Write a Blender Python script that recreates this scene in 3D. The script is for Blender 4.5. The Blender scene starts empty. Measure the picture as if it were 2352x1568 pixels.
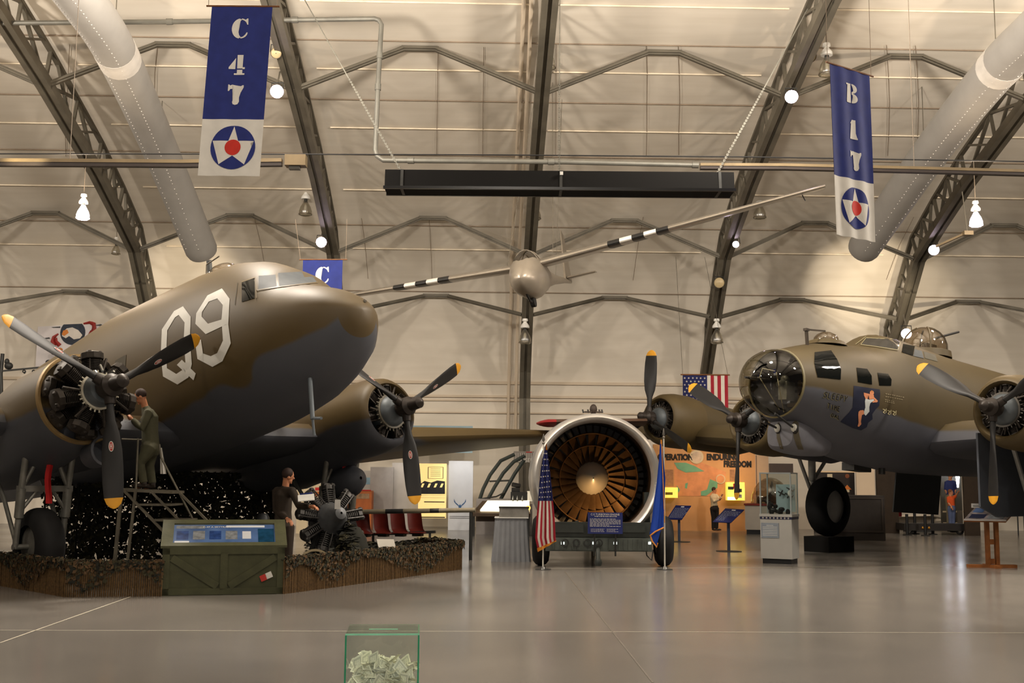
import bpy, math, random
from mathutils import Vector as V, Matrix as MX, Euler
S = bpy.context.scene
COL = S.collection
random.seed(7)
PI = math.pi
# ---------------------------------------------------------------- camera
F = 2600.0                      # focal length in pixels of the 2352x1568 frame
CAMP = V((0, 0, 1.65))
TILT = math.atan(316 / F)
ROLL = 0.008
_f0 = V((0, math.cos(TILT), math.sin(TILT)))
_u0 = V((0, -math.sin(TILT), math.cos(TILT)))
_r0 = V((1, 0, 0))
CR = _r0 * math.cos(ROLL) + _u0 * math.sin(ROLL)
CU = _u0 * math.cos(ROLL) - _r0 * math.sin(ROLL)
cd = bpy.data.cameras.new('camera'); cam = bpy.data.objects.new('camera', cd); COL.objects.link(cam)
cd.sensor_width = 36; cd.lens = F / 2352 * 36; cd.clip_end = 300
m = MX.Identity(4)
for i in range(3):
    m[i][0] = CR[i]; m[i][1] = CU[i]; m[i][2] = -_f0[i]; m[i][3] = CAMP[i]
cam.matrix_world = m
S.camera = cam
# ---------------------------------------------------------------- view and world
S.view_settings.view_transform = 'Standard'; S.view_settings.look = 'None'
S.view_settings.gamma = 1; S.view_settings.use_curve_mapping = False
S.view_settings.exposure = 0.0
W = bpy.data.worlds.new('world'); S.world = W; W.use_nodes = True
W.node_tree.nodes['Background'].inputs[0].default_value = (1.0, 0.82, 0.66, 1)
W.node_tree.nodes['Background'].inputs[1].default_value = 0.05
def light(name, loc, power, col=(1, .80, .60), size=.4, kind='POINT', aim=None, spot=None, blend=.5, sy=None):
    d = bpy.data.lights.new(name, kind); d.energy = power; d.color = col
    if kind in ('POINT', 'SPOT'): d.shadow_soft_size = size
    if kind == 'AREA':
        d.size = size
        if sy: d.shape = 'RECTANGLE'; d.size_y = sy
    if spot: d.spot_size = spot; d.spot_blend = blend
    o = bpy.data.objects.new(name, d); COL.objects.link(o); o.location = loc
    if aim is not None:
        o.rotation_euler = (V(aim) - V(loc)).to_track_quat('-Z', 'Y').to_euler()
    return o
# added unseen lights out of frame, placed to brighten ceiling, wall and aircraft tops
for lx, ly, lz, pw in ((-14, 19.2, 9.8, 2400), (-4.9, 19.5, 9.9, 2500), (4.6, 19.2, 9.8, 2400), (13.5, 19.2, 9.8, 2400), (-10, 7, 10.5, 700), (0, 7, 10.5, 700), (10, 7, 10.5, 700), (0, -5, 10.5, 600), (-23, 24, 10, 1500), (24, 24, 10, 1500)):
    light('hall_fill_light', (lx, ly, lz), pw, (1, .90, .78), size=.4)
light('camera_flash', (.12, -.1, 1.85), 330, (1, .96, .92), .04)
# ---------------------------------------------------------------- helpers
def at(px, py, Y):
    d = _f0 + CR * ((px - 1176) / F) + CU * ((784 - py) / F)
    return CAMP + d * ((Y - CAMP.y) / d.y)
def flo(px, py, z=0.0):
    d = _f0 + CR * ((px - 1176) / F) + CU * ((784 - py) / F)
    return CAMP + d * ((z - CAMP.z) / d.z)
def pxm(Y): return F / Y
HA = math.radians(1.26)
def H(x, y, z):                 # hangar axes to world
    return V((x * math.cos(HA) - y * math.sin(HA), x * math.sin(HA) + y * math.cos(HA), z))
def unH(v):
    return V((v.x * math.cos(HA) + v.y * math.sin(HA), -v.x * math.sin(HA) + v.y * math.cos(HA), v.z))
def lin(c):
    c = c / 255
    return c / 12.92 if c <= .04045 else ((c + .055) / 1.055) ** 2.4
def rgb(r, g, b): return (lin(r), lin(g), lin(b), 1)
MATS = {}
def mat(name, c, rough=.6, metal=0, var=.12, scale=3.0, bump=0.0, bscale=40, emit=None, es=1.0, spec=.5, trans=0, ior=1.45, alpha=1, coat=0, detail=4):
    if name in MATS: return MATS[name]
    M = bpy.data.materials.new(name); M.use_nodes = True
    nt = M.node_tree; b = nt.nodes['Principled BSDF']
    c = rgb(*c)
    b.inputs['Roughness'].default_value = rough; b.inputs['Metallic'].default_value = metal
    b.inputs['Specular IOR Level'].default_value = spec; b.inputs['IOR'].default_value = ior
    b.inputs['Transmission Weight'].default_value = trans; b.inputs['Alpha'].default_value = alpha
    b.inputs['Coat Weight'].default_value = coat
    b.inputs['Base Color'].default_value = c
    if var or bump:
        tc = nt.nodes.new('ShaderNodeTexCoord')
        if var:
            n = nt.nodes.new('ShaderNodeTexNoise'); n.inputs['Scale'].default_value = scale; n.inputs['Detail'].default_value = detail
            nt.links.new(tc.outputs['Object'], n.inputs['Vector'])
            r = nt.nodes.new('ShaderNodeValToRGB')
            r.color_ramp.elements[0].position = .3; r.color_ramp.elements[1].position = .7
            r.color_ramp.elements[0].color = tuple(x * (1 - var) for x in c[:3]) + (1,)
            r.color_ramp.elements[1].color = tuple(min(1, x * (1 + var)) for x in c[:3]) + (1,)
            nt.links.new(n.outputs['Fac'], r.inputs['Fac']); nt.links.new(r.outputs['Color'], b.inputs['Base Color'])
        if bump:
            n2 = nt.nodes.new('ShaderNodeTexNoise'); n2.inputs['Scale'].default_value = bscale; n2.inputs['Detail'].default_value = 3
            nt.links.new(tc.outputs['Object'], n2.inputs['Vector'])
            bp = nt.nodes.new('ShaderNodeBump'); bp.inputs['Strength'].default_value = bump; bp.inputs['Distance'].default_value = .02
            nt.links.new(n2.outputs['Fac'], bp.inputs['Height']); nt.links.new(bp.outputs['Normal'], b.inputs['Normal'])
    if emit:
        b.inputs['Emission Color'].default_value = rgb(*emit); b.inputs['Emission Strength'].default_value = es
    MATS[name] = M
    return M
def glass(name, tint=(235, 240, 238), rough=.02, trans_amt=.9, ior=1.3):
    """thin pane: mostly see-through, with a clear-coat reflection (same for every ray)"""
    if name in MATS: return MATS[name]
    M = bpy.data.materials.new(name); M.use_nodes = True
    nt = M.node_tree; nt.nodes.remove(nt.nodes['Principled BSDF'])
    out = nt.nodes['Material Output']
    t = nt.nodes.new('ShaderNodeBsdfTransparent'); t.inputs[0].default_value = rgb(*tint)
    g = nt.nodes.new('ShaderNodeBsdfGlossy'); g.inputs['Roughness'].default_value = rough
    lw = nt.nodes.new('ShaderNodeLayerWeight'); lw.inputs[0].default_value = .5
    fr = nt.nodes.new('ShaderNodeMath'); fr.operation = 'POWER'; fr.inputs[1].default_value = 5
    nt.links.new(lw.outputs['Facing'], fr.inputs[0])
    f0 = ((ior - 1) / (ior + 1)) ** 2 + 1 - trans_amt
    mp = nt.nodes.new('ShaderNodeMath'); mp.operation = 'MULTIPLY_ADD'; mp.inputs[1].default_value = min(.9, (ior - 1) * 2); mp.inputs[2].default_value = f0
    mp.use_clamp = True
    mx = nt.nodes.new('ShaderNodeMixShader')
    nt.links.new(fr.outputs[0], mp.inputs[0]); nt.links.new(mp.outputs[0], mx.inputs[0])
    nt.links.new(t.outputs[0], mx.inputs[1]); nt.links.new(g.outputs[0], mx.inputs[2]); nt.links.new(mx.outputs[0], out.inputs[0])
    MATS[name] = M
    return M
# mesh builder ------------------------------------------------------
class MB:
    def __init__(s): s.v = []; s.f = []; s.m = []; s.mi = 0; s.T = None
    def mat(s, i): s.mi = i; return s
    def add(s, vs, fs):
        o = len(s.v)
        for p in vs:
            p = V(p)
            s.v.append(s.T @ p if s.T else p)
        for f in fs: s.f.append([i + o for i in f]); s.m.append(s.mi)
        return s
    def box(s, c, d, rz=0, M=None):
        hx, hy, hz = d[0] / 2, d[1] / 2, d[2] / 2
        R = M if M else MX.Rotation(rz, 3, 'Z')
        vs = [V(c) + R @ V((x * hx, y * hy, z * hz)) for x in (-1, 1) for y in (-1, 1) for z in (-1, 1)]
        return s.add(vs, [(0, 1, 3, 2), (4, 6, 7, 5), (0, 4, 5, 1), (2, 3, 7, 6), (0, 2, 6, 4), (1, 5, 7, 3)])
    def hexa(s, a, b):          # two quads a (4 pts), b (4 pts)
        return s.add(list(a) + list(b), [(3, 2, 1, 0), (4, 5, 6, 7), (0, 1, 5, 4), (1, 2, 6, 5), (2, 3, 7, 6), (3, 0, 4, 7)])
    def loft(s, rings, close=True, cap0=True, cap1=True):
        n = len(rings[0]); vs = [p for r in rings for p in r]; fs = []
        k = n if close else n - 1
        for i in range(len(rings) - 1):
            for j in range(k):
                fs.append((i * n + j, i * n + (j + 1) % n, (i + 1) * n + (j + 1) % n, (i + 1) * n + j))
        if close and cap0: fs.append(tuple(range(n - 1, -1, -1)))
        if close and cap1: fs.append(tuple((len(rings) - 1) * n + j for j in range(n)))
        return s.add(vs, fs)
    def tube(s, pts, r, n=8, cap=True):
        pts = [V(p) for p in pts]; rr = r if isinstance(r, (list, tuple)) else [r] * len(pts)
        rings = []; up = None
        for i, p in enumerate(pts):
            t = (pts[min(i + 1, len(pts) - 1)] - pts[max(i - 1, 0)]).normalized()
            if up is None:
                up = V((0, 0, 1)) if abs(t.z) < .9 else V((1, 0, 0))
            a = t.cross(up).normalized(); up = a.cross(t).normalized()
            rings.append([p + (a * math.cos(2 * PI * k / n) + up * math.sin(2 * PI * k / n)) * rr[i] for k in range(n)])
        return s.loft(rings, True, cap, cap)
    def cyl(s, a, b, r, n=16, r2=None): return s.tube([a, b], [r, r if r2 is None else r2], n)
    def bar(s, a, b, w, h, up=(0, 0, 1)):    # rectangular bar
        a = V(a); b = V(b); t = (b - a).normalized(); u = V(up)
        if abs(t.dot(u)) > .97: u = V((0, 1, 0)) if abs(t.y) < .9 else V((1, 0, 0))
        x = t.cross(u).normalized(); u = x.cross(t).normalized()
        q = [x * (sx * w / 2) + u * (sy * h / 2) for sx, sy in ((-1, -1), (1, -1), (1, 1), (-1, 1))]
        return s.loft([[a + k for k in q], [b + k for k in q]])
    def lathe(s, c, ax, prof, n=24, cap0=False, cap1=False):   # prof: (distance along axis, radius)
        c = V(c); ax = V(ax).normalized()
        u = ax.cross(V((0, 0, 1)) if abs(ax.z) < .9 else V((1, 0, 0))).normalized(); w = ax.cross(u)
        rings = [[c + ax * d + (u * math.cos(2 * PI * k / n) + w * math.sin(2 * PI * k / n)) * r for k in range(n)] for d, r in prof]
        return s.loft(rings, True, cap0, cap1)
    def ell(s, c, d, n=16, R=None):
        c = V(c); rings = []
        R = R or MX.Identity(3)
        for i in range(1, n // 2):
            a = PI * i / (n // 2)
            rings.append([c + R @ V((d[0] * math.sin(a) * math.cos(2 * PI * k / n), d[1] * math.sin(a) * math.sin(2 * PI * k / n), d[2] * math.cos(a))) for k in range(n)])
        vs = [c + R @ V((0, 0, d[2]))] + [p for r in rings for p in r] + [c - R @ V((0, 0, d[2]))]
        fs = []; m_ = len(rings)
        for k in range(n): fs.append((0, 1 + k, 1 + (k + 1) % n))
        for i in range(m_ - 1):
            for k in range(n): fs.append((1 + i * n + k, 1 + (i + 1) * n + k, 1 + (i + 1) * n + (k + 1) % n, 1 + i * n + (k + 1) % n))
        L = len(vs) - 1; o = 1 + (m_ - 1) * n
        for k in range(n): fs.append((L, o + (k + 1) % n, o + k))
        return s.add(vs, fs)
    def prism(s, poly, org, ex, ey, th):     # flat polygon with thickness th along the normal
        org = V(org); ex = V(ex); ey = V(ey); nn = ex.cross(ey).normalized() * th
        n = len(poly)
        a = [org + ex * x + ey * y for x, y in poly]; b = [p + nn for p in a]
        return s.add(a + b, [tuple(range(n - 1, -1, -1)), tuple(range(n, 2 * n))] + [(i, (i + 1) % n, n + (i + 1) % n, n + i) for i in range(n)])
    def quad(s, a, b, c, d): return s.add([a, b, c, d], [(0, 1, 2, 3)])
    def grid(s, fn, nu, nv):
        vs = [fn(i / nu, j / nv) for j in range(nv + 1) for i in range(nu + 1)]
        return s.add(vs, [(j * (nu + 1) + i, j * (nu + 1) + i + 1, (j + 1) * (nu + 1) + i + 1, (j + 1) * (nu + 1) + i) for j in range(nv) for i in range(nu)])
    def build(s, name, mats, parent=None, smooth=40, recalc=True, label=None):
        me = bpy.data.meshes.new(name); me.from_pydata([tuple(p) for p in s.v], [], s.f)
        for mm in (mats if isinstance(mats, (list, tuple)) else [mats]): me.materials.append(mm)
        me.polygons.foreach_set('material_index', s.m)
        if smooth:
            me.polygons.foreach_set('use_smooth', [True] * len(me.polygons))
            me.set_sharp_from_angle(angle=math.radians(smooth))
        me.update()
        if recalc:
            import bmesh
            bm = bmesh.new(); bm.from_mesh(me); bmesh.ops.recalc_face_normals(bm, faces=bm.faces); bm.to_mesh(me); bm.free()
        o = bpy.data.objects.new(name, me); COL.objects.link(o)
        if parent: o.parent = parent
        if label: o['label'] = label
        return o
def tag(o, label=None, cat=None, group=None, kind=None):
    if label: o['label'] = label
    if cat: o['category'] = cat
    if group: o['group'] = group
    if kind: o['kind'] = kind
    return o
def thing(name, label, cat, loc=(0, 0, 0), rz=0, group=None):
    o = bpy.data.objects.new(name, None); COL.objects.link(o); o.empty_display_size = .1
    o.location = loc; o.rotation_euler = (0, 0, rz)
    return tag(o, label, cat, group)
def struct(o): o['kind'] = 'structure'; return o
def dup(root, loc=None, rz=None, label=None):
    r = root.copy(); COL.objects.link(r)
    if loc is not None: r.location = loc
    if rz is not None: r.rotation_euler = (0, 0, rz)
    if label: r['label'] = label
    for ch in KIDS(root):
        c = ch.copy(); COL.objects.link(c); c.parent = r
        for g in KIDS(ch):
            d = g.copy(); COL.objects.link(d); d.parent = c
    return r
def KIDS(o): return [c for c in COL.objects if c.parent == o]
def text(body, name, size, parent, loc, rot, m_, align='CENTER', ext=.002, shear=0, label=None, sx=1, bold=0):
    c = bpy.data.curves.new(name, 'FONT'); c.body = body; c.size = size; c.align_x = align; c.align_y = 'CENTER'
    c.extrude = ext; c.offset = bold; c.shear = shear; c.resolution_u = 3; c.materials.append(m_)
    o = bpy.data.objects.new(name, c); COL.objects.link(o)
    me = bpy.data.meshes.new_from_object(o.evaluated_get(bpy.context.evaluated_depsgraph_get())); bpy.data.objects.remove(o)
    o = bpy.data.objects.new(name, me); COL.objects.link(o); o.parent = parent; o.location = loc; o.rotation_euler = rot; o.scale = (sx, 1, 1)
    if label: o['label'] = label
    return o
def star(r, k=.382): return [((r if i % 2 == 0 else r * k) * math.sin(PI * i / 5), (r if i % 2 == 0 else r * k) * math.cos(PI * i / 5)) for i in range(10)]
def circ(r, n=32, cx=0, cy=0, ry=None): return [(cx + r * math.cos(2 * PI * i / n), cy + (ry or r) * math.sin(2 * PI * i / n)) for i in range(n)]
def lerp(a, b, t): return a + (b - a) * t
def interp(tab, x):
    if x <= tab[0][0]: return tab[0][1:]
    for p, q in zip(tab, tab[1:]):
        if x <= q[0]:
            t = (x - p[0]) / (q[0] - p[0])
            return tuple(lerp(a, b, t) for a, b in zip(p[1:], q[1:]))
    return tab[-1][1:]
# materials ---------------------------------------------------------
STEEL = mat('truss_steel', (98, 92, 80), .55, .3, .2, 2)
BEIGE = mat('roof_panel', (206, 190, 168), .75, 0, .06, .5, bump=.1, bscale=18)
WHITE = mat('white_paint', (232, 230, 224), .5)
BLACK = mat('black_paint', (26, 26, 27), .5)
SILVER = mat('bright_pipe', (150, 150, 145), .3, .8, .1)
NAVY = mat('navy_cloth', (34, 46, 118), .8, 0, .12, 6)
WCLOTH = mat('white_cloth', (226, 222, 214), .8, 0, .06, 5)
REDC = mat('red_cloth', (205, 50, 38), .8, 0, .1, 6)
RUBBER = mat('rubber', (24, 23, 22), .7, 0, .2, 6)
DKGREY = mat('dark_grey_metal', (58, 58, 56), .5, .4, .2, 6)
YELLOW = mat('yellow_paint', (214, 160, 40), .5)
WOOD = mat('brown_wood', (120, 76, 40), .55, 0, .25, 8)
RED = mat('red_paint', (176, 30, 28), .6)
TEXTW = mat('white_lettering', (225, 222, 214), .6, var=0)
TEXTB = mat('black_lettering', (22, 20, 20), .7, var=0)
# ================================================================ the hall
# roof skin profile (depth, height): from the foot of the far wall up and over the camera
SKIN = [(39.7, 0), (39.7, 5.0), (39.45, 6.4), (38.7, 8.0), (37.4, 9.15), (35.6, 10.1), (33.5, 10.85), (31, 11.6), (27.3, 12.55), (22, 13.6), (15, 14.5), (6, 15.1), (-4, 15.1), (-12, 14.6), (-20, 13.5), (-28, 11.6)]
def skin_at(y): return interp([(a, b) for a, b in reversed(SKIN[1:])], y)[0]
XL, XR = -30, 32
TXO = 1.30
# floor
def floor_mat():
    M = bpy.data.materials.new('sealed_concrete'); M.use_nodes = True; nt = M.node_tree; b = nt.nodes['Principled BSDF']
    tc = nt.nodes.new('ShaderNodeTexCoord')
    n = nt.nodes.new('ShaderNodeTexNoise'); n.inputs['Scale'].default_value = .45; n.inputs['Detail'].default_value = 6
    nt.links.new(tc.outputs['Object'], n.inputs['Vector'])
    r = nt.nodes.new('ShaderNodeValToRGB'); r.color_ramp.elements[0].position = .3; r.color_ramp.elements[1].position = .7
    r.color_ramp.elements[0].color = rgb(112, 108, 103); r.color_ramp.elements[1].color = rgb(128, 123, 117)
    nt.links.new(n.outputs['Fac'], r.inputs['Fac']); nt.links.new(r.outputs['Color'], b.inputs['Base Color'])
    n2 = nt.nodes.new('ShaderNodeTexNoise'); n2.inputs['Scale'].default_value = .5; n2.inputs['Detail'].default_value = 3
    nt.links.new(tc.outputs['Object'], n2.inputs['Vector'])
    mr = nt.nodes.new('ShaderNodeMapRange'); mr.inputs[1].default_value = .3; mr.inputs[2].default_value = .7; mr.inputs[3].default_value = .17; mr.inputs[4].default_value = .24
    nt.links.new(n2.outputs['Fac'], mr.inputs[0]); nt.links.new(mr.outputs[0], b.inputs['Roughness'])
    n3 = nt.nodes.new('ShaderNodeTexNoise'); n3.inputs['Scale'].default_value = 2.5
    nt.links.new(tc.outputs['Object'], n3.inputs['Vector'])
    bp = nt.nodes.new('ShaderNodeBump'); bp.inputs['Strength'].default_value = .012; bp.inputs['Distance'].default_value = .05
    nt.links.new(n3.outputs['Fac'], bp.inputs['Height']); nt.links.new(bp.outputs['Normal'], b.inputs['Normal'])
    return M
b = MB(); q = [H(XL, -28, 0), H(XR, -28, 0), H(XR, 39.7, 0), H(XL, 39.7, 0)]
b.hexa([p - V((0, 0, .2)) for p in q], q)
struct(b.build('floor', floor_mat(), smooth=0))
# painted and sawn lines on the floor
LINE = mat('pale_floor_line', (196, 188, 170), .5)
JOINT = mat('floor_joint', (96, 88, 78), .6)
b = MB()
def fline(bm, p0, p1, w, z=.002):
    a = flo(*p0); c = flo(*p1); a.z = c.z = z
    n = (c - a).normalized().cross(V((0, 0, 1))) * w / 2
    bm.add([a + n, c + n, c - n, a - n], [(0, 1, 2, 3)])
fline(b, (0, 1447), (2352, 1453), .018); fline(b, (1240, 1306), (2352, 1299), .03); fline(b, (0, 1476), (300, 1370), .02)
struct(b.build('trim_1', LINE, smooth=0))
b = MB(); fline(b, (1297, 1312), (1500, 1568), .016, .0025)
struct(b.build('trim_2', JOINT, smooth=0))
# roof skin
def skin_mat():
    M = bpy.data.materials.new('roof_lining'); M.use_nodes = True; nt = M.node_tree; b = nt.nodes['Principled BSDF']
    b.inputs['Roughness'].default_value = .7
    tc = nt.nodes.new('ShaderNodeTexCoord')
    mp = nt.nodes.new('ShaderNodeMapping'); mp.inputs['Scale'].default_value = (.25, 3, 3)
    nt.links.new(tc.outputs['Object'], mp.inputs[0])
    n = nt.nodes.new('ShaderNodeTexNoise'); n.inputs['Scale'].default_value = 1.2; n.inputs['Detail'].default_value = 6
    nt.links.new(mp.outputs[0], n.inputs['Vector'])
    r = nt.nodes.new('ShaderNodeValToRGB'); r.color_ramp.elements[0].position = .25; r.color_ramp.elements[1].position = .7
    r.color_ramp.elements[0].color = rgb(212, 202, 186); r.color_ramp.elements[1].color = rgb(222, 213, 198)
    nt.links.new(n.outputs['Fac'], r.inputs['Fac']); nt.links.new(r.outputs['Color'], b.inputs['Base Color'])
    return M
sm_ = skin_mat()
fine = []
for (y0, z0), (y1, z1) in zip(SKIN, SKIN[1:]):
    for k in range(4): fine.append((lerp(y0, y1, k / 4), lerp(z0, z1, k / 4)))
fine.append(SKIN[-1])
for _ in range(3):   # soften the corners of the profile above the wall
    fine = fine[:4] + [((a[0] + 2 * c[0] + e[0]) / 4, (a[1] + 2 * c[1] + e[1]) / 4) for a, c, e in zip(fine[3:], fine[4:], fine[5:])] + [fine[-1]]
b = MB()
wi = 4
outer = [(y + .15 if i < 12 else y, z + .15) for i, (y, z) in enumerate(fine)]
for part, (i0, i1) in (('wall_back', (0, wi)), ('ceiling', (wi, len(fine) - 1))):
    b = MB()
    for side in (fine, outer):
        b.loft([[H(XL, y, z) for y, z in side[i0:i1 + 1]], [H(XR, y, z) for y, z in side[i0:i1 + 1]]], close=False)
    struct(b.build(part, sm_, smooth=50))
# battens and joints on the lining
def skin_pt(x, px_y):
    """point of the skin seen at image row px_y, at hangar x"""
    best = None
    for (y0, z0), (y1, z1) in zip(fine, fine[1:]):
        for k in range(6):
            p = H(x, lerp(y0, y1, k / 6), lerp(z0, z1, k / 6)); d = p - CAMP
            if d.dot(_f0) < 1: continue
            py = 784 - d.dot(CU) / d.dot(_f0) * F
            if best is None or abs(py - px_y) < best[0]: best = (abs(py - px_y), lerp(y0, y1, k / 6), lerp(z0, z1, k / 6))
    return best[1], best[2]
BAT = mat('pale_batten', (228, 214, 190), .6)
for i, row in enumerate((8, 160, 299, 438, 573)):
    y, z = skin_pt(.6, row)
    b = MB()
    for k in range(-4, 6):
        x0 = TXO + 6.16 * (k - 1) + .35; x1 = TXO + 6.16 * k - .35
        b.bar(H(x0, y - .02, z - .03), H(x1, y - .02, z - .03), .03, .035)
    struct(b.build('trim_%d' % (i + 3), BAT, smooth=0))
SEAM = mat('roof_seam', (140, 124, 106), .8)
for i, row in enumerate((98, 230, 360, 520, 672)):
    y, z = skin_pt(.6, row); b = MB()
    b.bar(H(XL, y - .02, z - .02), H(XR, y - .02, z - .02), .025, .03)
    struct(b.build('trim_%d' % (i + 8), SEAM, smooth=0))
b = MB()
for px in (160, 372, 1050, 1160, 1335, 1553, 1630, 2130, 2200):
    pts = []
    for row in (104, 170, 235, 300, 356):
        x = (px - 1176) / F * (27 + (row - 100) / 256 * 5)
        y, z = skin_pt(x, row); pts.append(H(x, y - .03, z - .03))
    b.tube(pts, .009, 4)
for px in (885, 1040, 1530, 2150, 640):
    pts = []
    for row in (498, 560, 640): 
        x = (px - 1176) / F * 36.5; y, z = skin_pt(x, row); pts.append(H(x, y - .03, z - .03))
    b.tube(pts, .008, 4)
struct(b.build('trim_13', SEAM))
# low wall: girts, ledge and conduits
b = MB()
for z, dy, h in ((5.0, .12, .10), (4.52, .10, .08), (4.38, .08, .06), (3.95, .08, .05), (3.3, .06, .05)):
    b.box(H(1, 39.7 - dy / 2, z), (60, dy, h), HA)
struct(b.build('trim_14', BEIGE, smooth=0))
# ---- roof trusses --------------------------------------------------
CH = [(38.6, 0), (38.6, 4.4), (38.2, 5.3), (37.4, 6.2), (36.55, 6.95), (35.75, 7.8), (34.95, 8.65), (33.2, 9.35), (31.2, 10.1), (27.3, 11.25), (23.6, 12.15), (18, 13.05), (10, 13.7), (0, 13.9)]
TXO = 1.30
def truss(k, label):
    x = TXO + 6.16 * k
    t = thing('roof_truss', label, 'truss', H(x, 38.6, 0), HA, 'steel roof trusses')
    L = lambda y, z, dx=0: V((dx, y - 38.6, z))
    b = MB()
    for (y0, z0), (y1, z1) in zip(CH, CH[1:]):
        a = L(y0, z0); c = L(y1, z1); e = (c - a).normalized() * .04
        for dx in (-.115, .115): b.bar(a - e + V((dx, 0, 0)), c + e + V((dx, 0, 0)), .14, .24, up=(0, -.7, .7))
        b.bar(a - e, c + e, .12, .06, up=(0, -.7, .7))
    b.build('lower_chord', STEEL, t, smooth=0)
    up = []
    for y, z in CH[3:]:
        # the upper chord follows the lining
        i = CH.index((y, z)); ty, tz = CH[max(0, i - 1)], CH[min(len(CH) - 1, i + 1)]
        d = V((tz[0] - ty[0], tz[1] - ty[1])).normalized(); n = V((-d.y, d.x)); n = n if n.y > 0 or n.x > 0 else -n
        if n.y < 0: n = -n
        off = 1.0 if y < 34 else .95
        up.append((min(y + n.x * off, 39.3), z + n.y * off))
    b = MB()
    for (y0, z0), (y1, z1) in zip(up, up[1:]):
        b.bar(L(y0, z0), L(y1, z1), .13, .09)
    b.bar(L(38.75, 4.6), L(*up[0]), .1, .08)
    b.build('upper_chord', STEEL, t, smooth=0)
    b = MB()
    for i, (y, z) in enumerate(CH[3:]):
        a = L(y, z)
        if i: 
            c = L((up[i][0] + up[i - 1][0]) / 2, (up[i][1] + up[i - 1][1]) / 2)
            b.bar(a, c, .09, .07)
        b.bar(a, L(*up[i]), .09, .07)
        if i + 1 < len(up): b.bar(a, L(*[lerp(p, q, .5) for p, q in zip(up[i], up[i + 1])]), .09, .07)
    # finer web in the visible span
    for (y0, z0), (y1, z1), (u0, v0), (u1, v1) in zip(CH[6:], CH[7:], up[3:], up[4:]):
        my, mz = (y0 + y1) / 2, (z0 + z1) / 2
        if abs(y1 - y0) > 1.5:
            for q in (0.12, .5, .88): b.bar(L(my, mz), L(lerp(u0, u1, q), lerp(v0, v1, q)), .08, .06)
    b.build('web_members', STEEL, t, smooth=0)
    return t
TL = {-3: 'steel roof truss at the far left edge, left of the left round duct',
      -2: 'steel roof truss left of the left round duct, rising behind the transport plane',
      -1: 'steel roof truss rising behind the hanging C 47 banner',
      0: 'middle steel roof truss whose column stands upright behind the hanging glider',
      1: 'steel roof truss between the black heater and the B 17 banner',
      2: 'steel roof truss right of the B 17 banner, above the bomber cockpit',
      3: 'steel roof truss at the far right edge of the picture'}
for k, l in TL.items(): truss(k, l)
# ---- peaked sway braces between the trusses --------------------------
NODES = [((27.3, 11.25), 100, 'top row'), ((34.95, 8.65), 491, 'middle row'), ((36.55, 6.95), 668, 'lowest row')]
ordn = ['leftmost', 'second from left', 'third from left', 'fourth from left', 'fifth from left', 'rightmost']
for (ny, nz), prow, rn in NODES:
    py, pz = skin_pt(.6, prow + 6)
    for j, k in enumerate(range(-3, 3)):
        x0 = TXO + 6.16 * k; x1 = x0 + 6.16; xm = (x0 + x1) / 2
        o = H(xm, py, pz); b = MB()
        P = lambda x, y, z: H(x, y, z) - o
        for hh, ww in ((.13, .09), (.05, .2)):
            b.bar(P(x0 + .15, ny, nz + .02), P(xm - .42, py - .06, pz - .12), ww, hh)
            b.bar(P(xm - .45, py - .06, pz - .11), P(xm + .45, py - .06, pz - .11), ww, hh)
            b.bar(P(xm + .42, py - .06, pz - .12), P(x1 - .15, ny, nz + .02), ww, hh)
        ob = b.build('sway_brace', STEEL, smooth=0); ob.location = o
        tag(ob, 'peaked grey steel roof brace, %s in the %s of braces' % (ordn[j], rn), 'roof brace', 'peaked roof braces')
# ---- round fabric ducts ----------------------------------------------
DUCT = mat('duct_fabric', (150, 146, 140), .75, 0, .05, 2)
SEAMW = mat('duct_seam', (196, 190, 182), .7)
def duct(path, r, label, ringpos, side):
    pts = [at(x, y, Y * .955) for x, y, Y in path]
    # densify
    P = []
    for i in range(len(pts) - 1):
        p0 = pts[max(i - 1, 0)]; p1 = pts[i]; p2 = pts[i + 1]; p3 = pts[min(i + 2, len(pts) - 1)]
        for k in range(6):
            t = k / 6
            P.append(.5 * ((2 * p1) + (p2 - p0) * t + (2 * p0 - 5 * p1 + 4 * p2 - p3) * t * t + (3 * p1 - p0 - 3 * p2 + p3) * t ** 3))
    P.append(pts[-1])
    d = (P[-1] - P[-2]).normalized(); e = P[-1]
    rr = [r] * len(P)
    P += [e + d * r * .25, e + d * r * .4, e + d * r * .45]; rr += [r * .93, r * .7, r * .01]
    t = thing('air_duct', label, 'air duct', P[0], 0, 'round fabric air ducts')
    o = P[0]
    MB().tube([p - o for p in P], rr, 24).build('duct_tube', DUCT, t)
    q = ringpos
    MB().tube([P[q] - o, P[q + 1] - o], [r * 1.015] * 2, 24).build('joint_ring', SEAMW, t, label='pale joint band')
    b = MB()
    for ang in (-.5, .35):
        for i in range(0, len(P) - 5):
            dd = (P[i + 1] - P[i]); tt = dd.normalized(); a = tt.cross(V((0, 0, 1))).normalized(); u = a.cross(tt)
            n = max(2, int(dd.length / .16))
            for k in range(n):
                c = P[i] + dd * k / n + (a * math.sin(ang) - u * math.cos(ang)) * r * 1.002
                b.box(c - o, (.022, .022, .022))
    x = b.build('air_holes', SEAMW, t, smooth=0); x['kind'] = 'stuff'
    for i in (4, 12, 20):
        if i < len(P) - 6: MB().cyl(P[i] - o, V((P[i].x, P[i].y, skin_at(unH(P[i]).y) + .02)) - o, .012, 5).build('hanger_wire', STEEL, t)
duct([(120, -90, 21.5), (188, 0, 23.4), (262, 112, 26.0), (345, 290, 30.2), (408, 440, 33.2), (462, 572, 35.3)], .48, 'long grey fabric duct curving down the ceiling at upper left, behind the transport plane', 12, -1)
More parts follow.
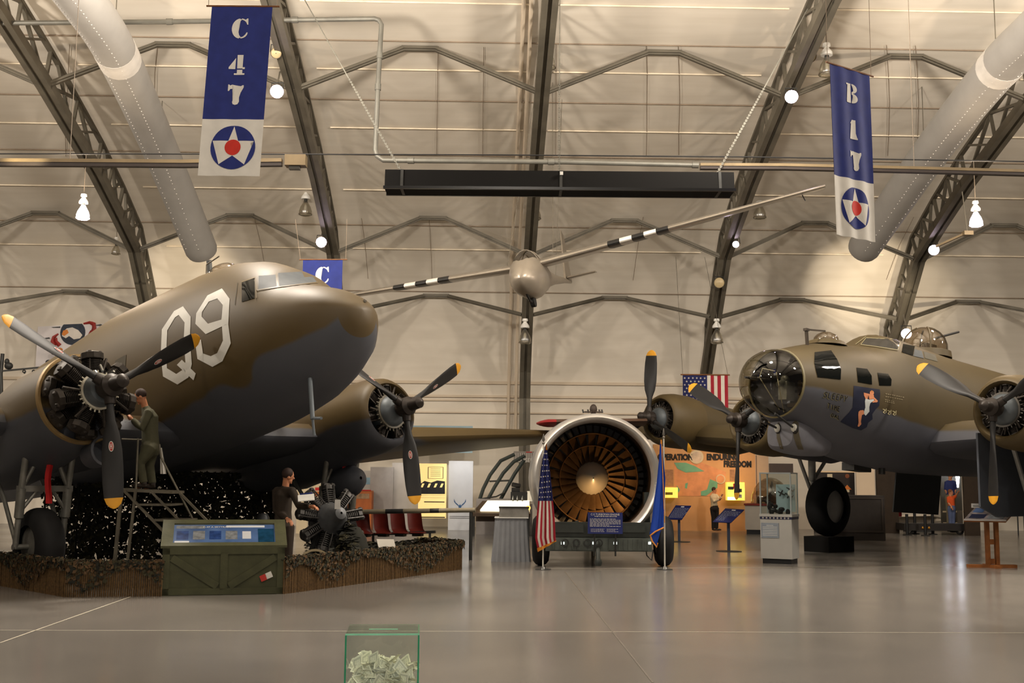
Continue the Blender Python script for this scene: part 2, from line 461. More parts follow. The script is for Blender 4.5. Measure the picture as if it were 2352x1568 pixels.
duct([(2460, -10, 22.0), (2382, 70, 23.6), (2290, 160, 25.6), (2160, 320, 29.4), (2060, 460, 32.6), (1985, 568, 34.9)], .48, 'long grey fabric duct curving down the ceiling at upper right, behind the B 17 banner', 11, 1)
# ================================================================ things that hang from the roof
def aband(cx, cy, rx, ry, a0, a1, icx, irx, iry, n=14):
    A = [math.radians(lerp(a0, a1, i / n)) for i in range(n + 1)]
    return [(cx + rx * math.cos(a), cy + ry * math.sin(a)) for a in A] + [(icx + irx * math.cos(a), cy + iry * math.sin(a)) for a in reversed(A)]
GL = {   # stencil figures on a box about 1 wide and 1.25 high
 'C': [aband(.5, .62, .5, .63, 97, 263, .6, .2, .56),
       [(.56, 1.25), (.68, 1.23), (.80, 1.17), (.90, 1.25), (.96, 1.25), (.98, .86), (.92, .86), (.84, 1.02), (.72, 1.12), (.60, 1.17), (.56, 1.17)],
       [(.56, -.01), (.72, .02), (.86, .1), (.95, .22), (.98, .36), (.92, .38), (.84, .24), (.72, .12), (.62, .08), (.56, .08)]],
 '4': [[(.50, 1.25), (.86, 1.25), (.86, .40), (.53, .40), (.53, 1.1)], [(.02, .47), (.42, 1.06), (.42, .92), (.16, .48), (.42, .48), (.42, .36), (.02, .36)],
       [(.86, .48), (1.0, .48), (1.0, .36), (.86, .36)], [(.53, .32), (.86, .32), (.86, .10), (1.0, .10), (1.0, 0), (.36, 0), (.36, .10), (.53, .10)]],
 '7': [[(.06, .84), (.13, .84), (.2, .96), (.36, .98), (.5, .94), (.66, .94), (.8, 1.02), (.76, .9), (.56, .62), (.44, .38), (.36, .16), (.40, .03), (.54, -.02), (.70, .03), (.78, .18), (.76, .44), (.84, .74), (1.0, 1.06), (1.0, 1.2), (.92, 1.2), (.82, 1.14), (.66, 1.12), (.48, 1.2), (.3, 1.24), (.18, 1.18), (.12, 1.24), (.06, 1.24)]],
 'B': [[(.0, 1.25), (.42, 1.25), (.42, 0), (.0, 0), (.0, .1), (.12, .1), (.12, 1.15), (.0, 1.15)],
       aband(.5, .94, .46, .31, 90, -90, .5, .16, .22), aband(.5, .32, .5, .32, 90, -90, .5, .18, .24)],
 '1': [[(.28, 1.0), (.36, 1.12), (.44, 1.25), (.74, 1.25), (.74, .1), (.88, .1), (.88, 0), (.22, 0), (.22, .1), (.36, .1), (.36, 1.02)]],
}
def banner(chars, label, tl, w, h, blue_h, rz, fold, group, star_r, csize, cpos, wires, shift=0):
    t = thing('hanging_banner', label, 'banner', tl, rz, group)
    fx = lambda x, z: fold * math.sin(x / w * 17 + z * .6) * (.25 + .75 * min(1, -z / h + .1))
    off = lambda x, z: V((x + shift * (-z / h), fx(x, z), z))
    for nm, z0, z1, m_ in (('blue_field', 0, -blue_h, NAVY), ('white_field', -blue_h, -h, WCLOTH)):
        b = MB()
        b.grid(lambda u, v: off(u * w, lerp(z0, z1, v)), 30, 20)
        b.grid(lambda u, v: off(u * w, lerp(z0, z1, v)) + V((0, .006, 0)), 30, 20)
        b.build(nm, m_, t)
    def cut(poly, name, m_, cx, cz, sx, sz, lift):
        # printed figure following the folds of the cloth, made of vertical slices
        import bmesh
        bm = bmesh.new(); vs = [bm.verts.new((x * sx + cx, 0, y * sz + cz)) for x, y in poly]; bm.faces.new(vs)
        bmesh.ops.triangulate(bm, faces=bm.faces)
        for _ in range(2): bmesh.ops.subdivide_edges(bm, edges=bm.edges, cuts=1, use_grid_fill=True)
        for v in bm.verts:
            p = off(v.co.x, v.co.z); v.co = p + V((0, -lift, 0))
        me = bpy.data.meshes.new(name); bm.to_mesh(me); bm.free(); me.materials.append(m_)
        o = bpy.data.objects.new(name, me); COL.objects.link(o); o.parent = t
        return o
    for ch, (cx, cz) in zip(chars, cpos):
        import bmesh
        parts = GL[ch]; objs = [cut(p, 'painted_character', WCLOTH, cx - csize * .5, cz - csize * .62, csize, csize, .006) for p in parts]
        for o in objs[1:]:      # one mesh per character
            bm = bmesh.new(); bm.from_mesh(objs[0].data); bm.from_mesh(o.data); bm.to_mesh(objs[0].data); bm.free()
            bpy.data.objects.remove(o)
    if star_r:
        cx, cz = star_r[1], star_r[2]; r = star_r[0]
        cut(circ(1, 40), 'star_disc', NAVY, cx, cz, r, r, .006)
        cut(star(.97), 'star', WCLOTH, cx, cz, r, r, .009)
        cut(circ(.36, 24), 'star_centre', REDC, cx, cz, r, r, .012)
    MB().cyl((-.08, .004, -.01), (w + .1, .004, -.01), .014, 8).build('hanging_rod', WOOD, t)
    for x0, tgt in wires: MB().cyl((x0, .004, 0), V(tgt), .005, 5).build('hanging_wire', SEAM, t)
    return t
p0 = at(487, 12, 15.5)
banner('C47', 'blue banner with C 47 in white and a star below, hung at upper left', p0, .866, 2.50, 1.68, 0, .006, 'aircraft name banners', (.315, .46, -2.09), .235, [(.43, -.345), (.425, -.885), (.43, -1.32)], [(-.05, (-.05, .0, 1.5)), (.93, (.93, 0, 1.5))], -.10)
p1 = at(1906, 143, 16.3)
banner('B17', 'blue banner with B 17 in white and a star below, hung at upper right', p1, .90, 2.62, 1.72, math.radians(34), .017, 'aircraft name banners', (.315, .47, -2.16), .24, [(.47, -.39), (.47, -.95), (.50, -1.43)], [(-.05, (-.05, .0, 1.5)), (.95, (.95, 0, 1.5))], .03)
p2 = at(696, 595, 24.5)
banner('C', 'small far blue banner with a white C, half hidden behind the transport nose', p2, .88, 1.9, 1.3, math.radians(-3), .005, 'aircraft name banners', None, .3, [(.44, -.36)], [(-.06, (-.2, .0, .9)), (.95, (.95, 0, .9))], 0)
# ---- pipes and rails ----------------------------------------------------
DULLW = mat('dull_wire', (92, 82, 70), .8, var=0)
PIPE = mat('galvanised_pipe', (104, 102, 94), .5, .3, .15, 3)
RAILM = mat('rail_tan', (112, 96, 70), .5, .2, .2, 2)
RAILD = mat('rail_dark', (50, 42, 38), .5, .2)
def pipe(name, label, cat, pts, r, m_, couplings=()):
    P = [at(*p) for p in pts]; o = P[0]; t = thing(name, label, cat, o)
    MB().tube([p - o for p in P], r, 10).build('pipe_run', m_, t)
    for i, f in couplings:
        c = P[i].lerp(P[i + 1], f); d = (P[i + 1] - P[i]).normalized() * .07
        MB().cyl(c - d - o, c + d - o, r * 1.3, 10).build('coupling', PIPE, t)
    return t
pipe('gas_pipe', 'galvanised pipe crossing the upper left behind the C 47 banner and dropping to the heater', 'pipe',
     [(-60, 53, 24.6), (0, 53, 24.6), (380, 50, 24.6), (860, 43, 24.6), (870, 46, 24.6), (876, 56, 24.6), (868, 200, 24.6), (862, 345, 24.6), (866, 358, 24.6), (880, 368, 24.6), (960, 369, 24.5), (1300, 372, 24.5), (1600, 379, 24.5)], .055, PIPE, ((2, .02), (2, .62), (5, .5), (6, .0), (9, .8), (10, .9), (11, .99)))
def rail(label, pts, h):
    P = [at(*p) for p in pts]; o = P[0]; t = thing('crane_rail', label, 'rail', o, 0, 'long rails crossing the hall')
    b = MB(); c = MB()
    for a, d in zip(P, P[1:]):
        b.bar(a - o, d - o, .12, h * .4); c.bar(a - o - V((0, 0, h * .42)), d - o - V((0, 0, h * .42)), .11, h * .44)
    b.build('rail_top', RAILM, t, smooth=0); c.build('rail_foot', RAILD, t, smooth=0)
    b = MB()
    for p in (P[1:2] if P[0].x < 0 else P[2:3]): b.cyl(p - o, V((p.x, p.y, skin_at(p.y) + .1)) - o, .007, 5)
    b.build('hanger_rod', DULLW, t)
    return t
rail('long tan and dark rail crossing the left side behind the C 47 banner', [(-70, 369, 20.2), (160, 370, 20.2), (420, 372, 20.2), (648, 369, 20.2)], .16)
rail('long tan and dark rail crossing the right side behind the B 17 banner', [(1608, 379, 20.4), (1800, 380, 20.4), (2100, 387, 20.4), (2430, 396, 20.4)], .13)
P = [at(-60, 353, 22.5), at(700, 354, 22.5), at(1180, 356, 22.5), at(1700, 360, 22.5), at(2420, 372, 22.5)]
tag(MB().tube(P, .014, 6).build('black_cable', BLACK), 'thin black cable stretched across the whole hall above the heater', 'cable')
o = at(680, 370, 20.2); b = MB(); b.box((0, 0, .0), (.38, .22, .2)); 
t = thing('junction_box', 'tan metal junction box at the right end of the left rail', 'junction box', o)
b.build('box_body', RAILM, t, smooth=0); MB().box((-.02, -.0, -.13), (.2, .12, .06)).build('box_foot', PIPE, t, smooth=0)
# ---- radiant heater on three chains ----------------------------------
o = at(1284, 420, 20.0); t = thing('radiant_heater', 'long black box heater hanging on three chains across the middle', 'heater', o)
hw = 3.13
b = MB()
def hq(x): return [V((x, -.25, -.19)), V((x, .25, -.19)), V((x, .22, .17)), V((x, -.2, .17))]
b.loft([hq(-hw), hq(hw)])
b.build('heater_body', mat('heater_black', (24, 23, 22), .8, var=0, spec=.1), t, smooth=0)
b = MB(); b.box((0, -.25, -.17), (2 * hw + .04, .05, .05)); b.box((0, .25, -.17), (2 * hw + .04, .05, .05))
b.build('bottom_lip', mat('heater_lip', (15, 15, 15), .3), t, smooth=0)
for x in (-2.85, .0, 2.85):
    b = MB(); b.hexa(hqa := [p * 1.03 for p in hq(0)], [p + V((.05, 0, 0)) for p in hqa]); ob = b.build('strap_band', DKGREY, t, smooth=0); ob.location = (x, 0, 0)
MB().box((.035, -.235, .115), (.055, .02, .06)).build('control_tag', WHITE, t, smooth=0)
for x, (px, py, Y) in ((-2.85, (700, 0, 24)), (.0, (1286, 0, 21)), (2.85, (1850, 30, 23.5))):
    top = at(px, py, Y); a = o + V((x, 0, .17)); d = (top - a); top = a + d * 1.03
    top.z = min(top.z, skin_at(unH(top).y) + .1)
    n = int(d.length * .5 / .05); b = MB(); dn = (top - a).normalized(); s_ = dn.cross(V((0, 1, 0))).normalized()
    for k in range(n):
        c = a - o + dn * (.05 * k + .03); q = s_ if k % 2 else dn.cross(s_)
        for sg in (-1, 1): b.bar(c - dn * .03 + q * .014 * sg, c + dn * .03 + q * .014 * sg, .009, .009)
    b.bar(a - o + dn * .05 * n, top - o, .016, .016)
    b.build('chain', PIPE, t, smooth=0)
    MB().lathe(a - o, (0, 0, -1), [(-.05, .02), (0, .035), (.06, .03)], 8, True, True).build('shackle', DKGREY, t)
# ---- high bay lamps ----------------------------------------------------
LGLASS = glass('lamp_glass', (225, 220, 205), .3, .72)
LIT = mat('lamp_glow', (255, 245, 255), .5, var=0, emit=(255, 236, 255), es=14)
LRIM = mat('lamp_rim', (110, 102, 90), .4, .4)
def bay_lamp(px, py, Y, label, lit=False, rise=1.3, hh=.86):
    k = hh / .86
    o = at(px, py, Y); t = thing('high_bay_lamp', label, 'lamp', o, 0, 'high bay lamps')
    MB().lathe((0, 0, 0), (0, 0, -1), [(0, .05), (0, .09), (.07, .10), (.1, .05), (.13, .07), (.2, .12), (.24, .145), (.30, .145), (.30, .03)], 12, True, True).build('ballast', WHITE, t)
    MB().lathe((0, 0, -.3), (0, 0, -1), [(0, .05), (.09, .06), (.1, .03)], 10, True, True).build('lamp_holder', DKGREY, t)
    MB().lathe((0, 0, -.36), (0, 0, -1), [(0, .06), (.08, .10), (.2, .165), (.32, .20), (.42, .195), (.46, .16)], 16, False, False).build('glass_shade', LIT if lit else LGLASS, t)
    MB().lathe((0, 0, -.76), (0, 0, -1), [(0, .2), (.0, .208), (.03, .208), (.03, .2)], 16).build('shade_rim', LIT if lit else LRIM, t)
    if not lit: MB().ell((0, 0, -.56), (.05, .05, .11), 10).build('bulb', WHITE, t)
    MB().cyl((0, 0, 0), (0, 0, rise), .012, 6).build('hanging_stem', DULLW, t)
    for c in KIDS(t): c.scale = (k, k, k)
    if lit: light('bay_lamp_glow', o - V((0, .35, .5)), 260, (1, .80, .58), .2)
    return t
bay_lamp(1258, 86, 27.0, 'white glass high bay lamp at top centre, above the black heater')
bay_lamp(1898, 100, 26.5, 'white glass high bay lamp partly behind the top of the B 17 banner')
bay_lamp(703, 436, 34.5, 'white glass high bay lamp under the C 47 banner, by the left truss')
bay_lamp(1228, 446, 34.5, 'white glass high bay lamp just under the middle of the heater')
bay_lamp(1744, 444, 35.0, 'white glass high bay lamp beside the glider wing tip')
bay_lamp(1206, 732, 36.5, 'white glass high bay lamp on the middle column below the glider')
bay_lamp(1646, 732, 36.5, 'white glass high bay lamp above the flag, on the right column')
bay_lamp(268, 545, 36.0, 'small unlit high bay lamp left of the left duct end', hh=.6)
bay_lamp(193, 446, 25.5, 'glowing high bay lamp at left above the transport propeller', True, hh=.62)
bay_lamp(2240, 462, 25.5, 'glowing high bay lamp at right beyond the B 17 banner', True, hh=.62)
# ---- spot floods on the trusses -------------------------------------------
def flood(px, py, Y, aim, label, lit=True, r=.16):
    o = at(px, py, Y); t = thing('spot_flood', label, 'spotlight', o, 0, 'spotlights on the trusses')
    d = (V(aim) - o).normalized()
    MB().lathe(-d * .32, d, [(0, .05), (.05, .10), (.2, r * .9), (.32, r), (.33, r)], 16, True, False).build('lamp_housing', mat('flood_grey', (150, 146, 138), .4, .3), t)
    MB().lathe(d * -.02, d, [(0, r * .95), (.03, r * .7), (.05, .01)], 16).build('lens', mat('flood_glow', (250, 245, 255), .4, var=0, emit=(246, 226, 255), es=30) if lit else mat('flood_lens_off', (190, 170, 130), .3), t)
    MB().tube([-d * .2 + V((-.14, 0, 0)), -d * .2 + V((-.14, .05, .2)), -d * .2 + V((.14, .05, .2)), -d * .2 + V((.14, 0, 0))], .014, 6).build('yoke', DKGREY, t)
    MB().cyl(-d * .2 + V((0, .05, .2)), -d * .2 + V((0, .25, .55)), .02, 6).build('clamp_arm', STEEL, t)
    return t
flood(636, 210, 26.0, (-2, 8, 1), 'glowing spotlight beside the right edge of the C 47 banner')
flood(738, 556, 33.5, (-2, 10, 1), 'glowing spotlight above the cockpit of the transport plane')
flood(1818, 222, 26.5, (2, 8, 1), 'glowing spotlight on the truss left of the B 17 banner')
flood(1690, 561, 34.0, (4, 10, 1), 'small glowing spotlight on the truss below the glider wing', r=.1)
flood(2145, 574, 34.0, (4, 12, 1), 'glowing spotlight right of the right duct end')
flood(2082, 766, 30.5, (3, 12, 1), 'glowing spotlight just above the bomber cockpit', r=.14)
flood(1858, 128, 26.0, (1, 10, 3), 'unlit pale spotlight on the truss above the B 17 banner', False, .18)
flood(1652, 649, 35.0, (1, 10, 3), 'unlit pale spotlight low on the right column', False, .17)
flood(634, 122, 25.5, (-3, 10, 3), 'unlit pale spotlight peeping out beside the C 47 banner', False, .13)
# uplight pools on the lining beside the duct ends
for (a, tg, pw) in (((-9.2, 31.5, 6.6), at(440, 632, 38.3), 1300), ((10.6, 31.5, 6.2), at(1975, 632, 38.3), 1500), ((-6.6, 32, 5.6), at(318, 690, 36.4), 500), ((11.2, 30.4, 4.8), at(2060, 725, 36.4), 1600)):
    light('truss_uplight', a, pw, (1, .84, .62), .12, 'SPOT', tg, math.radians(34), .8)
light('truss_uplight', (-9.0, 19, 6.9), 260, (1, .84, .55), .12, 'SPOT', at(60, 371, 20.2), math.radians(40), .7)
# speaker-like box with arm, right of the lit lamp
o = at(2222, 536, 27.0); t = thing('flood_bracket', 'tan flood bracket with a long arm right of the B 17 banner', 'bracket', o)
MB().box((0, 0, 0), (.22, .2, .1)).build('bracket_box', RAILM, t, smooth=0)
MB().bar((-.05, 0, 0), at(2150, 566, 27.6) - o, .05, .05).build('bracket_arm', RAILM, t, smooth=0)
MB().cyl((0, 0, .05), at(2210, 440, 27.2) - o, .012, 6).build('bracket_stem', STEEL, t)
# pipes running down beside the middle truss
for px, lab in ((1172, 'left white pipe of the pair beside the middle column'), (1189, 'right white pipe of the pair beside the middle column')):
    pts = []
    for row, sh in ((-20, 32), (110, 27), (215, 22), (320, 17), (440, 11), (590, 3), (670, 2), (735, 0), (870, -3), (985, -5)):
        x = ((px + sh - 1176) / F)
        y, z = skin_pt(x * 30, row); p = at(px + sh, row, y - .12); pts.append(p)
    ob = MB().tube(pts, .05, 8).build('downpipe', BEIGE)
    tag(ob, lab, 'pipe', 'white pipes by the middle column')
# ================================================================ hanging glider
GLF = mat('glider_silver', (142, 132, 118), .35, .35, .1, 3)
GLW = mat('glider_wing', (150, 142, 130), .28, .6, .08, 2)
BLK = mat('stripe_black', (24, 24, 24), .45)
WHT = mat('stripe_white', (216, 210, 200), .5)
def glider():
    o = at(1224, 634, 26.0)
    t = thing('glider', 'silver training glider with black and white wing bands hanging under the roof', 'glider', o)
    fw = V((-.225, -.974, 0)); yaw = math.atan2(fw.y, fw.x)
    t.rotation_mode = 'XYZ'
    t.matrix_world = MX.Translation(o) @ MX.Rotation(yaw, 4, 'Z') @ MX.Rotation(math.radians(7.5), 4, 'Y') @ MX.Rotation(math.radians(10), 4, 'X')
    # local: x forward, y left (picture right), z up
    ST = [(1.52, .02, -.12, -.10), (1.45, .16, -.26, .04), (1.2, .31, -.45, .24), (.9, .37, -.53, .42), (.5, .38, -.56, .50), (0, .37, -.54, .50), (-.6, .31, -.42, .40), (-1.4, .2, -.24, .24), (-2.6, .12, -.1, .16), (-4.2, .07, 0, .14), (-5.2, .04, .03, .12)]
    b = MB(); rings = []
    for x, w, z0, z1 in ST:
        rings.append([V((x, w * math.cos(2 * PI * k / 20), (z0 + z1) / 2 + (z1 - z0) / 2 * math.sin(2 * PI * k / 20))) for k in range(20)])
    b.loft(rings).build('fuselage', GLF, t)
    CAN = glass('glider_canopy', (150, 140, 120), .05, .75)
    b = MB(); rings = []
    for x, w, z1 in ((1.12, .12, .27), (.9, .26, .48), (.5, .31, .57), (.1, .3, .57), (-.35, .2, .48)):
        rings.append([V((x, w * math.cos(PI * k / 12), .1 + (z1 - .1) * math.sin(PI * k / 12))) for k in range(13)])
    b.loft(rings, close=False).build('canopy', CAN, t)
    b = MB()
    for x, w, z1 in ((.5, .32, .585), (.1, .31, .585)):
        b.tube([(x, w * math.cos(PI * k / 12), .1 + (z1 - .1) * math.sin(PI * k / 12)) for k in range(13)], .012, 5)
    b.build('canopy_frame', GLF, t)
    def sec(y, x0, c, z, th):
        pr = [(0, 0), (.02, .35), (.1, .8), (.3, 1), (.6, .7), (1, .02), (.6, -.3), (.3, -.5), (.1, -.45), (.02, -.25)]
        return [V((x0 - c * a, y, z + th * q)) for a, q in pr]
    def wing(sg):
        def at_y(y):
            f = (y - .3) / 6.5
            return sec(sg * y, lerp(.5, .2, f), lerp(1.35, .62, f), .2 + y * .055, lerp(.13, .05, f))
        cuts = [.3, 1.9, 2.18, 2.46, 2.74, 3.02, 3.30, 4.6, 5.9, 6.6, 6.8]
        b = MB()
        for i in range(len(cuts) - 1):
            b.mi = {1: 1, 2: 2, 3: 1, 4: 2, 5: 1}.get(i, 0)
            b.loft([at_y(cuts[i]), at_y(cuts[i + 1])], True, i == 0, i == len(cuts) - 2)
        b.build('wing', [GLW, BLK, WHT], t, smooth=30)
        if sg > 0: MB().bar(V((-.1, 6.3, .52)), V((-.1, 6.34, .38)), .02, .02).build('wing_skid', BLK, t)
    wing(1); wing(-1)
    b = MB(); b.hexa([V((-4.3, -.03, .1)), V((-5.3, -.02, .1)), V((-5.45, -.012, 1.4)), V((-5.15, -.012, 1.55))], [V((-4.3, .03, .1)), V((-5.3, .02, .1)), V((-5.45, .012, 1.4)), V((-5.15, .012, 1.55))])
    b.build('tail_fin', GLF, t, smooth=0)
    for sg in (-1, 1):
        b = MB(); b.loft([sec(sg * .05, -4.4, .7, .15, .05), sec(sg * .8, -4.55, .5, .17, .03)]); b.build('tailplane', GLF, t)
    MB().lathe((.55, -.05, -.6), (0, 1, 0), [(0, .08), (.0, .15), (.1, .15), (.1, .08)], 16, True, True).build('wheel', RUBBER, t)
    MB().tube([(1.2, 0, -.4), (.9, 0, -.6), (.4, 0, -.66)], .03, 6).build('nose_skid', BLK, t)
    b = MB()
    M = t.matrix_world.inverted()
    for p, px, py, Y in (((.3, .6, .3), 1268, 470, 28), ((.3, -.5, .3), 1232, 470, 28), ((-3, 0, .15), 1290, 500, 29)):
        b.cyl(V(p), M @ (at(px, py, Y) + V((0, 0, 3.2))), .006, 5)
    b.build('hanging_wire', STEEL, t)
glider()
# ================================================================ aircraft
from mathutils.bvhtree import BVHTree
import bmesh
def paint(name, olive, grey, pts, x0, x1, z0, z1, wob=.05, rough=.55, sc=1.6):
    """olive over grey with a wavy border whose height varies along x (object axes)"""
    M = bpy.data.materials.new(name); M.use_nodes = True; nt = M.node_tree; L = nt.links; bs = nt.nodes['Principled BSDF']
    bs.inputs['Roughness'].default_value = rough
    tc = nt.nodes.new('ShaderNodeTexCoord'); sp = nt.nodes.new('ShaderNodeSeparateXYZ'); L.new(tc.outputs['Object'], sp.inputs[0])
    mr = nt.nodes.new('ShaderNodeMapRange'); mr.inputs[1].default_value = x0; mr.inputs[2].default_value = x1
    L.new(sp.outputs[0], mr.inputs[0])
    fc = nt.nodes.new('ShaderNodeFloatCurve'); cu = fc.mapping.curves[0]
    P = sorted(((px - x0) / (x1 - x0), (pz - z0) / (z1 - z0)) for px, pz in pts)
    cu.points[0].location = P[0]; cu.points[1].location = P[-1]
    for p in P[1:-1]: cu.points.new(*p)
    fc.mapping.update(); L.new(mr.outputs[0], fc.inputs['Value'])
    nz = nt.nodes.new('ShaderNodeTexNoise'); nz.inputs['Scale'].default_value = sc; L.new(tc.outputs['Object'], nz.inputs['Vector'])
    h = nt.nodes.new('ShaderNodeMapRange'); h.inputs[3].default_value = z0; h.inputs[4].default_value = z1; L.new(fc.outputs[0], h.inputs[0])
    w = nt.nodes.new('ShaderNodeMath'); w.operation = 'MULTIPLY_ADD'; w.inputs[1].default_value = wob * 2; L.new(nz.outputs['Fac'], w.inputs[0]); L.new(h.outputs[0], w.inputs[2])
    s = nt.nodes.new('ShaderNodeMath'); s.operation = 'SUBTRACT'; L.new(sp.outputs[2], s.inputs[0]); L.new(w.outputs[0], s.inputs[1])
    r = nt.nodes.new('ShaderNodeMapRange'); r.inputs[1].default_value = wob - .03; r.inputs[2].default_value = wob + .03; L.new(s.outputs[0], r.inputs[0])
    mx = nt.nodes.new('ShaderNodeMix'); mx.data_type = 'RGBA'; L.new(r.outputs[0], mx.inputs[0])
    mx.inputs[6].default_value = rgb(*grey); mx.inputs[7].default_value = rgb(*olive)
    n2 = nt.nodes.new('ShaderNodeTexNoise'); n2.inputs['Scale'].default_value = .9; n2.inputs['Detail'].default_value = 5; L.new(tc.outputs['Object'], n2.inputs['Vector'])
    m2 = nt.nodes.new('ShaderNodeMix'); m2.data_type = 'RGBA'; m2.blend_type = 'MULTIPLY'; m2.inputs[0].default_value = .35
    L.new(mx.outputs[2], m2.inputs[6]); L.new(n2.outputs['Fac'], m2.inputs[7]); L.new(m2.outputs[2], bs.inputs['Base Color'])
    return M
OLIVE = (86, 69, 35); GREYB = (78, 80, 87)
PROPB = mat('propeller_black', (32, 31, 31), .5, 0, .1, 5)
TIPY = mat('propeller_tip_yellow', (222, 158, 40), .5)
HUBM = mat('propeller_hub', (52, 46, 42), .45, .4, .2, 8)
CYLM = mat('engine_cylinder', (52, 46, 40), .5, .5, .35, 14)
CASEM = mat('engine_nose_case', (88, 94, 98), .5, .2, .15, 6)
HARN = mat('ignition_ring', (196, 190, 172), .5)
TYRE = mat('tyre_black', (26, 25, 25), .75, 0, .2, 6)
STRUT = mat('gear_strut', (132, 130, 122), .45, .5, .2, 6)
REDSTRAP = mat('red_streamer', (190, 22, 22), .7)
DARKWIN = mat('dark_window', (16, 18, 17), .04, 0, 0, spec=.25)
GREYWIN = mat('hazy_window', (84, 88, 91), .6, 0, .1, 8, spec=.2)
DECW = mat('insignia_white', (214, 212, 204), .55, 0, .05, 6)
def decal_mesh(name, polys, trees, mats, parent, lift=.006, sub=2, midx=None, frame=None, maxd=60):
    """paint or panes lying on a curved skin: every vertex is dropped on to the skin along its line of sight"""
    out = MB()
    for pi, poly in enumerate(polys):
        bm = bmesh.new(); vs = [bm.verts.new((x, y, 0)) for x, y in poly]; bm.faces.new(vs)
        if len(poly) > 4: bmesh.ops.triangulate(bm, faces=bm.faces)
        for _ in range(sub): bmesh.ops.subdivide_edges(bm, edges=bm.edges[:], cuts=1, use_grid_fill=True)
        bm.verts.ensure_lookup_table(); bm.verts.index_update()
        pv = []; ok = []
        for v in bm.verts:
            d = (_f0 + CR * ((v.co.x - 1176) / F) + CU * ((784 - v.co.y) / F)).normalized()
            best = None
            for t in trees:
                hit = t.ray_cast(CAMP, d, maxd)
                if hit[0] is not None and (best is None or hit[3] < best[3]): best = hit
            if best is None: pv.append(V((0, 0, 0))); ok.append(False)
            else:
                n = best[1]; n = n if n.dot(d) < 0 else -n
                p = best[0] + n * lift
                pv.append(frame @ p if frame else p); ok.append(True)
        out.mi = midx[pi] if midx else 0
        fl_ = [[v.index for v in f.verts] for f in bm.faces if all(ok[v.index] for v in f.verts)]
        comp = list(range(len(pv)))
        def root(i):
            while comp[i] != i: i = comp[i]
            return i
        for f in fl_:
            for i in f[1:]: comp[root(i)] = root(f[0])
        cnt = {}
        for f in fl_: cnt[root(f[0])] = cnt.get(root(f[0]), 0) + 1
        main = max(cnt, key=cnt.get) if cnt else None
        keep = [f for f in fl_ if root(f[0]) == main]; used = sorted({i for f in keep for i in f}); ren = {i: k for k, i in enumerate(used)}
        out.add([pv[i] for i in used], [[ren[i] for i in f] for f in keep])
        bm.free()
    return out.build(name, mats, parent, smooth=60, recalc=False)
def fus_rings(tab, xs, n=32, sq=2.15):
    R = []
    for x in xs:
        z1, z0, w, zc = interp(tab, x)
        ring = []
        for k in range(n):
            a = 2 * PI * k / n; ca, sa = math.cos(a), math.sin(a)
            e = 2 / sq
            y = w * math.copysign(abs(ca) ** e, ca)
            z = zc + (z1 - zc if sa >= 0 else zc - z0) * math.copysign(abs(sa) ** e, sa)
            ring.append(V((x, y, z)))
        R.append(ring)
    return R
AIRF = [(0, .0), (.012, .4), (.05, .75), (.15, 1), (.3, 1.02), (.5, .82), (.75, .42), (1, .02), (.75, -.14), (.5, -.28), (.3, -.4), (.15, -.45), (.05, -.4), (.012, -.22)]
def wing_sec(y, xle, c, z, th): return [V((xle - c * a, y, z + th * q)) for a, q in AIRF]
def blade(R, root=.16, cmax=.29, tipw=.12, ang0=52, ang1=22, paddle=False):
    b = MB(); rings = []
    st = [(0.0, .05, .05, 1), (.12, .055, .055, 1), (.22, .09, .045, .7), (.34, .8, .04, .3), (.48, .97, .03, .2), (.62, 1, .024, .1), (.78, .98, .018, .05), (.905, .88, .013, .0), (.906, .88, .013, 0), (.96, .66, .010, 0), (.988, .36, .008, 0), (1.0, .1, .005, 0)]
    for f, c, th, rd in st:
        r = root + (R - root) * f; ch = cmax * c / 2 if f > .25 else (.055 if f < .2 else .07)
        a = math.radians(lerp(ang0, ang1, max(0, (f - .2) / .8)))
        ring = []
        for k in range(12):
            q = 2 * PI * k / 12
            x, y = ch * math.cos(q), max(th, .004) * math.sin(q)
            ring.append(V((x * math.sin(a) * -1 + y * math.cos(a), x * math.cos(a) + y * math.sin(a), r)))
        rings.append(ring)
    b.mi = 0; b.loft(rings[:8]); b.mi = 1; b.loft(rings[8:])
    return b
def hb(pl, name, mb, mats, parent=None, smooth=40, label=None):
    o = mb.build(name, mats, None, smooth=smooth, label=label); pl.put(o, parent); return o
